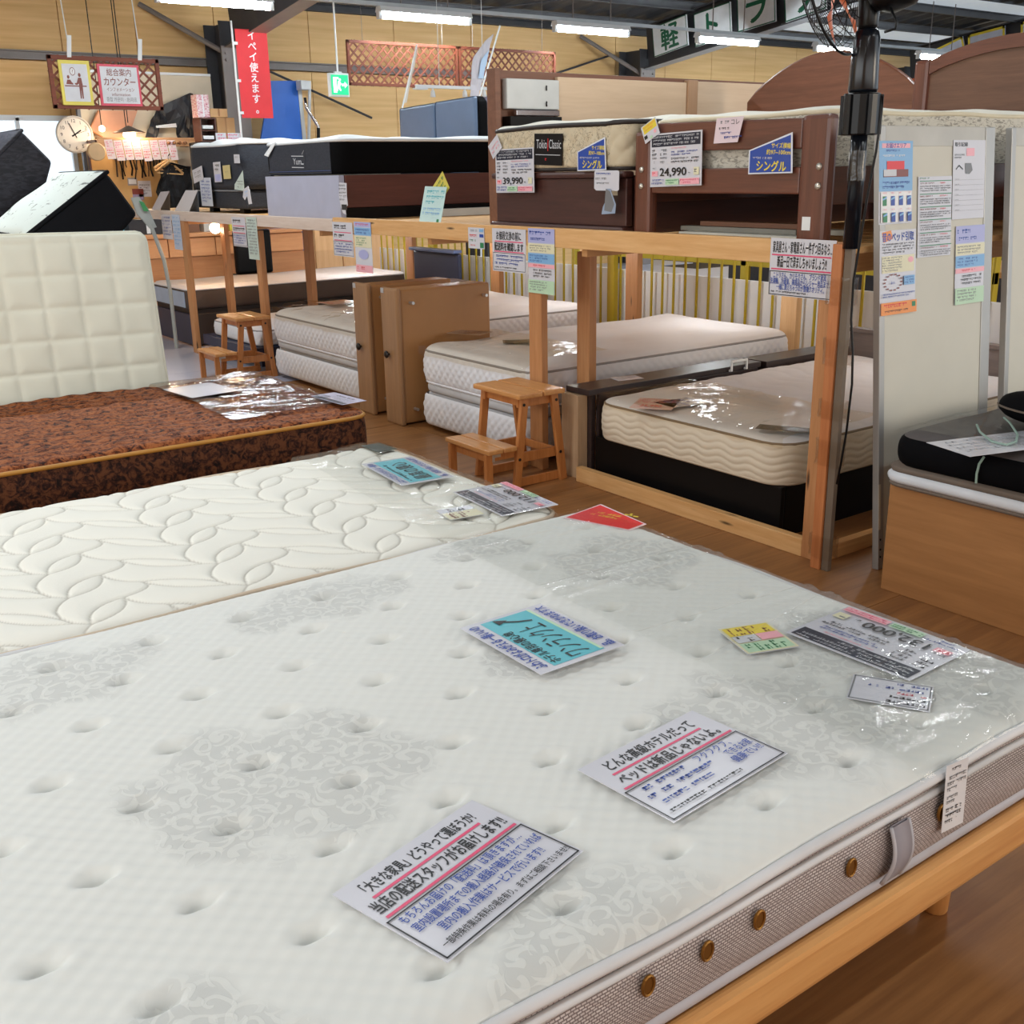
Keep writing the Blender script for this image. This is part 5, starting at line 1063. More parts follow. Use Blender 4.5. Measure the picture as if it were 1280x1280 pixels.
# --- classic bed (centre)
c3 = thing('chocolate_bed', 'dark chocolate bed base with rounded ledges in the middle of the upper deck', 'bed', (4.3, 4.2, UD))
X = 3.36; Y0, Y1 = 3.76, 4.80
box('foot_panel', (X + 0.012, Y0 + 0.0, UD + 0.035), (X + 0.05, Y1 - 0.02, 1.465), m_choc, c3, 0.005); box('plinth_ledge', (X - 0.012, Y0 + 0.0, UD), (X + 0.06, Y1 + 0.015, UD + 0.034), m_choc, c3, 0.012); box('top_ledge', (X - 0.004, Y0 + 0.0, 1.466), (X + 0.06, Y1 + 0.005, 1.496), m_choc, c3, 0.012)
for y in (Y0, Y1 - 0.03): box('side_panel', (X + 0.062, y, UD), (5.4, y + 0.03, 1.47), m_chocx, c3)
box('deck', (X + 0.062, Y0 + 0.032, 1.44), (5.39, Y1 - 0.032, 1.468), m_chocx, c3)
o = G().box((X + 0.0095, Y0 + 0.06, 1.39), (X + 0.0115, Y0 + 0.10, 1.43)).build('maker_plate', m_silver, c3); o['label'] = 'small metal plate'
P, e = arch(Y0 + 0.02, Y1 + 0.22, UD, 1.90, 2.15, 5.52, 0.04); G().prism(P, e).build('curved_headboard', wood('red_brown_veneer', (104, 62, 44), (134, 84, 62), 'y', 1, 0.3, coat=0.3), c3, 0.01)
m_pl = None
def plait():
    k = NT('beige_plait_side'); uv = k.coord('UV'); n = k.noise(uv, 20, 3, 0.55, 2.2)
    big = k.noise(uv, 3.2, 1); msk = k.ramp(big, [(0.46, (0, 0, 0, 1)), (0.52, (1, 1, 1, 1))]); ln = k.ramp(n, [(0.475, (0, 0, 0, 1)), (0.5, (1, 1, 1, 1)), (0.525, (0, 0, 0, 1))])
    k.base(k.mix(k.math('MULTIPLY', k.math('MULTIPLY', ln, msk), 0.8), lin((206, 192, 164)), lin((88, 76, 66)))); k.rough(0.7); MATS['beige_plait_side'] = k.m; return k.m
mt3 = thing('beige_patterned_mattress', 'beige patterned mattress with black label and black edging on the chocolate bed', 'mattress', (4.3, 4.28, 1.497))
quilt_top(G(), X - 0.0, Y0 + 0.005, 5.38, Y1 - 0.0, 1.705, 0.025, 0.08, 0.025, soft(0.006, 2, 14)).build('quilted_top', m_offw, mt3, smooth=True)
band(G(), X, Y0 + 0.005, 5.38, Y1, 0.08, 1.515, 1.700, 0.010, 20, 0.002, diamond(0.10, 0.014), cap=True).build('quilted_side', plait(), mt3, smooth=True)
piping(G(), X, Y0 + 0.005, 5.38, Y1, 0.08, 1.703, 0.012, fn=lambda s: 0.004 * np.sin(6 * s)).build('black_edging', mat('black_edging', (38, 30, 28), 0.5), mt3, smooth=True)
band(G(), X + 0.002, Y0 + 0.007, 5.38, Y1 - 0.002, 0.08, 1.498, 1.518, 0.03, 4, 0.006, cap=True).build('black_base_edge', MATS['black_edging'], mt3, smooth=True)
pc = [onx(x, y, X - 0.018) for x, y in ((668, 167), (705, 167), (668, 193))]
child_card(card('maker_label', None, None, *pc, [('t', 'Tokio', 0.08, 0.14, 0.36, 'pl', {'fit': 0.38}), ('t', 'Classic', 0.54, 0.14, 0.36, 'pl', {'fit': 0.42}), ('r', 0.49, 0.15, 0.51, 0.55, 'r'), ('r', 0.06, 0.66, 0.94, 0.68, 'pl'), ('s', 0.4, 0.76, 0.6, 0.88, 1, 'r')], mat('black_label', (14, 10, 12), 0.5, spec=0.2), 0.003, size=(0.22, 0.145)), mt3)
# --- dark bed with logo (left of centre)
X = 3.40; Y0, Y1 = 6.60, 7.78
c2 = thing('brown_side_bed', 'bed base with brown long side and silvery wrapped foot end on the upper deck', 'bed', (4.4, 7.2, UD))
o = box('foot_panel', (X - 0.01, Y0 - 0.0, UD), (X + 0.03, Y1, 1.50), mat('silver_wrap', (176, 180, 202), 0.35, 0.05, bump=0.4, bs=7), c2, 0.004); o['label'] = 'silvery lilac wrapped foot panel'
box('side_panel', (X + 0.032, Y0 - 0.01, UD + 0.075), (5.45, Y0 + 0.025, 1.50), wood('brown_long_side', (78, 42, 36), (98, 56, 48), 'x', 1, 0.45), c2); box('side_panel', (X + 0.032, Y1 - 0.03, UD), (5.45, Y1, 1.50), MATS['brown_long_side'], c2)
box('black_plinth', (X + 0.032, Y0 - 0.002, UD), (5.45, Y0 + 0.03, UD + 0.074), m_black, c2); box('deck', (X + 0.032, Y0 + 0.032, 1.46), (5.44, Y1 - 0.032, 1.502), m_black, c2)
pl_ = thing('white_timber', 'long pale painted timber lying on the deck beside the brown sided bed', 'timber', (4.2, 6.45, UD))
box('timber', (3.95, 6.40, UD), (5.5, 6.47, UD + 0.05), mat('pale_timber', (204, 204, 196), 0.6), pl_, 0.004); box('end_cap', (3.944, 6.40, UD), (3.9495, 6.47, UD + 0.05), mat('grey_cap', (150, 150, 150), 0.5), pl_, 0)
m_chf = print_mat('charcoal_fabric', (38, 42, 52), (50, 54, 64), 40, 0.4, 0.6); m_blk = mat('black_mesh_side', (8, 8, 10), 0.8, 0.1, spec=0.08)
mt2 = thing('black_sided_mattress', 'black sided mattress with a white top and stitched logo on the upper deck', 'mattress', (4.4, 7.2, 1.503))
quilt_top(G(), X, Y0, 5.44, Y1, 1.722, 0.022, 0.1, 0.03, soft(0.008, 1.5, 15)).build('white_top', mat('white_knit', (226, 230, 232), 0.8, 0.02), mt2, smooth=True)
band(G(), X, Y0, 5.44, Y1, 0.1, 1.505, 1.715, 0.03, 8, 0.010, cap=True).build('side_border', m_blk, mt2, smooth=True)
piping(G(), X, Y0, 5.44, Y1, 0.1, 1.72, 0.012).build('white_edging', MATS['white_knit'], mt2, smooth=True)
o = G().prism([(X - 0.011, Y0 + 0.10, 1.512), (X - 0.011, Y1 - 0.10, 1.512), (X - 0.011, Y1 - 0.10, 1.708), (X - 0.011, Y0 + 0.10, 1.708)], (0.004, 0, 0)).build('end_fabric', m_chf, mt2); o['label'] = 'charcoal fabric end'
G().tube([(X - 0.014, Y0 + 0.1, 1.53), (X - 0.014, Y1 - 0.1, 1.53)], 0.003, 5).build('seam', mat('blue_seam', (60, 76, 120), 0.6), mt2)
pc = [onx(x, y, X - 0.0125) for x, y in ((362, 190), (382, 190), (362, 208))]
child_card(card('logo_patch', None, None, *pc, [('t', 'Yum', 0.2, 0.28, 0.42, 'pl', {'fit': 0.55}), ('r', 0.1, 0.2, 0.9, 0.24, 'pl'), ('r', 0.1, 0.8, 0.9, 0.84, 'pl'), ('r', 0.76, 0.6, 0.9, 0.66, 'pl'), ('p', [(0.8, 0.1), (0.95, -0.1), (0.98, -0.08), (0.84, 0.16)], 'gy')], m_chf, 0.0006, size=(0.24, 0.125)), mt2)
o = G().prism([onx(335, 196, X - 0.03), onx(330, 194, X - 0.03), onx(341, 178, X - 0.02), onx(345, 178, X - 0.02)], (0.004, 0, 0)).build('white_strap', m_white, mt2)
# --- bed on legs (left end)
X = 3.46; Y0, Y1 = 8.35, 9.50
c1 = thing('charcoal_bed', 'charcoal upholstered bed on black legs at the left end of the upper deck', 'bed', (4.4, 8.9, UD))
box('bed_box', (X + 0.012, Y0 + 0.01, UD + 0.035), (5.4, Y1 - 0.01, 1.40), m_chf, c1, 0.02)
for x in (X + 0.06, 5.25):
    for y in (Y0 + 0.20, Y1 - 0.28): box('leg', (x, y, UD), (x + 0.06, y + 0.09, UD + 0.034), m_black, c1)
G().tube([(X + 0.008, Y0 + 0.05, 1.395), (X + 0.008, Y1 - 0.05, 1.395)], 0.007, 6).build('grey_band', mat('grey_band', (140, 144, 152), 0.6), c1)
P = [(5.46, 7.98, UD), (5.46, 9.25, UD), (5.46, 9.25, 2.05), (5.46, 9.20, 2.09), (5.46, 8.04, 2.125), (5.46, 7.98, 2.08)]
m_leath = mat('slate_leather', (82, 100, 126), 0.4, 0.06, bump=0.12, bs=90)
G().prism(P, (0.10, 0, 0)).build('headboard', m_blk, c1, 0.02); 
for a, b in ((7.985, 8.62), (8.63, 9.245)): G().prism([(5.425, a, 1.45), (5.425, b, 1.45), (5.425, b, 2.085 if b > 9 else 2.105), (5.425, a, 2.12 if a < 8 else 2.10)], (0.03, 0, 0)).build('leather_pad', m_leath, c1, 0.028, seg=4)
mt1 = thing('charcoal_mattress', 'charcoal mattress with a white top on the charcoal upholstered bed', 'mattress', (4.4, 8.9, 1.402))
quilt_top(G(), X, Y0, 5.42, Y1, 1.755, 0.03, 0.08, 0.03, soft(0.012, 2, 17)).build('white_top', MATS['white_knit'], mt1, smooth=True)
band(G(), X, Y0, 5.42, Y1, 0.08, 1.405, 1.75, 0.03, 8, 0.012, cap=True).build('side_border', m_chf, mt1, smooth=True)
for z in (1.752, 1.65): piping(G(), X, Y0, 5.42, Y1, 0.08, z, 0.010 if z > 1.7 else 0.004, fn=lambda s: 0.006 * np.sin(3 * s)).build('piping', MATS['white_knit'] if z > 1.7 else MATS['grey_band'], mt1, smooth=True)
uh = thing('cream_upright_panel', 'narrow cream panel standing upright between two dark beds on the upper deck', 'panel', (3.6, 8.1, UD))
box('panel', (3.55, 7.86, UD), (4.6, 7.90, 1.62), mat('cream_panel', (206, 196, 178), 0.6), uh); box('edge_strip', (3.52, 7.85, UD), (3.549, 7.91, 1.62), mat('cream_panel', (206, 196, 178), 0.6), uh)
# --- pale bed side with drawer front, standing behind the centre bed
bs = thing('pale_bed_side', 'long pale beige drawer bed frame standing behind the middle beds of the upper deck', 'bed frame', (5.0, 5.2, UD))
m_bei = wood('pale_beige_veneer', (206, 178, 146), (222, 196, 166), 'x', 0.6, 0.5); YB = 5.2
box('long_board', (4.12, YB, UD), (5.16, YB + 0.03, 2.02), m_bei, bs); box('long_board', (5.25, YB, UD), (6.38, YB + 0.03, 2.03), m_bei, bs)
o = box('divider', (5.162, YB - 0.012, UD), (5.248, YB + 0.03, 2.035), wood('divider_veneer', (170, 132, 98), (190, 152, 118), 'z', 0.7, 0.5), bs); 
o = box('drawer_front', (3.74, YB - 0.02, 1.84), (4.115, YB + 0.03, 2.0), mat('pale_grey_front', (206, 208, 206), 0.45), bs, 0.008); o['label'] = 'pale grey drawer front'
box('drawer_runner', (3.80, YB - 0.028, 1.805), (4.11, YB + 0.0, 1.835), MATS['chrome'], bs, 0.003)
for z in (1.87, 1.955): G().tube([(4.02, YB - 0.021, z - 0.012), (4.012, YB - 0.03, z), (4.02, YB - 0.021, z + 0.012)], 0.004, 6).build('hook', m_black, bs)
box('inner_board', (3.70, YB + 0.032, UD), (6.38, YB + 0.062, 2.045), wood('brown_back_board', (110, 72, 54), (136, 92, 70), 'x', 0.7, 0.5), bs); box('end_board', (3.66, YB - 0.02, UD), (3.698, YB + 0.062, 2.05), MATS['brown_back_board'], bs)
for x in (4.8, 5.6): box('leg', (x, YB + 0.1, UD), (x + 0.05, YB + 0.15, 1.6), MATS['brown_back_board'], bs)
box('black_shelf', (3.74, YB - 0.05, 1.74), (4.11, YB + 0.03, 1.80), m_black, bs)  # black ledge just below the drawer runner
# boxes far right on the deck
for nm, x0, y0, y1, z1, rgb, lab in (('orange_box', 5.59, 3.54, 3.88, 1.96, (226, 108, 66), 'orange patterned box standing between the two brown headboards'),):
    r = thing(nm, lab, 'box', (x0 + 0.2, y0 + 0.2, UD)); box('carton', (x0, y0, UD), (x0 + 0.17, y1, z1), mat('orange_print', rgb, 0.5, 0.25, vs=7), r); box('white_band', (x0 - 0.003, y0 + 0.08, z1 - 0.17), (x0 - 0.0005, y1 - 0.1, z1 - 0.14), m_white, r, 0)

# ------------------------------------------------------------------ price cards and tags on the upper beds
def up(name, label, quad, items, X, cat='price card', m=None, outline=None, rot=None, dz=0.0):
    tl, tr, bl = [onx(x, y, X) for x, y in quad]
    return card(name, label, cat, tl, tr, bl, items, m or m_lam, outline=outline)
def price_up(label, quad, num, X):
    tl, tr, bl = [onx(x, y, X) for x, y in quad]
    return price('price_card', label, (tl, tr, bl), num)
price_up('white price card reading 39,990 hanging on the beige patterned mattress', [(619, 187), (667, 184), (619, 241)], '39,990', 3.34)
price_up('white price card reading 24,990 hanging on the reddish brown footboard', [(813, 168), (878, 162), (811, 234)], '24,990', 3.372)
TRI = [(0, 0.43), (0.93, 0), (1, 0.93), (0.02, 1)]
def tri(label, quad, X, word):
    tl, tr, bl = [onx(x, y, X) for x, y in quad]
    inset = [(0.03, 0.45), (0.90, 0.06), (0.965, 0.90), (0.045, 0.965)]
    card('size_card', label, 'sign', tl, tr, bl, [('p', inset, 'b'), ('t', 'サイズ横幅', 0.50, 0.25, 0.12, 'y', {'fit': 0.42, 'bold': 0.02}), ('t', '約97~100cm', 0.40, 0.40, 0.12, 'y', {'fit': 0.53, 'bold': 0.02}), ('s', 0.1, 0.57, 0.92, 0.65, 1, 'pl'), ('t', word, 0.2, 0.67, 0.24, 'y', {'fit': 0.66, 'bold': 0.03})], mat('white_card', (222, 226, 236), 0.3), outline=TRI, group=None)
tri('blue slanted size card below the black label of the beige patterned mattress', [(722, 171), (759, 171), (722, 214)], 3.34, 'シングル')
tri('blue slanted size card on the right half of the reddish brown footboard', [(938, 165), (995, 165), (938, 218)], 3.372, 'シングル')
up('pink_note', 'pinkish handwritten note taped to the top rail of the reddish brown footboard', [(896, 148), (930, 145), (884, 180)], [('s', 0.1, 0.1, 0.55, 0.28, 1, 'gy'), ('t', 'コレ', 0.55, 0.08, 0.22, 'k', {'fit': 0.3}), ('s', 0.1, 0.36, 0.6, 0.5, 1, 'k'), ('s', 0.1, 0.55, 0.7, 0.68, 1, 'b'), ('s', 0.3, 0.72, 0.95, 0.88, 1, 'b')], 3.374, 'note', mat('pinkish_white', (226, 208, 216), 0.3), outline=[(0, 0), (1.0, 0), (0.80, 1), (-0.1, 1)])
def tilt_tag(name, label, pts, X, items, m, cat='tag'):
    tl, tr, bl = [onx(x, y, X) for x, y in pts]; return card(name, label, cat, tl, tr, bl, items, m)
tilt_tag('tilted_tag', 'tilted yellow and white tag at the left post of the reddish brown footboard', [(801, 160), (819, 146), (808, 179)], 3.368, [('r', 0.1, 0.05, 0.95, 0.5, 'y'), ('s', 0.15, 0.1, 0.9, 0.45, 2, 'o'), ('r', 0.05, 0.6, 0.25, 0.8, 'k'), ('r', 0.7, 0.6, 0.85, 0.8, 'pk'), ('r', 0.4, 0.8, 0.55, 0.95, 'lg')], m_lam)
tilt_tag('tilted_tag', 'tilted white tag at the left top of the 39,990 price card', [(610, 183), (621, 168), (618, 197)], 3.335, [('s', 0.1, 0.3, 0.9, 0.8, 2, 'pk')], m_lam)
up('speech_tag', 'rounded white tag below the blue size card of the beige patterned mattress', [(743, 213), (774, 213), (743, 238)], [('s', 0.08, 0.1, 0.8, 0.26, 1, 'b'), ('s', 0.05, 0.34, 0.9, 0.5, 1, 'gy'), ('s', 0.1, 0.58, 0.9, 0.7, 1, 'gy')], 3.333, 'tag', None, outline=[(0.05, 0), (0.95, 0), (1, 0.06), (1, 0.94), (0.95, 1), (0.08, 1), (0, 0.9), (0, 0.06)])
o = card('dangling_film', 'narrow crinkled clear strip with a bluish print dangling onto the rail', 'tag', *[onx(x, y, 3.325) for x, y in ((752, 236), (770, 236), (754, 268))], [('p', [(0.3, 0.0), (0.6, 0.1), (0.9, 0.6), (0.7, 0.9), (0.2, 0.85), (0.25, 0.4)], 'gy')], mat('bluish_print', (150, 166, 190), 0.25), outline=[(0.3, 0), (0.6, 0), (1, 0.6), (0.95, 0.95), (0, 1), (0.1, 0.7), (0.35, 0.4)])
# standing cards on the rail
def standcard(label, quad, X, items, m, name='standing_card', cat='card'):
    tl, tr, bl = [onx(x, y, X) for x, y in quad]; d = np.array([0.05, 0, 0])
    return card(name, label, cat, tl + d, tr + d, bl, items, m)
standcard('pale green card propped on the rail before the brown sided bed', [(522, 233), (549, 234), (510, 278)], 3.31, [('s', 0.15, 0.08, 0.95, 0.5, 3, 't'), ('s', 0.1, 0.55, 0.9, 0.78, 2, 'lb'), ('r', 0.8, 0.85, 0.9, 0.95, 'g')], mat('pale_aqua_card', (196, 226, 224), 0.2))
tilt_tag('tilted_tag', 'yellow tilted card standing above the pale green card before the brown sided bed', [(541, 233), (553, 214), (554, 247)], 3.38, [('s', 0.1, 0.15, 0.9, 0.85, 3, 'g')], mat('yellow_card', (216, 202, 88), 0.35))
up('torn_notice', 'narrow torn white notice at the edge of the silvery wrapped foot panel', [(422, 228), (433, 228), (422, 268)], [('s', 0.1, 0.05, 0.9, 0.6, 5, 'gy'), ('r', 0.3, 0.68, 0.9, 0.85, 'k')], 3.385, 'notice', None, outline=[(0.2, 0), (1, 0.02), (0.95, 0.4), (1, 0.7), (0.7, 0.8), (0.75, 1), (0.4, 0.95), (0.2, 0.75), (0.05, 0.4)])
up('tilted_tag', 'white card with a folded top on the left of the charcoal bed', [(249, 222), (263, 222), (249, 257)], [('s', 0.1, 0.1, 0.9, 0.9, 7, 'b')], 3.43, 'tag', mat('bluish_card', (206, 216, 232), 0.25))
tilt_tag('tilted_tag', 'bent pale tag sticking up at the left of the charcoal bed', [(240, 213), (252, 207), (246, 228)], 3.425, [('s', 0.2, 0.2, 0.8, 0.8, 2, 'gy')], m_lam)
up('tilted_tag', 'upright white tag in the middle of the charcoal bed end', [(266, 203), (275, 202), (269, 228)], [('s', 0.2, 0.1, 0.8, 0.5, 2, 'k'), ('r', 0.1, 0.6, 0.9, 0.95, 'lav')], 3.435, 'tag')
up('tilted_tag', 'upright yellowish tag in the middle of the charcoal bed end', [(278, 207), (287, 206), (280, 224)], [('s', 0.15, 0.4, 0.85, 0.6, 1, 'gy')], 3.435, 'tag', mat('dull_yellow_tag', (206, 190, 130), 0.35))
up('tilted_tag', 'small white tag high on the charcoal mattress end', [(292, 193), (299, 193), (293, 204)], [('s', 0.2, 0.2, 0.8, 0.5, 1, 'gy')], 3.43, 'tag')
up('tilted_tag', 'triangular clear tag at the right of the charcoal bed end', [(291, 213), (304, 213), (291, 238)], [('s', 0.3, 0.5, 0.9, 0.9, 3, 'gy')], 3.435, 'tag', mat('pale_green_sheet', (196, 214, 206), 0.3), outline=[(0.05, 0.7), (0.95, 0), (0.95, 1), (0, 0.95)])
up('curled_tag', 'white curled tag at the right foot of the charcoal bed', [(302, 235), (312, 232), (303, 258)], [('s', 0.3, 0.2, 0.7, 0.6, 2, 'lb')], 3.40, 'tag', None, outline=[(0.2, 0.1), (0.8, 0), (0.95, 0.3), (1, 1), (0.6, 0.98), (0.55, 0.5), (0.2, 0.7), (0, 0.5)])
# folded standing cards at the far end
def tent(label, pts, X, m, m2):
    a, b, c_, d = [onx(x, y, X) for x, y in pts]; r = thing('tent_card', label, 'card', (X, (c_[1] + d[1]) / 2, UD))
    a = a + [0.05, 0, 0]; b = b + [0.05, 0, 0]
    G().prism([a, b, c_, d], (0.003, 0, 0)).build('front_face', m, r); G().prism([a, b, c_ + [0.1, 0, 0], d + [0.1, 0, 0]], (0.003, 0, 0)).build('back_face', m2, r)
    return r
tent('pale shiny tent card on the whitish rail left of the charcoal bed', [(225, 238), (240, 238), (235, 268), (216, 268)], 3.36, m_lam, mat('grey_blue_sheet', (130, 148, 170), 0.4))
tent('grey striped folded card on the whitish rail further left', [(194, 240), (205, 239), (199, 264), (188, 265)], 3.36, mat('striped_paper', (196, 190, 196), 0.5), mat('grey_paper', (120, 114, 112), 0.5))

# ================================================================== RIGHT SIDE
# fan pole, timber and tape
m_fan = mat('black_plastic', (12, 13, 16), 0.32, 0.05, spec=0.3); m_pole = mat('black_pole', (14, 18, 26), 0.2, 0.05, spec=0.45); m_tape = plastic_film('packing_tape', (0.95, 0.93, 0.90), 0.05, 0.15)
FX, FY = 3.255, 2.44
fan = thing('pole_fan', 'black pole fan with an orange blade, its pole tied to the front rack post', 'fan', (FX, FY, 0))
G().cyl((FX, FY, 1.22), (FX, FY, 1.73), 0.028, 16).build('lower_pole', m_pole, fan, smooth=True); o = G().box((FX - 0.011, FY - 0.016, 0.0), (FX + 0.011, FY + 0.016, 1.225)).build('flat_bar', mat('dull_bar', (112, 98, 84), 0.5, 0.12), fan, 0.002); o['label'] = 'dull grey brown flat bar'
G().lathe((FX, FY, 1.60), (0, 0, 1), [(0.030, 0), (0.058, 0.0), (0.062, 0.004), (0.062, 0.13), (0.058, 0.134), (0.03, 0.136)], 18).build('clamp_sleeve', m_fan, fan, smooth=False)
for k in range(6): a = k * PI / 3; G().obox((FX + 0.064 * math.cos(a), FY + 0.064 * math.sin(a), 1.665), (0.006 * math.cos(a), 0.006 * math.sin(a), 0), (-0.006 * math.sin(a), 0.006 * math.cos(a), 0), (0, 0, 0.064)).build('clamp_rib', m_fan, fan)
G().lathe((FX, FY, 1.737), (0, 0, 1), [(0.03, 0), (0.047, 0.0), (0.050, 0.01), (0.044, 0.17), (0.038, 0.19), (0.030, 0.2)], 18).build('upper_pole', m_pole, fan, smooth=True)
G().lathe((FX, FY, 1.937), (0, 0, 1), [(0.03, 0), (0.034, 0.01), (0.036, 0.10), (0.026, 0.12), (0.0, 0.125)], 16).build('neck', m_fan, fan, smooth=True)
HC = np.array([FX - 0.02, FY - 0.0, 2.06]); AX = np.array([-0.25, 0.93, -0.22]); AX /= np.linalg.norm(AX)
G().lathe(HC - AX * 0.17, AX, [(0.0, 0), (0.07, 0.004), (0.10, 0.03), (0.105, 0.10), (0.08, 0.15), (0.03, 0.17)], 20).build('motor_housing', m_fan, fan, smooth=True)
GC = HC + AX * 0.11 + np.array([0, 0, 0.045]); U = np.cross(AX, [0, 0, 1]); U /= np.linalg.norm(U); V = np.cross(U, AX)
for sgn, nm in ((1, 'front_guard'), (-1, 'rear_guard')):
    g = G()
    for k in range(44):
        a = 2 * PI * k / 44; d = math.cos(a) * U + math.sin(a) * V; dt = math.cos(a + 0.16) * U + math.sin(a + 0.16) * V
        g.tube([GC + AX * sgn * 0.075 + d * 0.05, GC + AX * sgn * 0.066 + (d + dt) / 2 * 0.13, GC + AX * sgn * 0.04 + dt * 0.20, GC + dt * 0.225], 0.0014, 4, cap=False)
    for r_, off in ((0.05, 0.075), (0.13, 0.066), (0.19, 0.046)): g.tube([GC + AX * sgn * off + (math.cos(2 * PI * t / 40) * U + math.sin(2 * PI * t / 40) * V) * r_ for t in range(40)], 0.002, 5, closed=True)
    tag(g.build(nm, m_fan, fan), kind='stuff')
G().tube([GC + (math.cos(2 * PI * t / 48) * U + math.sin(2 * PI * t / 48) * V) * 0.226 for t in range(48)], 0.005, 6, closed=True).build('guard_rim', m_fan, fan, smooth=True)
m_or = mat('orange_blade', (236, 112, 36), 0.35, 0.03)
G().lathe(GC - AX * 0.03, AX, [(0, 0), (0.035, 0.002), (0.04, 0.03), (0.0, 0.05)], 16).build('hub', m_or, fan, smooth=True)
for k in range(5):
    a0 = 2 * PI * k / 5 + 0.3; g = G(); vs = []; fs = []
    for i in range(9):
        r_ = 0.035 + 0.16 * i / 8; w = 0.35 + 0.35 * (i / 8)
        for j in range(5): a = a0 + w * (j / 4 - 0.5) + 0.1 * i / 8; vs.append(GC + (math.cos(a) * U + math.sin(a) * V) * r_ + AX * (0.03 * (j / 4 - 0.5)))
    for i in range(8):
        for j in range(4): fs.append((i * 5 + j, i * 5 + j + 1, (i + 1) * 5 + j + 1, (i + 1) * 5 + j))
    g.add(vs, fs).build('blade', m_or, fan, smooth=True)
cb = [onx(x, y, FX - 0.06) for x, y in ((1113, 10), (1121, 28), (1119, 36), (1106, 40))]
G().tube(cb, 0.0045, 6).build('short_cord', m_fan, fan, smooth=True)
cb = [onx(x, y, FX - 0.055) for x, y in ((1103, 120), (1102, 140), (1095, 190), (1085, 240), (1077, 290), (1067, 350), (1064, 400), (1066, 440), (1065, 480), (1058, 540), (1052, 575), (1046, 605))]
G().tube(cb, 0.0045, 6).build('power_cord', m_fan, fan, smooth=True)
m_sp = wood('orange_timber', (172, 100, 54), (200, 130, 80), 'z', 1, 0.5)
spt = thing('strapped_timber', 'narrow orange brown timber strapped with clear tape beside the fan pole bar', 'timber', (FX, FY + 0.05, 0))
box('timber', (FX - 0.02, FY + 0.019, 0), (FX + 0.02, FY + 0.062, 1.235), m_sp, spt, 0.003)
for z, hgt in ((0.05, 0.09), (0.42, 0.10), (0.60, 0.07), (0.80, 0.10), (1.02, 0.10)):
    rr = random.Random(z); g = G(); n = 20; P = []
    for lvl in range(5):
        for i in range(n):
            a = 2 * PI * i / n; rx = 0.030 + 0.003 * rr.uniform(-1, 1); ry = 0.056 + 0.004 * rr.uniform(-1, 1)
            P.append((FX + rx * math.copysign(abs(math.cos(a)) ** 0.5, math.cos(a)), FY + 0.022 + ry * math.copysign(abs(math.sin(a)) ** 0.5, math.sin(a)), z + hgt * lvl / 4))
    g.add(P, [(l * n + i, l * n + (i + 1) % n, (l + 1) * n + (i + 1) % n, (l + 1) * n + i) for l in range(4) for i in range(n)])
    g.build('clear_tape', m_tape, spt, smooth=True)
rr = random.Random(3); g = G(); n = 16; P = []
for lvl in range(5):
    for i in range(n): a = 2 * PI * i / n; q = 0.031 + 0.002 * rr.uniform(-1, 1); P.append((FX + q * math.cos(a), FY + q * math.sin(a), 1.45 + 0.10 * lvl / 4))
g.add(P, [(l * n + i, l * n + (i + 1) % n, (l + 1) * n + (i + 1) % n, (l + 1) * n + i) for l in range(4) for i in range(n)]); g.build('clear_tape', m_tape, fan, smooth=True)

# leaning white boards in metal frames
m_alu = mat('aluminium', (170, 170, 168), 0.4, 0.04, metal=0.35); m_bd = mat('cream_board', (206, 204, 192), 0.55, 0.02)
wx0, wy0 = 3.41, 2.325; topL = onx(1097, 157, 3.41); LEAN = (topL[1] - wy0) / topL[2]; HB = topL[2]
zdir = np.array([0, LEAN, 1.0]); zdir /= np.linalg.norm(zdir); HB = HB / zdir[2]
def bd(x, h, off=0.0): nn = np.array([0, -zdir[2], zdir[1]]); return np.array([x, wy0, 0.0]) + zdir * h + nn * off
nb = np.array([0, -zdir[2], zdir[1]])
def on_board(x, y, off=0.013):
    d = _ray(x, y); o = np.array([wx0, wy0, 0.0]) + nb * off; t = np.dot(o - [0, 0, EYE], nb) / np.dot(d, nb); return np.array([0, 0, EYE]) + t * d
wb1 = thing('white_board', 'tall cream board in a metal frame carrying five posters, leaning by the fan pole', 'board', (3.7, wy0, 0))
WX1 = on_board(1241, 157, 0)[0]
def slab(root, name, x0, x1, h0, h1, o0, o1, m, bev=0.003):
    P = [bd(x0, h0, o0), bd(x1, h0, o0), bd(x1, h1, o0), bd(x0, h1, o0)]; return G().prism(P, nb * (o1 - o0)).build(name, m, root, bev)
slab(wb1, 'panel', wx0 + 0.03, WX1 - 0.03, 0.06, HB - 0.07, -0.008, 0.008, m_bd, 0); slab(wb1, 'frame_side', wx0, wx0 + 0.032, 0.0, HB, -0.016, 0.012, m_alu); slab(wb1, 'frame_side', WX1 - 0.065, WX1, 0.0, HB, -0.016, 0.012, m_alu)
slab(wb1, 'frame_top', wx0 + 0.033, WX1 - 0.066, HB - 0.072, HB, -0.014, 0.010, mat('pale_frame', (190, 190, 184), 0.45), 0.003); slab(wb1, 'frame_bottom', wx0 + 0.033, WX1 - 0.066, 0, 0.06, -0.014, 0.010, m_alu)
slab(wb1, 'pale_tape', wx0 - 0.001, wx0 + 0.012, 0.16, 0.34, 0.0121, 0.013, mat('cream_tape', (214, 208, 190), 0.6), 0)
for h in (0.05, 0.08, 0.12): G().lathe(bd(wx0 + 0.012, h, 0.012), nb, [(0.005, 0), (0.004, 0.002), (0, 0.003)], 8).build('rivet', m_black, wb1)
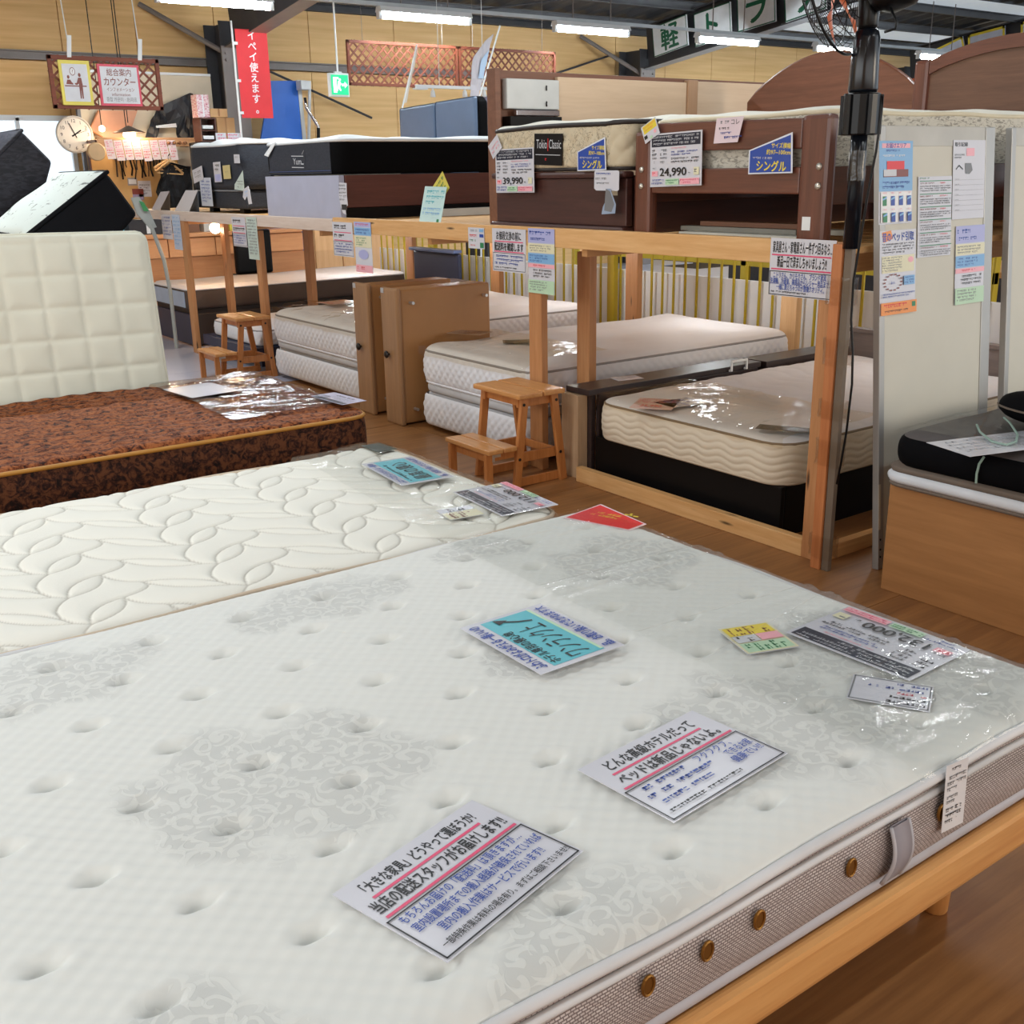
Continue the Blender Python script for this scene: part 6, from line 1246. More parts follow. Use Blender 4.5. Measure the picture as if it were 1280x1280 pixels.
def bposter(label, q, items, m=None):
    tl, tr, bl = [on_board(x, y, 0.0125) for x, y in q]; tr = tl + np.array([np.linalg.norm(tr - tl), 0, 0]); bl = tl - zdir * np.linalg.norm(bl - tl)
    card('poster', label, 'poster', tl, tr, bl, items, m or m_lam)
CANS = []
for r_ in range(2):
    for c_ in range(4):
        x = 0.09 + c_ * 0.24; y = 0.66 + r_ * 0.2; CANS += [('r', x, y, x + 0.12, y + 0.115, 'b' if c_ else 'g'), ('p', [(x, y + 0.03), (x + 0.12, y + 0.0), (x + 0.12, y + 0.03), (x, y + 0.05)], 'lb'), ('s', x, y - 0.05, x + 0.12, y - 0.02, 1, 'pk')]
bposter('blue poster with a red roofed building, top left of the cream board', [(1099, 176), (1141, 176), (1101, 281)],
        [('r', 0, 0, 1, 0.6, 'lb'), ('r', 0.08, 0.03, 0.92, 0.085, 'pk'), ('t', 'お届けエリア', 0.5, 0.025, 0.06, 'b', {'al': 'C', 'fit': 0.6, 'bold': 0.02}), ('s', 0.2, 0.1, 0.8, 0.14, 1, 'b'), ('s', 0.1, 0.16, 0.9, 0.2, 1, 'w'), ('r', 0.22, 0.24, 0.74, 0.34, 'r'), ('r', 0.12, 0.34, 0.86, 0.43, 'br'), ('r', 0.12, 0.34, 0.5, 0.42, 'pl'), ('s', 0.1, 0.48, 0.9, 0.58, 2, 'b'), ('r', 0.04, 0.61, 0.96, 0.98, 'w')] + CANS)
bposter('white poster with an orange foot, lower left of the cream board', [(1100, 289), (1145, 287), (1102, 395)],
        [('p', [(0.05, 0.02), (0.3, 0.0), (0.35, 0.1), (0.1, 0.14)], 'o'), ('t', '昔のベッド引取', 0.06, 0.03, 0.10, 'b', {'fit': 0.88, 'bold': 0.03}), ('s', 0.06, 0.15, 0.94, 0.28, 4, 'k'), ('r', 0.05, 0.30, 0.95, 0.5, 'cy'), ('s', 0.06, 0.31, 0.6, 0.49, 6, 'gy'), ('p', [(0.85 + 0.08 * math.cos(t * PI / 6), 0.36 + 0.035 * math.sin(t * PI / 6)) for t in range(12)], 'pk')]
        + [('r', 0.35 + 0.24 * math.cos(t * PI / 7) - 0.03, 0.615 + 0.095 * math.sin(t * PI / 7) - 0.008, 0.35 + 0.24 * math.cos(t * PI / 7) + 0.03, 0.615 + 0.095 * math.sin(t * PI / 7) + 0.008, 'br') for t in range(14)] + [('t', 'in', 0.28, 0.59, 0.05, 'b', {'fit': 0.1}), ('r', 0.64, 0.55, 0.94, 0.66, 'lb'), ('s', 0.66, 0.56, 0.92, 0.65, 3, 'b'), ('s', 0.05, 0.74, 0.95, 0.80, 2, 'b'), ('r', 0, 0.85, 1, 1, 'o'), ('s', 0.08, 0.86, 0.8, 0.93, 1, 'r'), ('s', 0.1, 0.94, 0.75, 0.98, 1, 'k'), ('r', 0.86, 0.87, 0.96, 0.93, 'g')])
rows = []
for k in range(6): rows += [('r', 0.04, 0.05 + k * 0.16, 0.98, 0.06 + k * 0.16, 'g'), ('s', 0.05, 0.07 + k * 0.16, 0.6, 0.10 + k * 0.16, 1, 'br'), ('s', 0.64, 0.07 + k * 0.16, 0.9, 0.10 + k * 0.16, 1, 'r'), ('s', 0.05, 0.11 + k * 0.16, 0.95, 0.19 + k * 0.16, 3, 'k')]
bposter('white poster with six text blocks, middle column of the cream board', [(1148, 221), (1190, 220), (1150, 322)], [('s', 0.04, 0.01, 0.4, 0.04, 1, 'g')] + rows)
bposter('white sheet with small drawings and ruled lines, top right of the cream board', [(1192, 175), (1232, 176), (1194, 274)], [('t', '取引記録', 0.04, 0.03, 0.05, 'k', {'fit': 0.4, 'bold': 0.02}), ('s', 0.04, 0.17, 0.35, 0.24, 2, 'gy'), ('r', 0.4, 0.1, 0.65, 0.2, 'pk'), ('p', [(0.08, 0.36), (0.18, 0.31), (0.3, 0.36), (0.3, 0.375), (0.18, 0.325), (0.08, 0.375)], 'k'), ('p', [(0.36, 0.29), (0.55, 0.29), (0.6, 0.38), (0.5, 0.43), (0.38, 0.42)], 'gy')] + [('r', 0.05, 0.5 + 0.065 * k, 0.95, 0.502 + 0.065 * k, 'gy') for k in range(7)] + [('s', 0.06, 0.485 + 0.065 * k, 0.2, 0.50 + 0.065 * k, 1, 'gy') for k in range(7)])
bposter('colourful leaflet with a green foot at the lower right of the cream board', [(1195, 283), (1231, 282), (1196, 381)], LEAF)
wb2 = thing('white_board', 'second framed cream board standing at the right edge of the picture', 'board', (4.4, wy0, 0))
XA = on_board(1262, 157, 0)[0]; slab(wb2, 'panel', XA + 0.03, XA + 0.62, 0.06, HB - 0.07, -0.008, 0.008, m_bd, 0); slab(wb2, 'frame_side', XA, XA + 0.032, 0, HB, -0.016, 0.012, m_alu); slab(wb2, 'frame_side', XA + 0.62, XA + 0.65, 0, HB, -0.016, 0.012, m_alu)
slab(wb2, 'frame_top', XA + 0.033, XA + 0.619, HB - 0.072, HB, -0.014, 0.010, MATS['pale_frame']); slab(wb2, 'frame_bottom', XA + 0.033, XA + 0.619, 0, 0.06, -0.014, 0.010, m_alu)
# black mattress on the oak box
ob = thing('oak_box_bed', 'oak veneer box bed standing on the floor at the right edge', 'bed base', (3.9, 1.55, 0))
m_oakv = wood('oak_veneer', (150, 104, 62), (178, 128, 80), 'y', 0.5, 0.42); OX = 3.26; OYA, OYB = 0.70, 2.195
box('front_panel', (OX, OYA, 0.0), (OX + 0.025, OYB, 0.405), m_oakv, ob, 0.003); box('side_panel', (OX + 0.027, OYB - 0.025, 0), (5.2, OYB, 0.405), wood('oak_veneer_side', (150, 104, 62), (178, 128, 80), 'x', 0.5, 0.42), ob); box('side_panel', (OX + 0.027, OYA, 0), (5.2, OYA + 0.025, 0.405), MATS['oak_veneer_side'], ob)
box('deck', (OX + 0.027, OYA + 0.027, 0.37), (5.19, OYB - 0.027, 0.405), m_oakv, ob, 0.002)
m_bkv = mat('black_velour', (8, 9, 13), 0.8, 0.1, spec=0.1); m_tau = mat('taupe_trim', (110, 98, 88), 0.7); m_wcov = mat('white_cover', (216, 222, 230), 0.7, 0.02)
tp = thing('white_topper', 'thin white pad with taupe trim between the oak box bed and the black mattress', 'mattress pad', (4.2, 1.5, 0.407))
ax0, ax1 = OX - 0.025, 5.2
for z0, z1, m, nm in ((0.408, 0.422, m_tau, 'lower_trim'), (0.422, 0.462, m_wcov, 'pad'), (0.462, 0.482, m_tau, 'upper_trim')):
    g = band(G(), ax0, OYA, ax1, OYB + 0.012, 0.06, z0, z1, 0.03, 5, 0.012 if nm == 'pad' else 0.004, cap=True); P, N, s_ = perim(ax0, OYA, ax1, OYB + 0.012, 0.06, 0.03); n_ = len(P); g.f.append(tuple(5 * n_ + i for i in range(n_))); g.build(nm, m, tp, smooth=True)
bm_ = thing('black_mattress', 'thick black mattress under plastic at the right edge on the oak box bed', 'mattress', (4.2, 1.5, 0.484))
band(G(), ax0 + 0.02, OYA, ax1, OYB, 0.09, 0.484, 0.585, 0.03, 10, 0.020, cap=True).build('side_border', m_bkv, bm_, smooth=True)
quilt_top(G(), ax0 + 0.02, OYA, ax1, OYB, 0.585, 0.018, 0.09, 0.03, soft(0.005, 2, 19)).build('top_panel', mat('grey_top', (92, 88, 88), 0.6, 0.06), bm_, smooth=True)
film('plastic_sheet', 'clear plastic wrapped over the black mattress at the right edge', ax0 + 0.03, ax0 + 0.9, OYA + 0.4, OYB + 0.0, drape(ax0, OYA, ax1, OYB, 0.615, 0.05), 0.004, 51, lift=0.006)
flatc('paper_sheet', 'white paper sheet lying under plastic on the black mattress at the right edge', [(1158, 553), (1225, 545), (1230, 575)], 0.622, [('s', 0.08, 0.1, 0.9, 0.8, 4, 'pl')], m_lam, (0.42, 0.20), 'paper')
G().tube([onx(x, y, ax0 - 0.012) for x, y in ((1230, 571), (1224, 580), (1221, 592), (1220, 604))], 0.004, 6).build('pale_string', mat('pale_string', (150, 178, 168), 0.6), bm_)
G().tube([onz(x, y, 0.628) for x, y in ((1221, 531), (1225, 540), (1240, 552), (1258, 556), (1270, 552), (1272, 543), (1262, 528), (1255, 522))], 0.004, 6).build('pale_string', MATS['pale_string'], bm_)
rp = thing('rolled_black_pillow', 'black folded pillow lying at the back of the black mattress', 'pillow', onz(1310, 535, 0.63))
c_ = onz(1318, 536, 0.62); g = G(); nu, nv = 24, 14
for i in range(nu + 1):
    for j in range(nv): u = -1 + 2 * i / nu; a = 2 * PI * j / nv; r_ = 0.075 * math.sqrt(max(0.0, 1 - abs(u) ** 4)) + 0.002; g.v.append((c_[0] + 0.25 * u * 0.2 + r_ * 1.9 * math.cos(a) * 0.7, c_[1] - 0.05 + 0.28 * u, c_[2] + 0.055 + r_ * 0.75 * math.sin(a)))
g.f = [(i * nv + j, (i + 1) * nv + j, (i + 1) * nv + (j + 1) % nv, i * nv + (j + 1) % nv) for i in range(nu) for j in range(nv)]
g.build('pillow_body', m_bkv, rp, smooth=True); G().tube([(c_[0] + 0.05 * u - 0.0998 * math.sqrt(1 - abs(u) ** 4) - 0.003, c_[1] - 0.05 + 0.28 * u, c_[2] + 0.055) for u in np.linspace(-0.97, 0.97, 15)], 0.004, 5).build('seam', m_tau, rp)
# things glimpsed between the two boards
for nm, lab, rgb, z0, z1, yy in (('orange_carton', 'orange red carton glimpsed in the gap between the two cream boards', (212, 84, 44), DECK, 1.42, 3.0), ):
    r = thing(nm, lab, 'box', (5.2, 2.62, z0)); box('carton', (4.75, 2.54, 1.219), (5.15, 2.64, 1.42), mat('orange_red_carton', rgb, 0.5, 0.15), r); box('label_strip', (4.80, 2.537, 1.26), (5.10, 2.5395, 1.31), mat('dark_red_strip', (160, 50, 36), 0.5), r, 0)

# ================================================================== COUNTER CORNER AT THE FAR LEFT
OYW = 13.55
m_crm = mat('cream_partition', (216, 202, 178), 0.7, 0.03)
part = thing('cream_partition', 'cream office partition panel standing in front of the back wall behind the counter', 'partition', (4.4, OYW, 0))
box('panel', (3.70, OYW, 0), (5.3, OYW + 0.04, 2.68), m_crm, part, 0.004); box('top_rail', (3.70, OYW - 0.01, 2.681), (5.3, OYW + 0.05, 2.71), m_white, part, 0.003); box('edge_post', (3.66, OYW - 0.01, 0), (3.699, OYW + 0.05, 2.71), mat('grey_post', (120, 124, 130), 0.5), part, 0.003)
# wall clock
CC = np.array([3.58, 13.46, 2.0]); R_ = 0.205
ck = thing('wall_clock', 'round white wall clock between the bright window and the counter', 'clock', CC - [0, 0, R_])
G().lathe(CC + [0, 0.045, 0], (0, -1, 0), [(0, 0), (R_ - 0.01, 0), (R_, 0.01), (R_, 0.045), (R_ - 0.012, 0.052), (R_ - 0.02, 0.048), (R_ - 0.022, 0.03), (0, 0.03)], 40).build('case', mat('clock_case', (206, 200, 190), 0.35), ck, smooth=False)
G().lathe(CC + [0, 0.005, 0], (0, -1, 0), [(0, 0), (R_ - 0.022, 0), (R_ - 0.022, 0.004), (0, 0.0045)], 40).build('dial', mat('clock_dial', (226, 218, 206), 0.5), ck)
num = card('numerals', None, None, CC + [-R_, -0.0008, R_], CC + [R_, -0.0008, R_], CC + [-R_, -0.0008, -R_], [('t', str(k), 0.5 + 0.36 * math.sin(k * PI / 6), 0.5 - 0.36 * math.cos(k * PI / 6) - 0.06, 0.115, 'k', {'al': 'C'}) for k in range(1, 13)], MATS['clock_dial'], 0.0004, outline=head(0.5, 0.5, 0.43)); child_card(num, ck)
for ang, L, w, nm in ((-24, 0.13, 0.005, 'minute_hand'), (57, 0.085, 0.007, 'hour_hand'), (72, 0.15, 0.002, 'second_hand')):
    a = math.radians(ang); d = np.array([math.sin(a), 0, math.cos(a)]); s_ = np.array([d[2], 0, -d[0]])
    G().obox(CC + d * (L / 2 - 0.02) + [0, -0.006, 0], d * (L / 2 + 0.02), s_ * w, (0, 0.0008, 0)).build(nm, m_black, ck)
# shelf with pegs and pink cards
sf = thing('peg_shelf', 'wooden peg shelf across the counter corner carrying pink and white cards', 'shelf', (4.3, 13.2, 1.86))
box('shelf_board', (3.70, 13.05, 1.935), (5.25, 13.12, 1.955), wood('shelf_wood', (196, 140, 92), (222, 170, 118), 'x', 1, 0.5), sf); box('end_bracket', (3.70, 13.121, 1.90), (3.72, 13.54, 1.934), m_mahx, sf); box('peg_rail', (3.70, 13.03, 1.855), (5.25, 13.05, 1.934), MATS['shelf_wood'], sf)
for k in range(4): x = 4.50 + k * 0.065; G().lathe((x, 13.029, 1.895), (0, -1, 0), [(0.012, 0), (0.012, 0.03), (0.02, 0.035), (0.018, 0.05), (0, 0.054)], 10).build('peg', mat('brown_peg', (150, 98, 62), 0.5), sf, smooth=True)
bx_ = G().lathe((3.66, 13.0, 1.80), (0, -1, 0), [(0, 0), (0.095, 0), (0.1, 0.01), (0.1, 0.03), (0.09, 0.04), (0, 0.042)], 22).build('round_plaque', mat('pale_wood_disc', (216, 178, 132), 0.6), sf); 
m_pk = mat('pink_white_card', (238, 214, 206), 0.5, 0.03)
for k in range(8):
    x = 3.77 + k * 0.103; z = 1.93 - 0.01 * random.random(); hh = 0.21 + 0.02 * random.random()
    card('pink_card', 'small pink and white card hanging in a row from the peg shelf', 'card', (x, 13.02, z), (x + 0.092, 13.02, z + 0.004), (x - 0.01 + 0.004 * k, 12.98, z - hh), [('s', 0.1, 0.08, 0.9, 0.4, 3, 'p'), ('s', 0.1, 0.5, 0.9, 0.9, 3, 'r'), ('r', 0.1, 0.42, 0.9, 0.47, 'pk')], m_pk, group='pink and white cards on the peg shelf')
# pendant lamps
def pendant(x, y, z, r_, lab, power, shade=True, ztop=3.74):
    p = thing('pendant_lamp', lab, 'lamp', (x, y, z - r_))
    g = G(); n = 16; g.lathe((x, y, z - r_), (0, 0, 1), [(0, 0)] + [(r_ * math.sin(PI * i / 12), r_ * (1 - math.cos(PI * i / 12))) for i in range(1, 12)] + [(0, 2 * r_)], 18)
    g.build('bulb', mat('lit_bulb', (255, 226, 184), 0.4, 0.0, emit=10.0), p, smooth=True)
    if shade: G().lathe((x, y, z + r_ * 0.3), (0, 0, 1), [(0.18, 0), (0.185, 0.004), (0.10, 0.035), (0.03, 0.07), (0.0, 0.08)], 22).build('shade', mat('dark_shade', (90, 80, 76), 0.4), p, smooth=True)
    G().tube([(x, y, z + r_ + (0.06 if shade else 0)), (x, y, ztop)], 0.006, 5).build('cord', m_black, p)
    l = bpy.data.lights.new('lamp_glow', 'POINT'); l.energy = power; l.color = (1.0, 0.76, 0.5); l.shadow_soft_size = r_; o = bpy.data.objects.new('lamp_glow', l); COL.objects.link(o); o.location = (x, y - 0.16, z - 0.02)
pendant(4.12, 13.2, 1.99, 0.07, 'larger lit pendant lamp with a shade above the counter', 16)
pendant(3.86, 13.35, 2.06, 0.035, 'small lit bulb hanging left of the larger pendant lamp', 2, False)
pendant(4.16, 13.42, 1.975 - 0.12 + 0.16, 0.02, 'tiny lit bulb low behind the larger pendant lamp', 0.6, False)
# pinkish sloping panel behind the lamps, dark draped cloth, boxes
sl = thing('sloping_pink_board', 'slanted pinkish board behind the pendant lamps', 'board', (4.1, 13.5, 2.0))
G().prism([ony(123, 138, 13.5), ony(172, 138, 13.5), ony(156, 185, 13.5), ony(112, 162, 13.5)], (0, 0.02, 0)).build('panel', mat('pinkish_board', (206, 150, 120), 0.6), sl); G().tube([ony(112, 162, 13.48), ony(150, 184, 13.48)], 0.012, 6).build('lower_trim', mat('tan_trim', (170, 116, 80), 0.5), sl); G().tube([ony(112, 162, 13.48), ony(123, 138, 13.48)], 0.010, 6).build('side_trim', MATS['tan_trim'], sl)
dc = thing('dark_tarpaulin', 'dark grey folded tarpaulin draped on the partition behind the counter', 'tarpaulin', (4.9, 13.4, 2.0))
def sheet(poly, Y, th, name, m, root, amp=0.03, seed=0):
    P = [ony(x, y, Y) for x, y in poly]; bm = bmesh.new(); vs = [bm.verts.new(p) for p in P]; bm.faces.new(vs); bmesh.ops.triangulate(bm, faces=bm.faces[:]); bmesh.ops.subdivide_edges(bm, edges=bm.edges[:], cuts=5, use_grid_fill=True)
    s_ = soft(amp, 3.0, seed)
    for v in bm.verts: v.co.y += float(s_(np.array([v.co.x * 2]), np.array([v.co.z * 2]))[0])
    g = G(); bm.verts.index_update(); vv = [tuple(v.co) for v in bm.verts]; ff = [tuple(v.index for v in f.verts) for f in bm.faces]; bm.free()
    n = len(vv); g.add(vv + [(x, y + th, z) for x, y, z in vv], ff + [tuple(n + i for i in f[::-1]) for f in ff]); return g.build(name, m, root, smooth=False)
m_tarp = mat('dark_tarp', (52, 52, 56), 0.45, 0.2, vs=3)
sheet([(200, 133), (238, 116), (250, 136), (248, 160), (236, 184), (226, 184), (220, 160), (200, 158), (195, 178), (182, 172), (190, 150)], 13.44, 0.02, 'cloth', m_tarp, dc, 0.02, 2); sheet([(195, 157), (220, 154), (221, 159), (196, 160)], 13.40, 0.01, 'pale_edge', m_white, dc, 0.002, 3)
sheet([(238, 116), (241, 117), (251, 136), (248, 138)], 13.42, 0.01, 'folded_corner', mat('brown_fold', (84, 62, 52), 0.5), dc, 0.002, 4)
def simple_box(name, lab, cat, a, b, m, lid=None, grp=None):
    r = thing(name, lab, cat, ((a[0] + b[0]) / 2, (a[1] + b[1]) / 2, a[2]), grp); box('carton', a, b, m, r, 0.004); box('tape_strip', (a[0] + (b[0] - a[0]) * 0.45, a[1] - 0.002, a[2] + 0.01), (a[0] + (b[0] - a[0]) * 0.55, a[1] - 0.0005, b[2]), lid or MATS['brown_tape'], r, 0); return r
m_cb = MATS['cardboard']
cab = thing('wooden_cubby', 'small wooden cubby with papers on the cabinet by the first column', 'cubby', (5.0, 12.9, 1.9))
cx0, cx1, cz0, cz1 = 4.83, 5.02, 1.9, 2.15
box('side', (cx0, 12.8, cz0), (cx0 + 0.015, 13.05, cz1), m_mahx, cab); box('side', (cx1 - 0.015, 12.8, cz0), (cx1, 13.05, cz1), m_mahx, cab); box('top', (cx0, 12.8, cz1 + 0.001), (cx1, 13.05, cz1 + 0.016), m_mahx, cab); box('shelf', (cx0 + 0.016, 12.8, 2.02), (cx1 - 0.016, 13.05, 2.03), m_mahx, cab); box('base', (cx0 + 0.016, 12.8, cz0), (cx1 - 0.016, 13.05, cz0 + 0.015), m_mahx, cab); box('back', (cx0 + 0.016, 13.03, cz0 + 0.016), (cx1 - 0.016, 13.045, cz1), m_mahx, cab)
for z in (1.93, 2.045): box('papers', (cx0 + 0.03, 12.82, z), (cx1 - 0.03, 13.0, z + 0.04), m_white, cab)
simple_box('cardboard_box', 'larger cardboard box beside the wooden cubby', 'box', (5.03, 12.8, 1.9), (5.25, 13.05, 2.17), m_cb)
simple_box('cardboard_box', 'small cardboard box on top of the larger cardboard box', 'box', (4.97, 12.82, 2.175), (5.18, 13.03, 2.27), mat('cardboard_light', (204, 164, 118), 0.8))
simple_box('floral_bag_box', 'pale box with a pink floral print on the wooden cubby', 'gift box', (4.82, 12.82, 2.17), (4.965, 13.0, 2.42), print_mat('floral_print', (232, 214, 216), (206, 120, 140), 26, 0.5, 0.56), m_white)
cabt = thing('tall_dark_cabinet', 'tall dark cabinet behind the charcoal bed near the first column', 'cabinet', (5.0, 13.0, 0)); box('carcass', (4.75, 12.78, 0), (5.28, 13.02, 1.895), m_dk, cabt, 0.006); box('door', (4.77, 12.76, 0.05), (5.01, 12.778, 1.85), m_dk, cabt); box('door', (5.02, 12.76, 0.05), (5.26, 12.778, 1.85), m_dk, cabt)
nn = card('lilac_notice', 'white notice standing before the cardboard boxes behind the charcoal bed', 'notice', (5.0, 12.7985, 2.0), (5.33, 12.7985, 2.0), (5.0, 12.7985, 1.905), [('s', 0.08, 0.1, 0.92, 0.9, 2, 'p')], m_lam)
# blue panel, grey frame, chrome pipe
bp = thing('blue_board', 'bright blue board in a grey frame standing behind the red banner', 'board', (6.0, 13.2, 1.0))
P = [ony(x, y, 13.2) for x, y in ((338, 101), (371, 101), (378, 175), (326, 175))]; P = P[:3] + [[P[2][0] + 0.02, 13.2, 0], [P[3][0] - 0.05, 13.2, 0]] + P[3:]; G().prism(P, (0, 0.03, 0)).build('panel', mat('bright_blue', (24, 98, 196), 0.45, 0.04), bp)
P = [ony(x, y, 13.2) for x, y in ((371.5, 100), (376, 100), (383, 175), (378.5, 175))]; G().prism(P, (0, 0.04, 0)).build('frame_side', mat('pale_frame_grey', (196, 200, 200), 0.45), bp)
mc = thing('grey_machine_head', 'pale grey machine head on a post with a bent chrome tube', 'machine', (6.5, 13.1, 1.2))
P = [ony(x, y, 13.0) for x, y in ((376, 100), (389, 101), (389, 112), (377, 112))]; G().prism(P, (0, 0.15, 0)).build('head', mat('pale_frame_grey', (196, 200, 200), 0.45), mc, 0.01)
G().tube([ony(387, 111, 13.08), ony(386, 180, 13.08), [*ony(386, 180, 13.08)[:2], 0]], 0.02, 8).build('post', MATS['pale_frame_grey'], mc)
G().tube([ony(x, y, 12.92) for x, y in ((381, 122), (383, 135), (391, 147), (398, 158), (398, 165), (398, 180))], 0.018, 8).build('chrome_tube', MATS['chrome'], mc, smooth=True); G().tube([ony(398, 160, 12.9), ony(398, 182, 12.9)], 0.022, 8).build('grip', m_black, mc)
# track light with spots and paper banners, stacked lilac boxes
tk = thing('track_light', 'white ceiling track with small spotlights below the lattice panels', 'track light', (7.3, 10.6, 2.28))
a, b = ony(520, 110, 10.6), ony(622, 110, 10.6); zt_ = (a[2] + b[2]) / 2; box('track', (a[0], 10.58, zt_ - 0.012), (b[0], 10.62, zt_ + 0.02), m_white, tk, 0.003); box('end_box', (a[0] - 0.02, 10.56, zt_ - 0.03), (a[0] + 0.13, 10.64, zt_ - 0.013), m_white, tk)
for px in (541, 581, 605):
    p = ony(px, 116, 10.6); s_ = thing('spot', None, None, (p[0], 10.6, p[2])) if False else None
    G().lathe((p[0], 10.6, p[2] - 0.045), (0, 0, 1), [(0, 0), (0.03, 0.002), (0.022, 0.06), (0.01, 0.075), (0.008, 0.1)], 12).build('spotlight', m_white, tk, smooth=True)
for x in (a[0] + 0.3, b[0] - 0.2): G().tube([(x, 10.6, zt_ + 0.02), (x, 10.6, 3.98)], 0.004, 4).build('wire', m_white, tk)
fl1 = thing('paper_flag', 'narrow pale paper flag on a stick left of the slate leather headboard', 'flag', (6.3, 9.8, 1.9)); sheet([(522, 58), (520, 75), (508, 128), (503, 130), (514, 88)], 9.8, 0.004, 'paper', mat('pale_flag', (206, 198, 188), 0.6), fl1, 0.01, 6); G().tube([ony(521, 56, 9.8), ony(503, 134, 9.8), [*ony(503, 134, 9.8)[:2], 0]], 0.008, 6).build('stick', m_white, fl1)
fl2 = thing('paper_flag', 'wider pale grey paper flag on a stick above the slate leather headboard', 'flag', (6.9, 9.6, 1.9)); sheet([(617, 42), (610, 70), (598, 122), (588, 120), (590, 75), (606, 52)], 9.6, 0.004, 'paper', mat('grey_flag', (190, 188, 196), 0.6), fl2, 0.01, 7); G().tube([ony(625, 32, 9.6), ony(598, 126, 9.6), [*ony(596, 126, 9.6)[:2], 0]], 0.009, 6).build('stick', m_white, fl2)
sheet([(612, 62), (604, 98), (598, 98), (602, 74)], 9.585, 0.003, 'blue_print', mat('pale_blue_print', (170, 196, 224), 0.5), fl2, 0.004, 8)
for k in range(3):
    p0_ = ony(604, 168 - k * 16.5, 11.5); p1_ = ony(628, 152 - k * 16.5, 11.5)
    simple_box('lilac_box', ['lilac grey box, lowest of the stack behind the beige patterned mattress', 'lilac grey box in the middle of the stack behind the beige patterned mattress', 'lilac grey box on top of the stack behind the beige patterned mattress'][k], 'box', (p0_[0], 11.5, p0_[2] + 0.004), (p0_[0] + 0.4, 11.9, p0_[2] + 0.128), mat('lilac_carton', (150, 142, 162), 0.6), mat('dark_lilac', (96, 90, 108), 0.6), 'stacked lilac grey boxes')
std = thing('box_stand', 'plain stand under the stacked lilac boxes', 'stand', (p0_[0] + 0.2, 11.7, 0)); box('stand_box', (p0_[0] - 0.02, 11.45, 0), (p0_[0] + 0.45, 11.95, ony(604, 168, 11.5)[2]), m_dk, std); box('kick', (p0_[0] - 0.022, 11.44, 0), (p0_[0] + 0.45, 11.449, 0.1), m_black, std)
# counter with its clutter
ctr = thing('counter', 'orange wood counter with drawers at the far left beyond the rack', 'counter', (4.2, 12.2, 0))
m_cw = wood('orange_counter', (214, 142, 88), (232, 166, 112), 'x', 0.8, 0.45); box('front_panel', (2.9, 11.9, 0), (5.6, 11.93, 0.66), m_cw, ctr); box('counter_top', (2.85, 11.85, 0.88), (5.65, 12.5, 0.92), m_cw, ctr)
for k in range(5): box('drawer_front', (2.92 + k * 0.535, 11.88, 0.67), (2.92 + k * 0.535 + 0.525, 11.899, 0.87), m_cw, ctr, 0.006)
box('body', (2.9, 11.931, 0), (5.6, 12.45, 0.879), m_cw, ctr)
bo = thing('back_board', 'tan pin board behind the counter under the peg shelf', 'board', (4.2, 13.5, 0)); box('panel', (3.72, 13.46, 0.9), (4.75, 13.5, 1.85), mat('tan_pinboard', (206, 164, 104), 0.7), bo); box('edge_strip', (3.70, 13.45, 0.9), (3.719, 13.5, 1.85), m_mahx, bo)
gb = thing('black_coat', 'black coats hanging below the peg shelf', 'coat', (4.8, 13.1, 1.2)); sheet([(203, 212), (212, 206), (238, 208), (243, 262), (226, 266), (200, 262), (197, 240)], 12.975, 0.05, 'cloth', mat('black_cloth', (20, 19, 22), 0.8, 0.1), gb, 0.03, 11); G().tube([ony(204, 212, 12.94), ony(214, 204, 12.93), ony(236, 210, 12.94)], 0.012, 6).build('collar_seam', m_black, gb)
for k, (pts, lab) in enumerate((([(193, 210), (210, 199), (231, 211), (193, 212)], 'pale wooden clothes hanger on the peg shelf, the front one'), ([(195, 214), (211, 201), (229, 217), (197, 216)], 'pale wooden clothes hanger on the peg shelf, the rear one'))):
    hgr = thing('clothes_hanger', lab, 'hanger', ony(210, 210, 12.985 - 0.02 * k)); Y = 12.985 - 0.02 * k
    G().tube([ony(x, y, Y) for x, y in pts[:3]], 0.014, 8).build('hanger_bar', mat('pale_hanger', (222, 176, 120), 0.5), hgr, smooth=True); G().tube([ony(pts[3][0], pts[3][1], Y), ony(pts[2][0], pts[2][1] + 1, Y)], 0.008, 6).build('cross_bar', MATS['pale_hanger'], hgr); G().tube([ony(210, 200, Y), ony(210, 195, Y), ony(212, 192, Y)], 0.005, 6).build('hook', MATS['chrome'], hgr)
ky = thing('key_rack', 'rack of dark keys and straps hanging below the pink cards', 'key rack', (4.2, 13.38, 1.6)); box('rack_bar', (3.98, 13.44, 1.72), (4.55, 13.459, 1.74), m_mahx, ky)
for k in range(14): x = 4.0 + k * 0.04; L = random.uniform(0.10, 0.24); G().tube([(x, 13.43, 1.735), (x + random.uniform(-0.02, 0.02), 13.425, 1.735 - L * 0.6), (x + random.uniform(-0.02, 0.02), 13.42, 1.735 - L)], random.uniform(0.006, 0.011), 5).build('strap', m_black if k % 3 else MATS['dark_brown_base'], ky)
def paper(lab, pts, Y, m, items=(), name='pinned_paper'): card(name, lab, 'paper', *[ony(x, y, Y) for x, y in pts], list(items), m)
paper('white paper pinned on the tan board below the keys', [(172, 226), (188, 226), (172, 246)], 13.458, m_lam, [('s', 0.1, 0.2, 0.9, 0.9, 4, 'gy')])
paper('small framed slip pinned on the tan board left of the white paper', [(159, 222), (171, 222), (159, 232)], 13.458, mat('grey_slip', (150, 150, 150), 0.5), [('r', 0.1, 0.2, 0.9, 0.8, 'w')])
paper('dark red and lilac flyer above the counter end', [(165, 236), (179, 236), (166, 250)], 13.458, mat('lilac_flyer', (150, 132, 158), 0.5), [('r', 0, 0, 1, 0.5, 'br')])
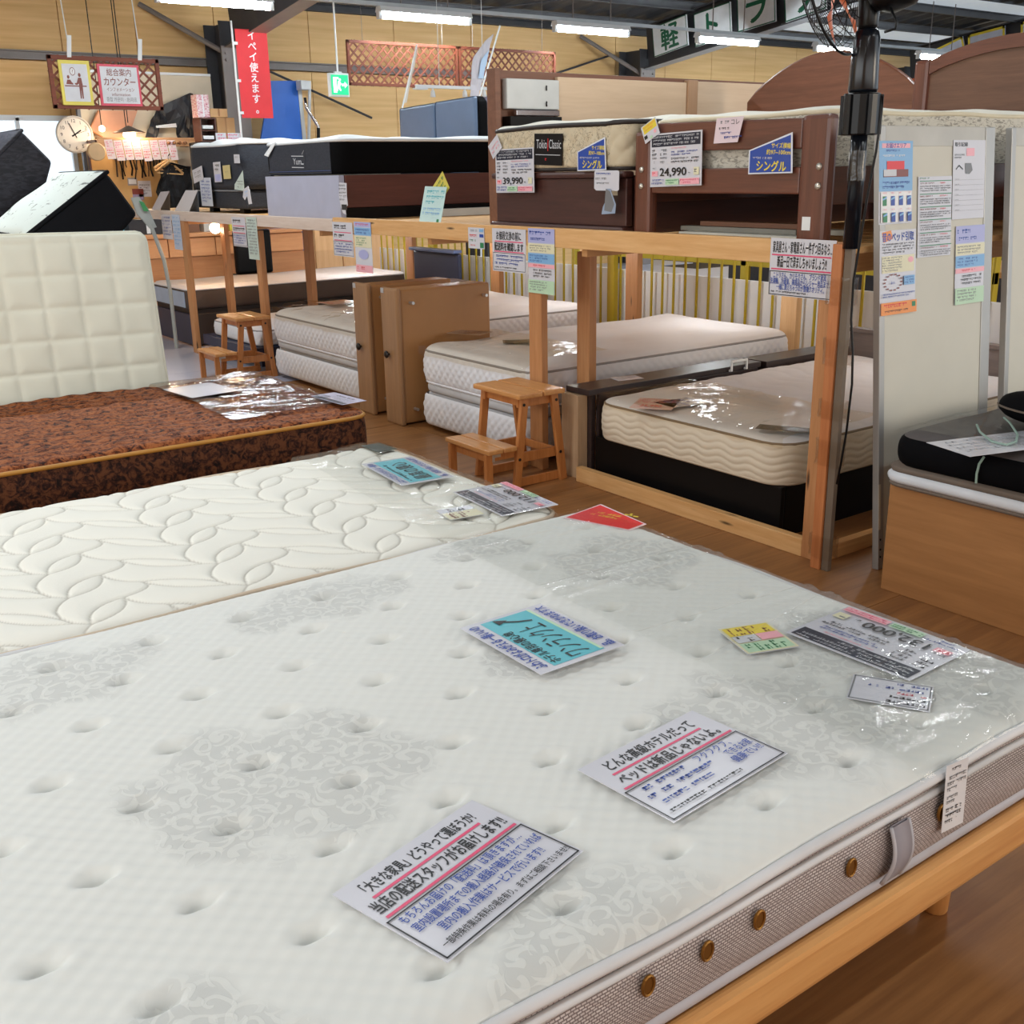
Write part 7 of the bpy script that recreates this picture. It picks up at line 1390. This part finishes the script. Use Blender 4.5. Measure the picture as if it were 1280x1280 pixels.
bn2 = thing('flyer_stand', 'grey sloping flyer stand with a green patch at the end of the ivory standing mattress', 'flyer stand', (3.1, 9.8, 1.2))
sheet([(164, 247), (174, 246), (186, 262), (196, 284), (188, 286), (172, 268)], 9.8, 0.02, 'board', mat('grey_stand', (160, 164, 160), 0.5), bn2, 0.002, 14); sheet([(174, 251), (180, 253), (186, 264), (180, 264)], 9.78, 0.006, 'green_patch', mat('green_patch', (62, 140, 84), 0.5), bn2, 0.001, 15); G().tube([ony(188, 280, 9.81), ony(205, 325, 9.81), ony(213, 365, 9.81), [*ony(213, 365, 9.81)[:2], 0]], 0.018, 8).build('stand_post', MATS['grey_stand'], bn2)
# small lit bulb under the deck and clutter on the counter
pendant(3.72, 9.75, 1.06, 0.05, 'round lit bulb hanging under the deck at the far left', 6, False, DECK - 0.13)
for k, (x0, w, h, rgb, lab) in enumerate(((3.35, 0.22, 0.24, (84, 168, 190), 'teal box of leaflets on the counter, leftmost'), (3.62, 0.42, 0.16, (40, 38, 42), 'black printer like box on the counter'), (4.1, 0.3, 0.12, (120, 82, 56), 'brown basket box on the counter'), (4.45, 0.22, 0.22, (196, 196, 190), 'white file box on the counter right of the basket'), (4.75, 0.2, 0.3, (210, 200, 70), 'yellow file box at the right of the counter'))):
    simple_box('counter_box', lab, 'box', (x0, 12.0, 0.921), (x0 + w, 12.3, 0.921 + h), mat('counter_box_%d' % k, rgb, 0.5, 0.15), m_white)
ch = thing('office_chair', 'black office chair back glimpsed between the rack posts', 'chair', (4.75, 11.5, 0)); box('backrest', (4.55, 11.4, 0.48), (4.98, 11.47, 0.95), m_black, ch, 0.03); box('seat', (4.53, 11.2, 0.42), (5.0, 11.65, 0.475), m_black, ch, 0.02); G().cyl((4.76, 11.43, 0.05), (4.76, 11.43, 0.419), 0.03, 10).build('column', m_dk, ch)
for k in range(5): a = 2 * PI * k / 5; G().tube([(4.76, 11.43, 0.055), (4.76 + 0.28 * math.cos(a), 11.43 + 0.28 * math.sin(a), 0.02)], 0.018, 6).build('foot', m_dk, ch)
fr2 = thing('light_partition', 'pale wooden partition panels beyond the far long mattress', 'partition', (5.5, 11.9, 0))
for k in range(3): box('panel', (5.75 + k * 0.36, 11.9, 0), (6.09 + k * 0.36, 11.93, 1.15), wood('pale_partition_wood', (222, 168, 112), (238, 190, 138), 'z', 0.8, 0.5), fr2)
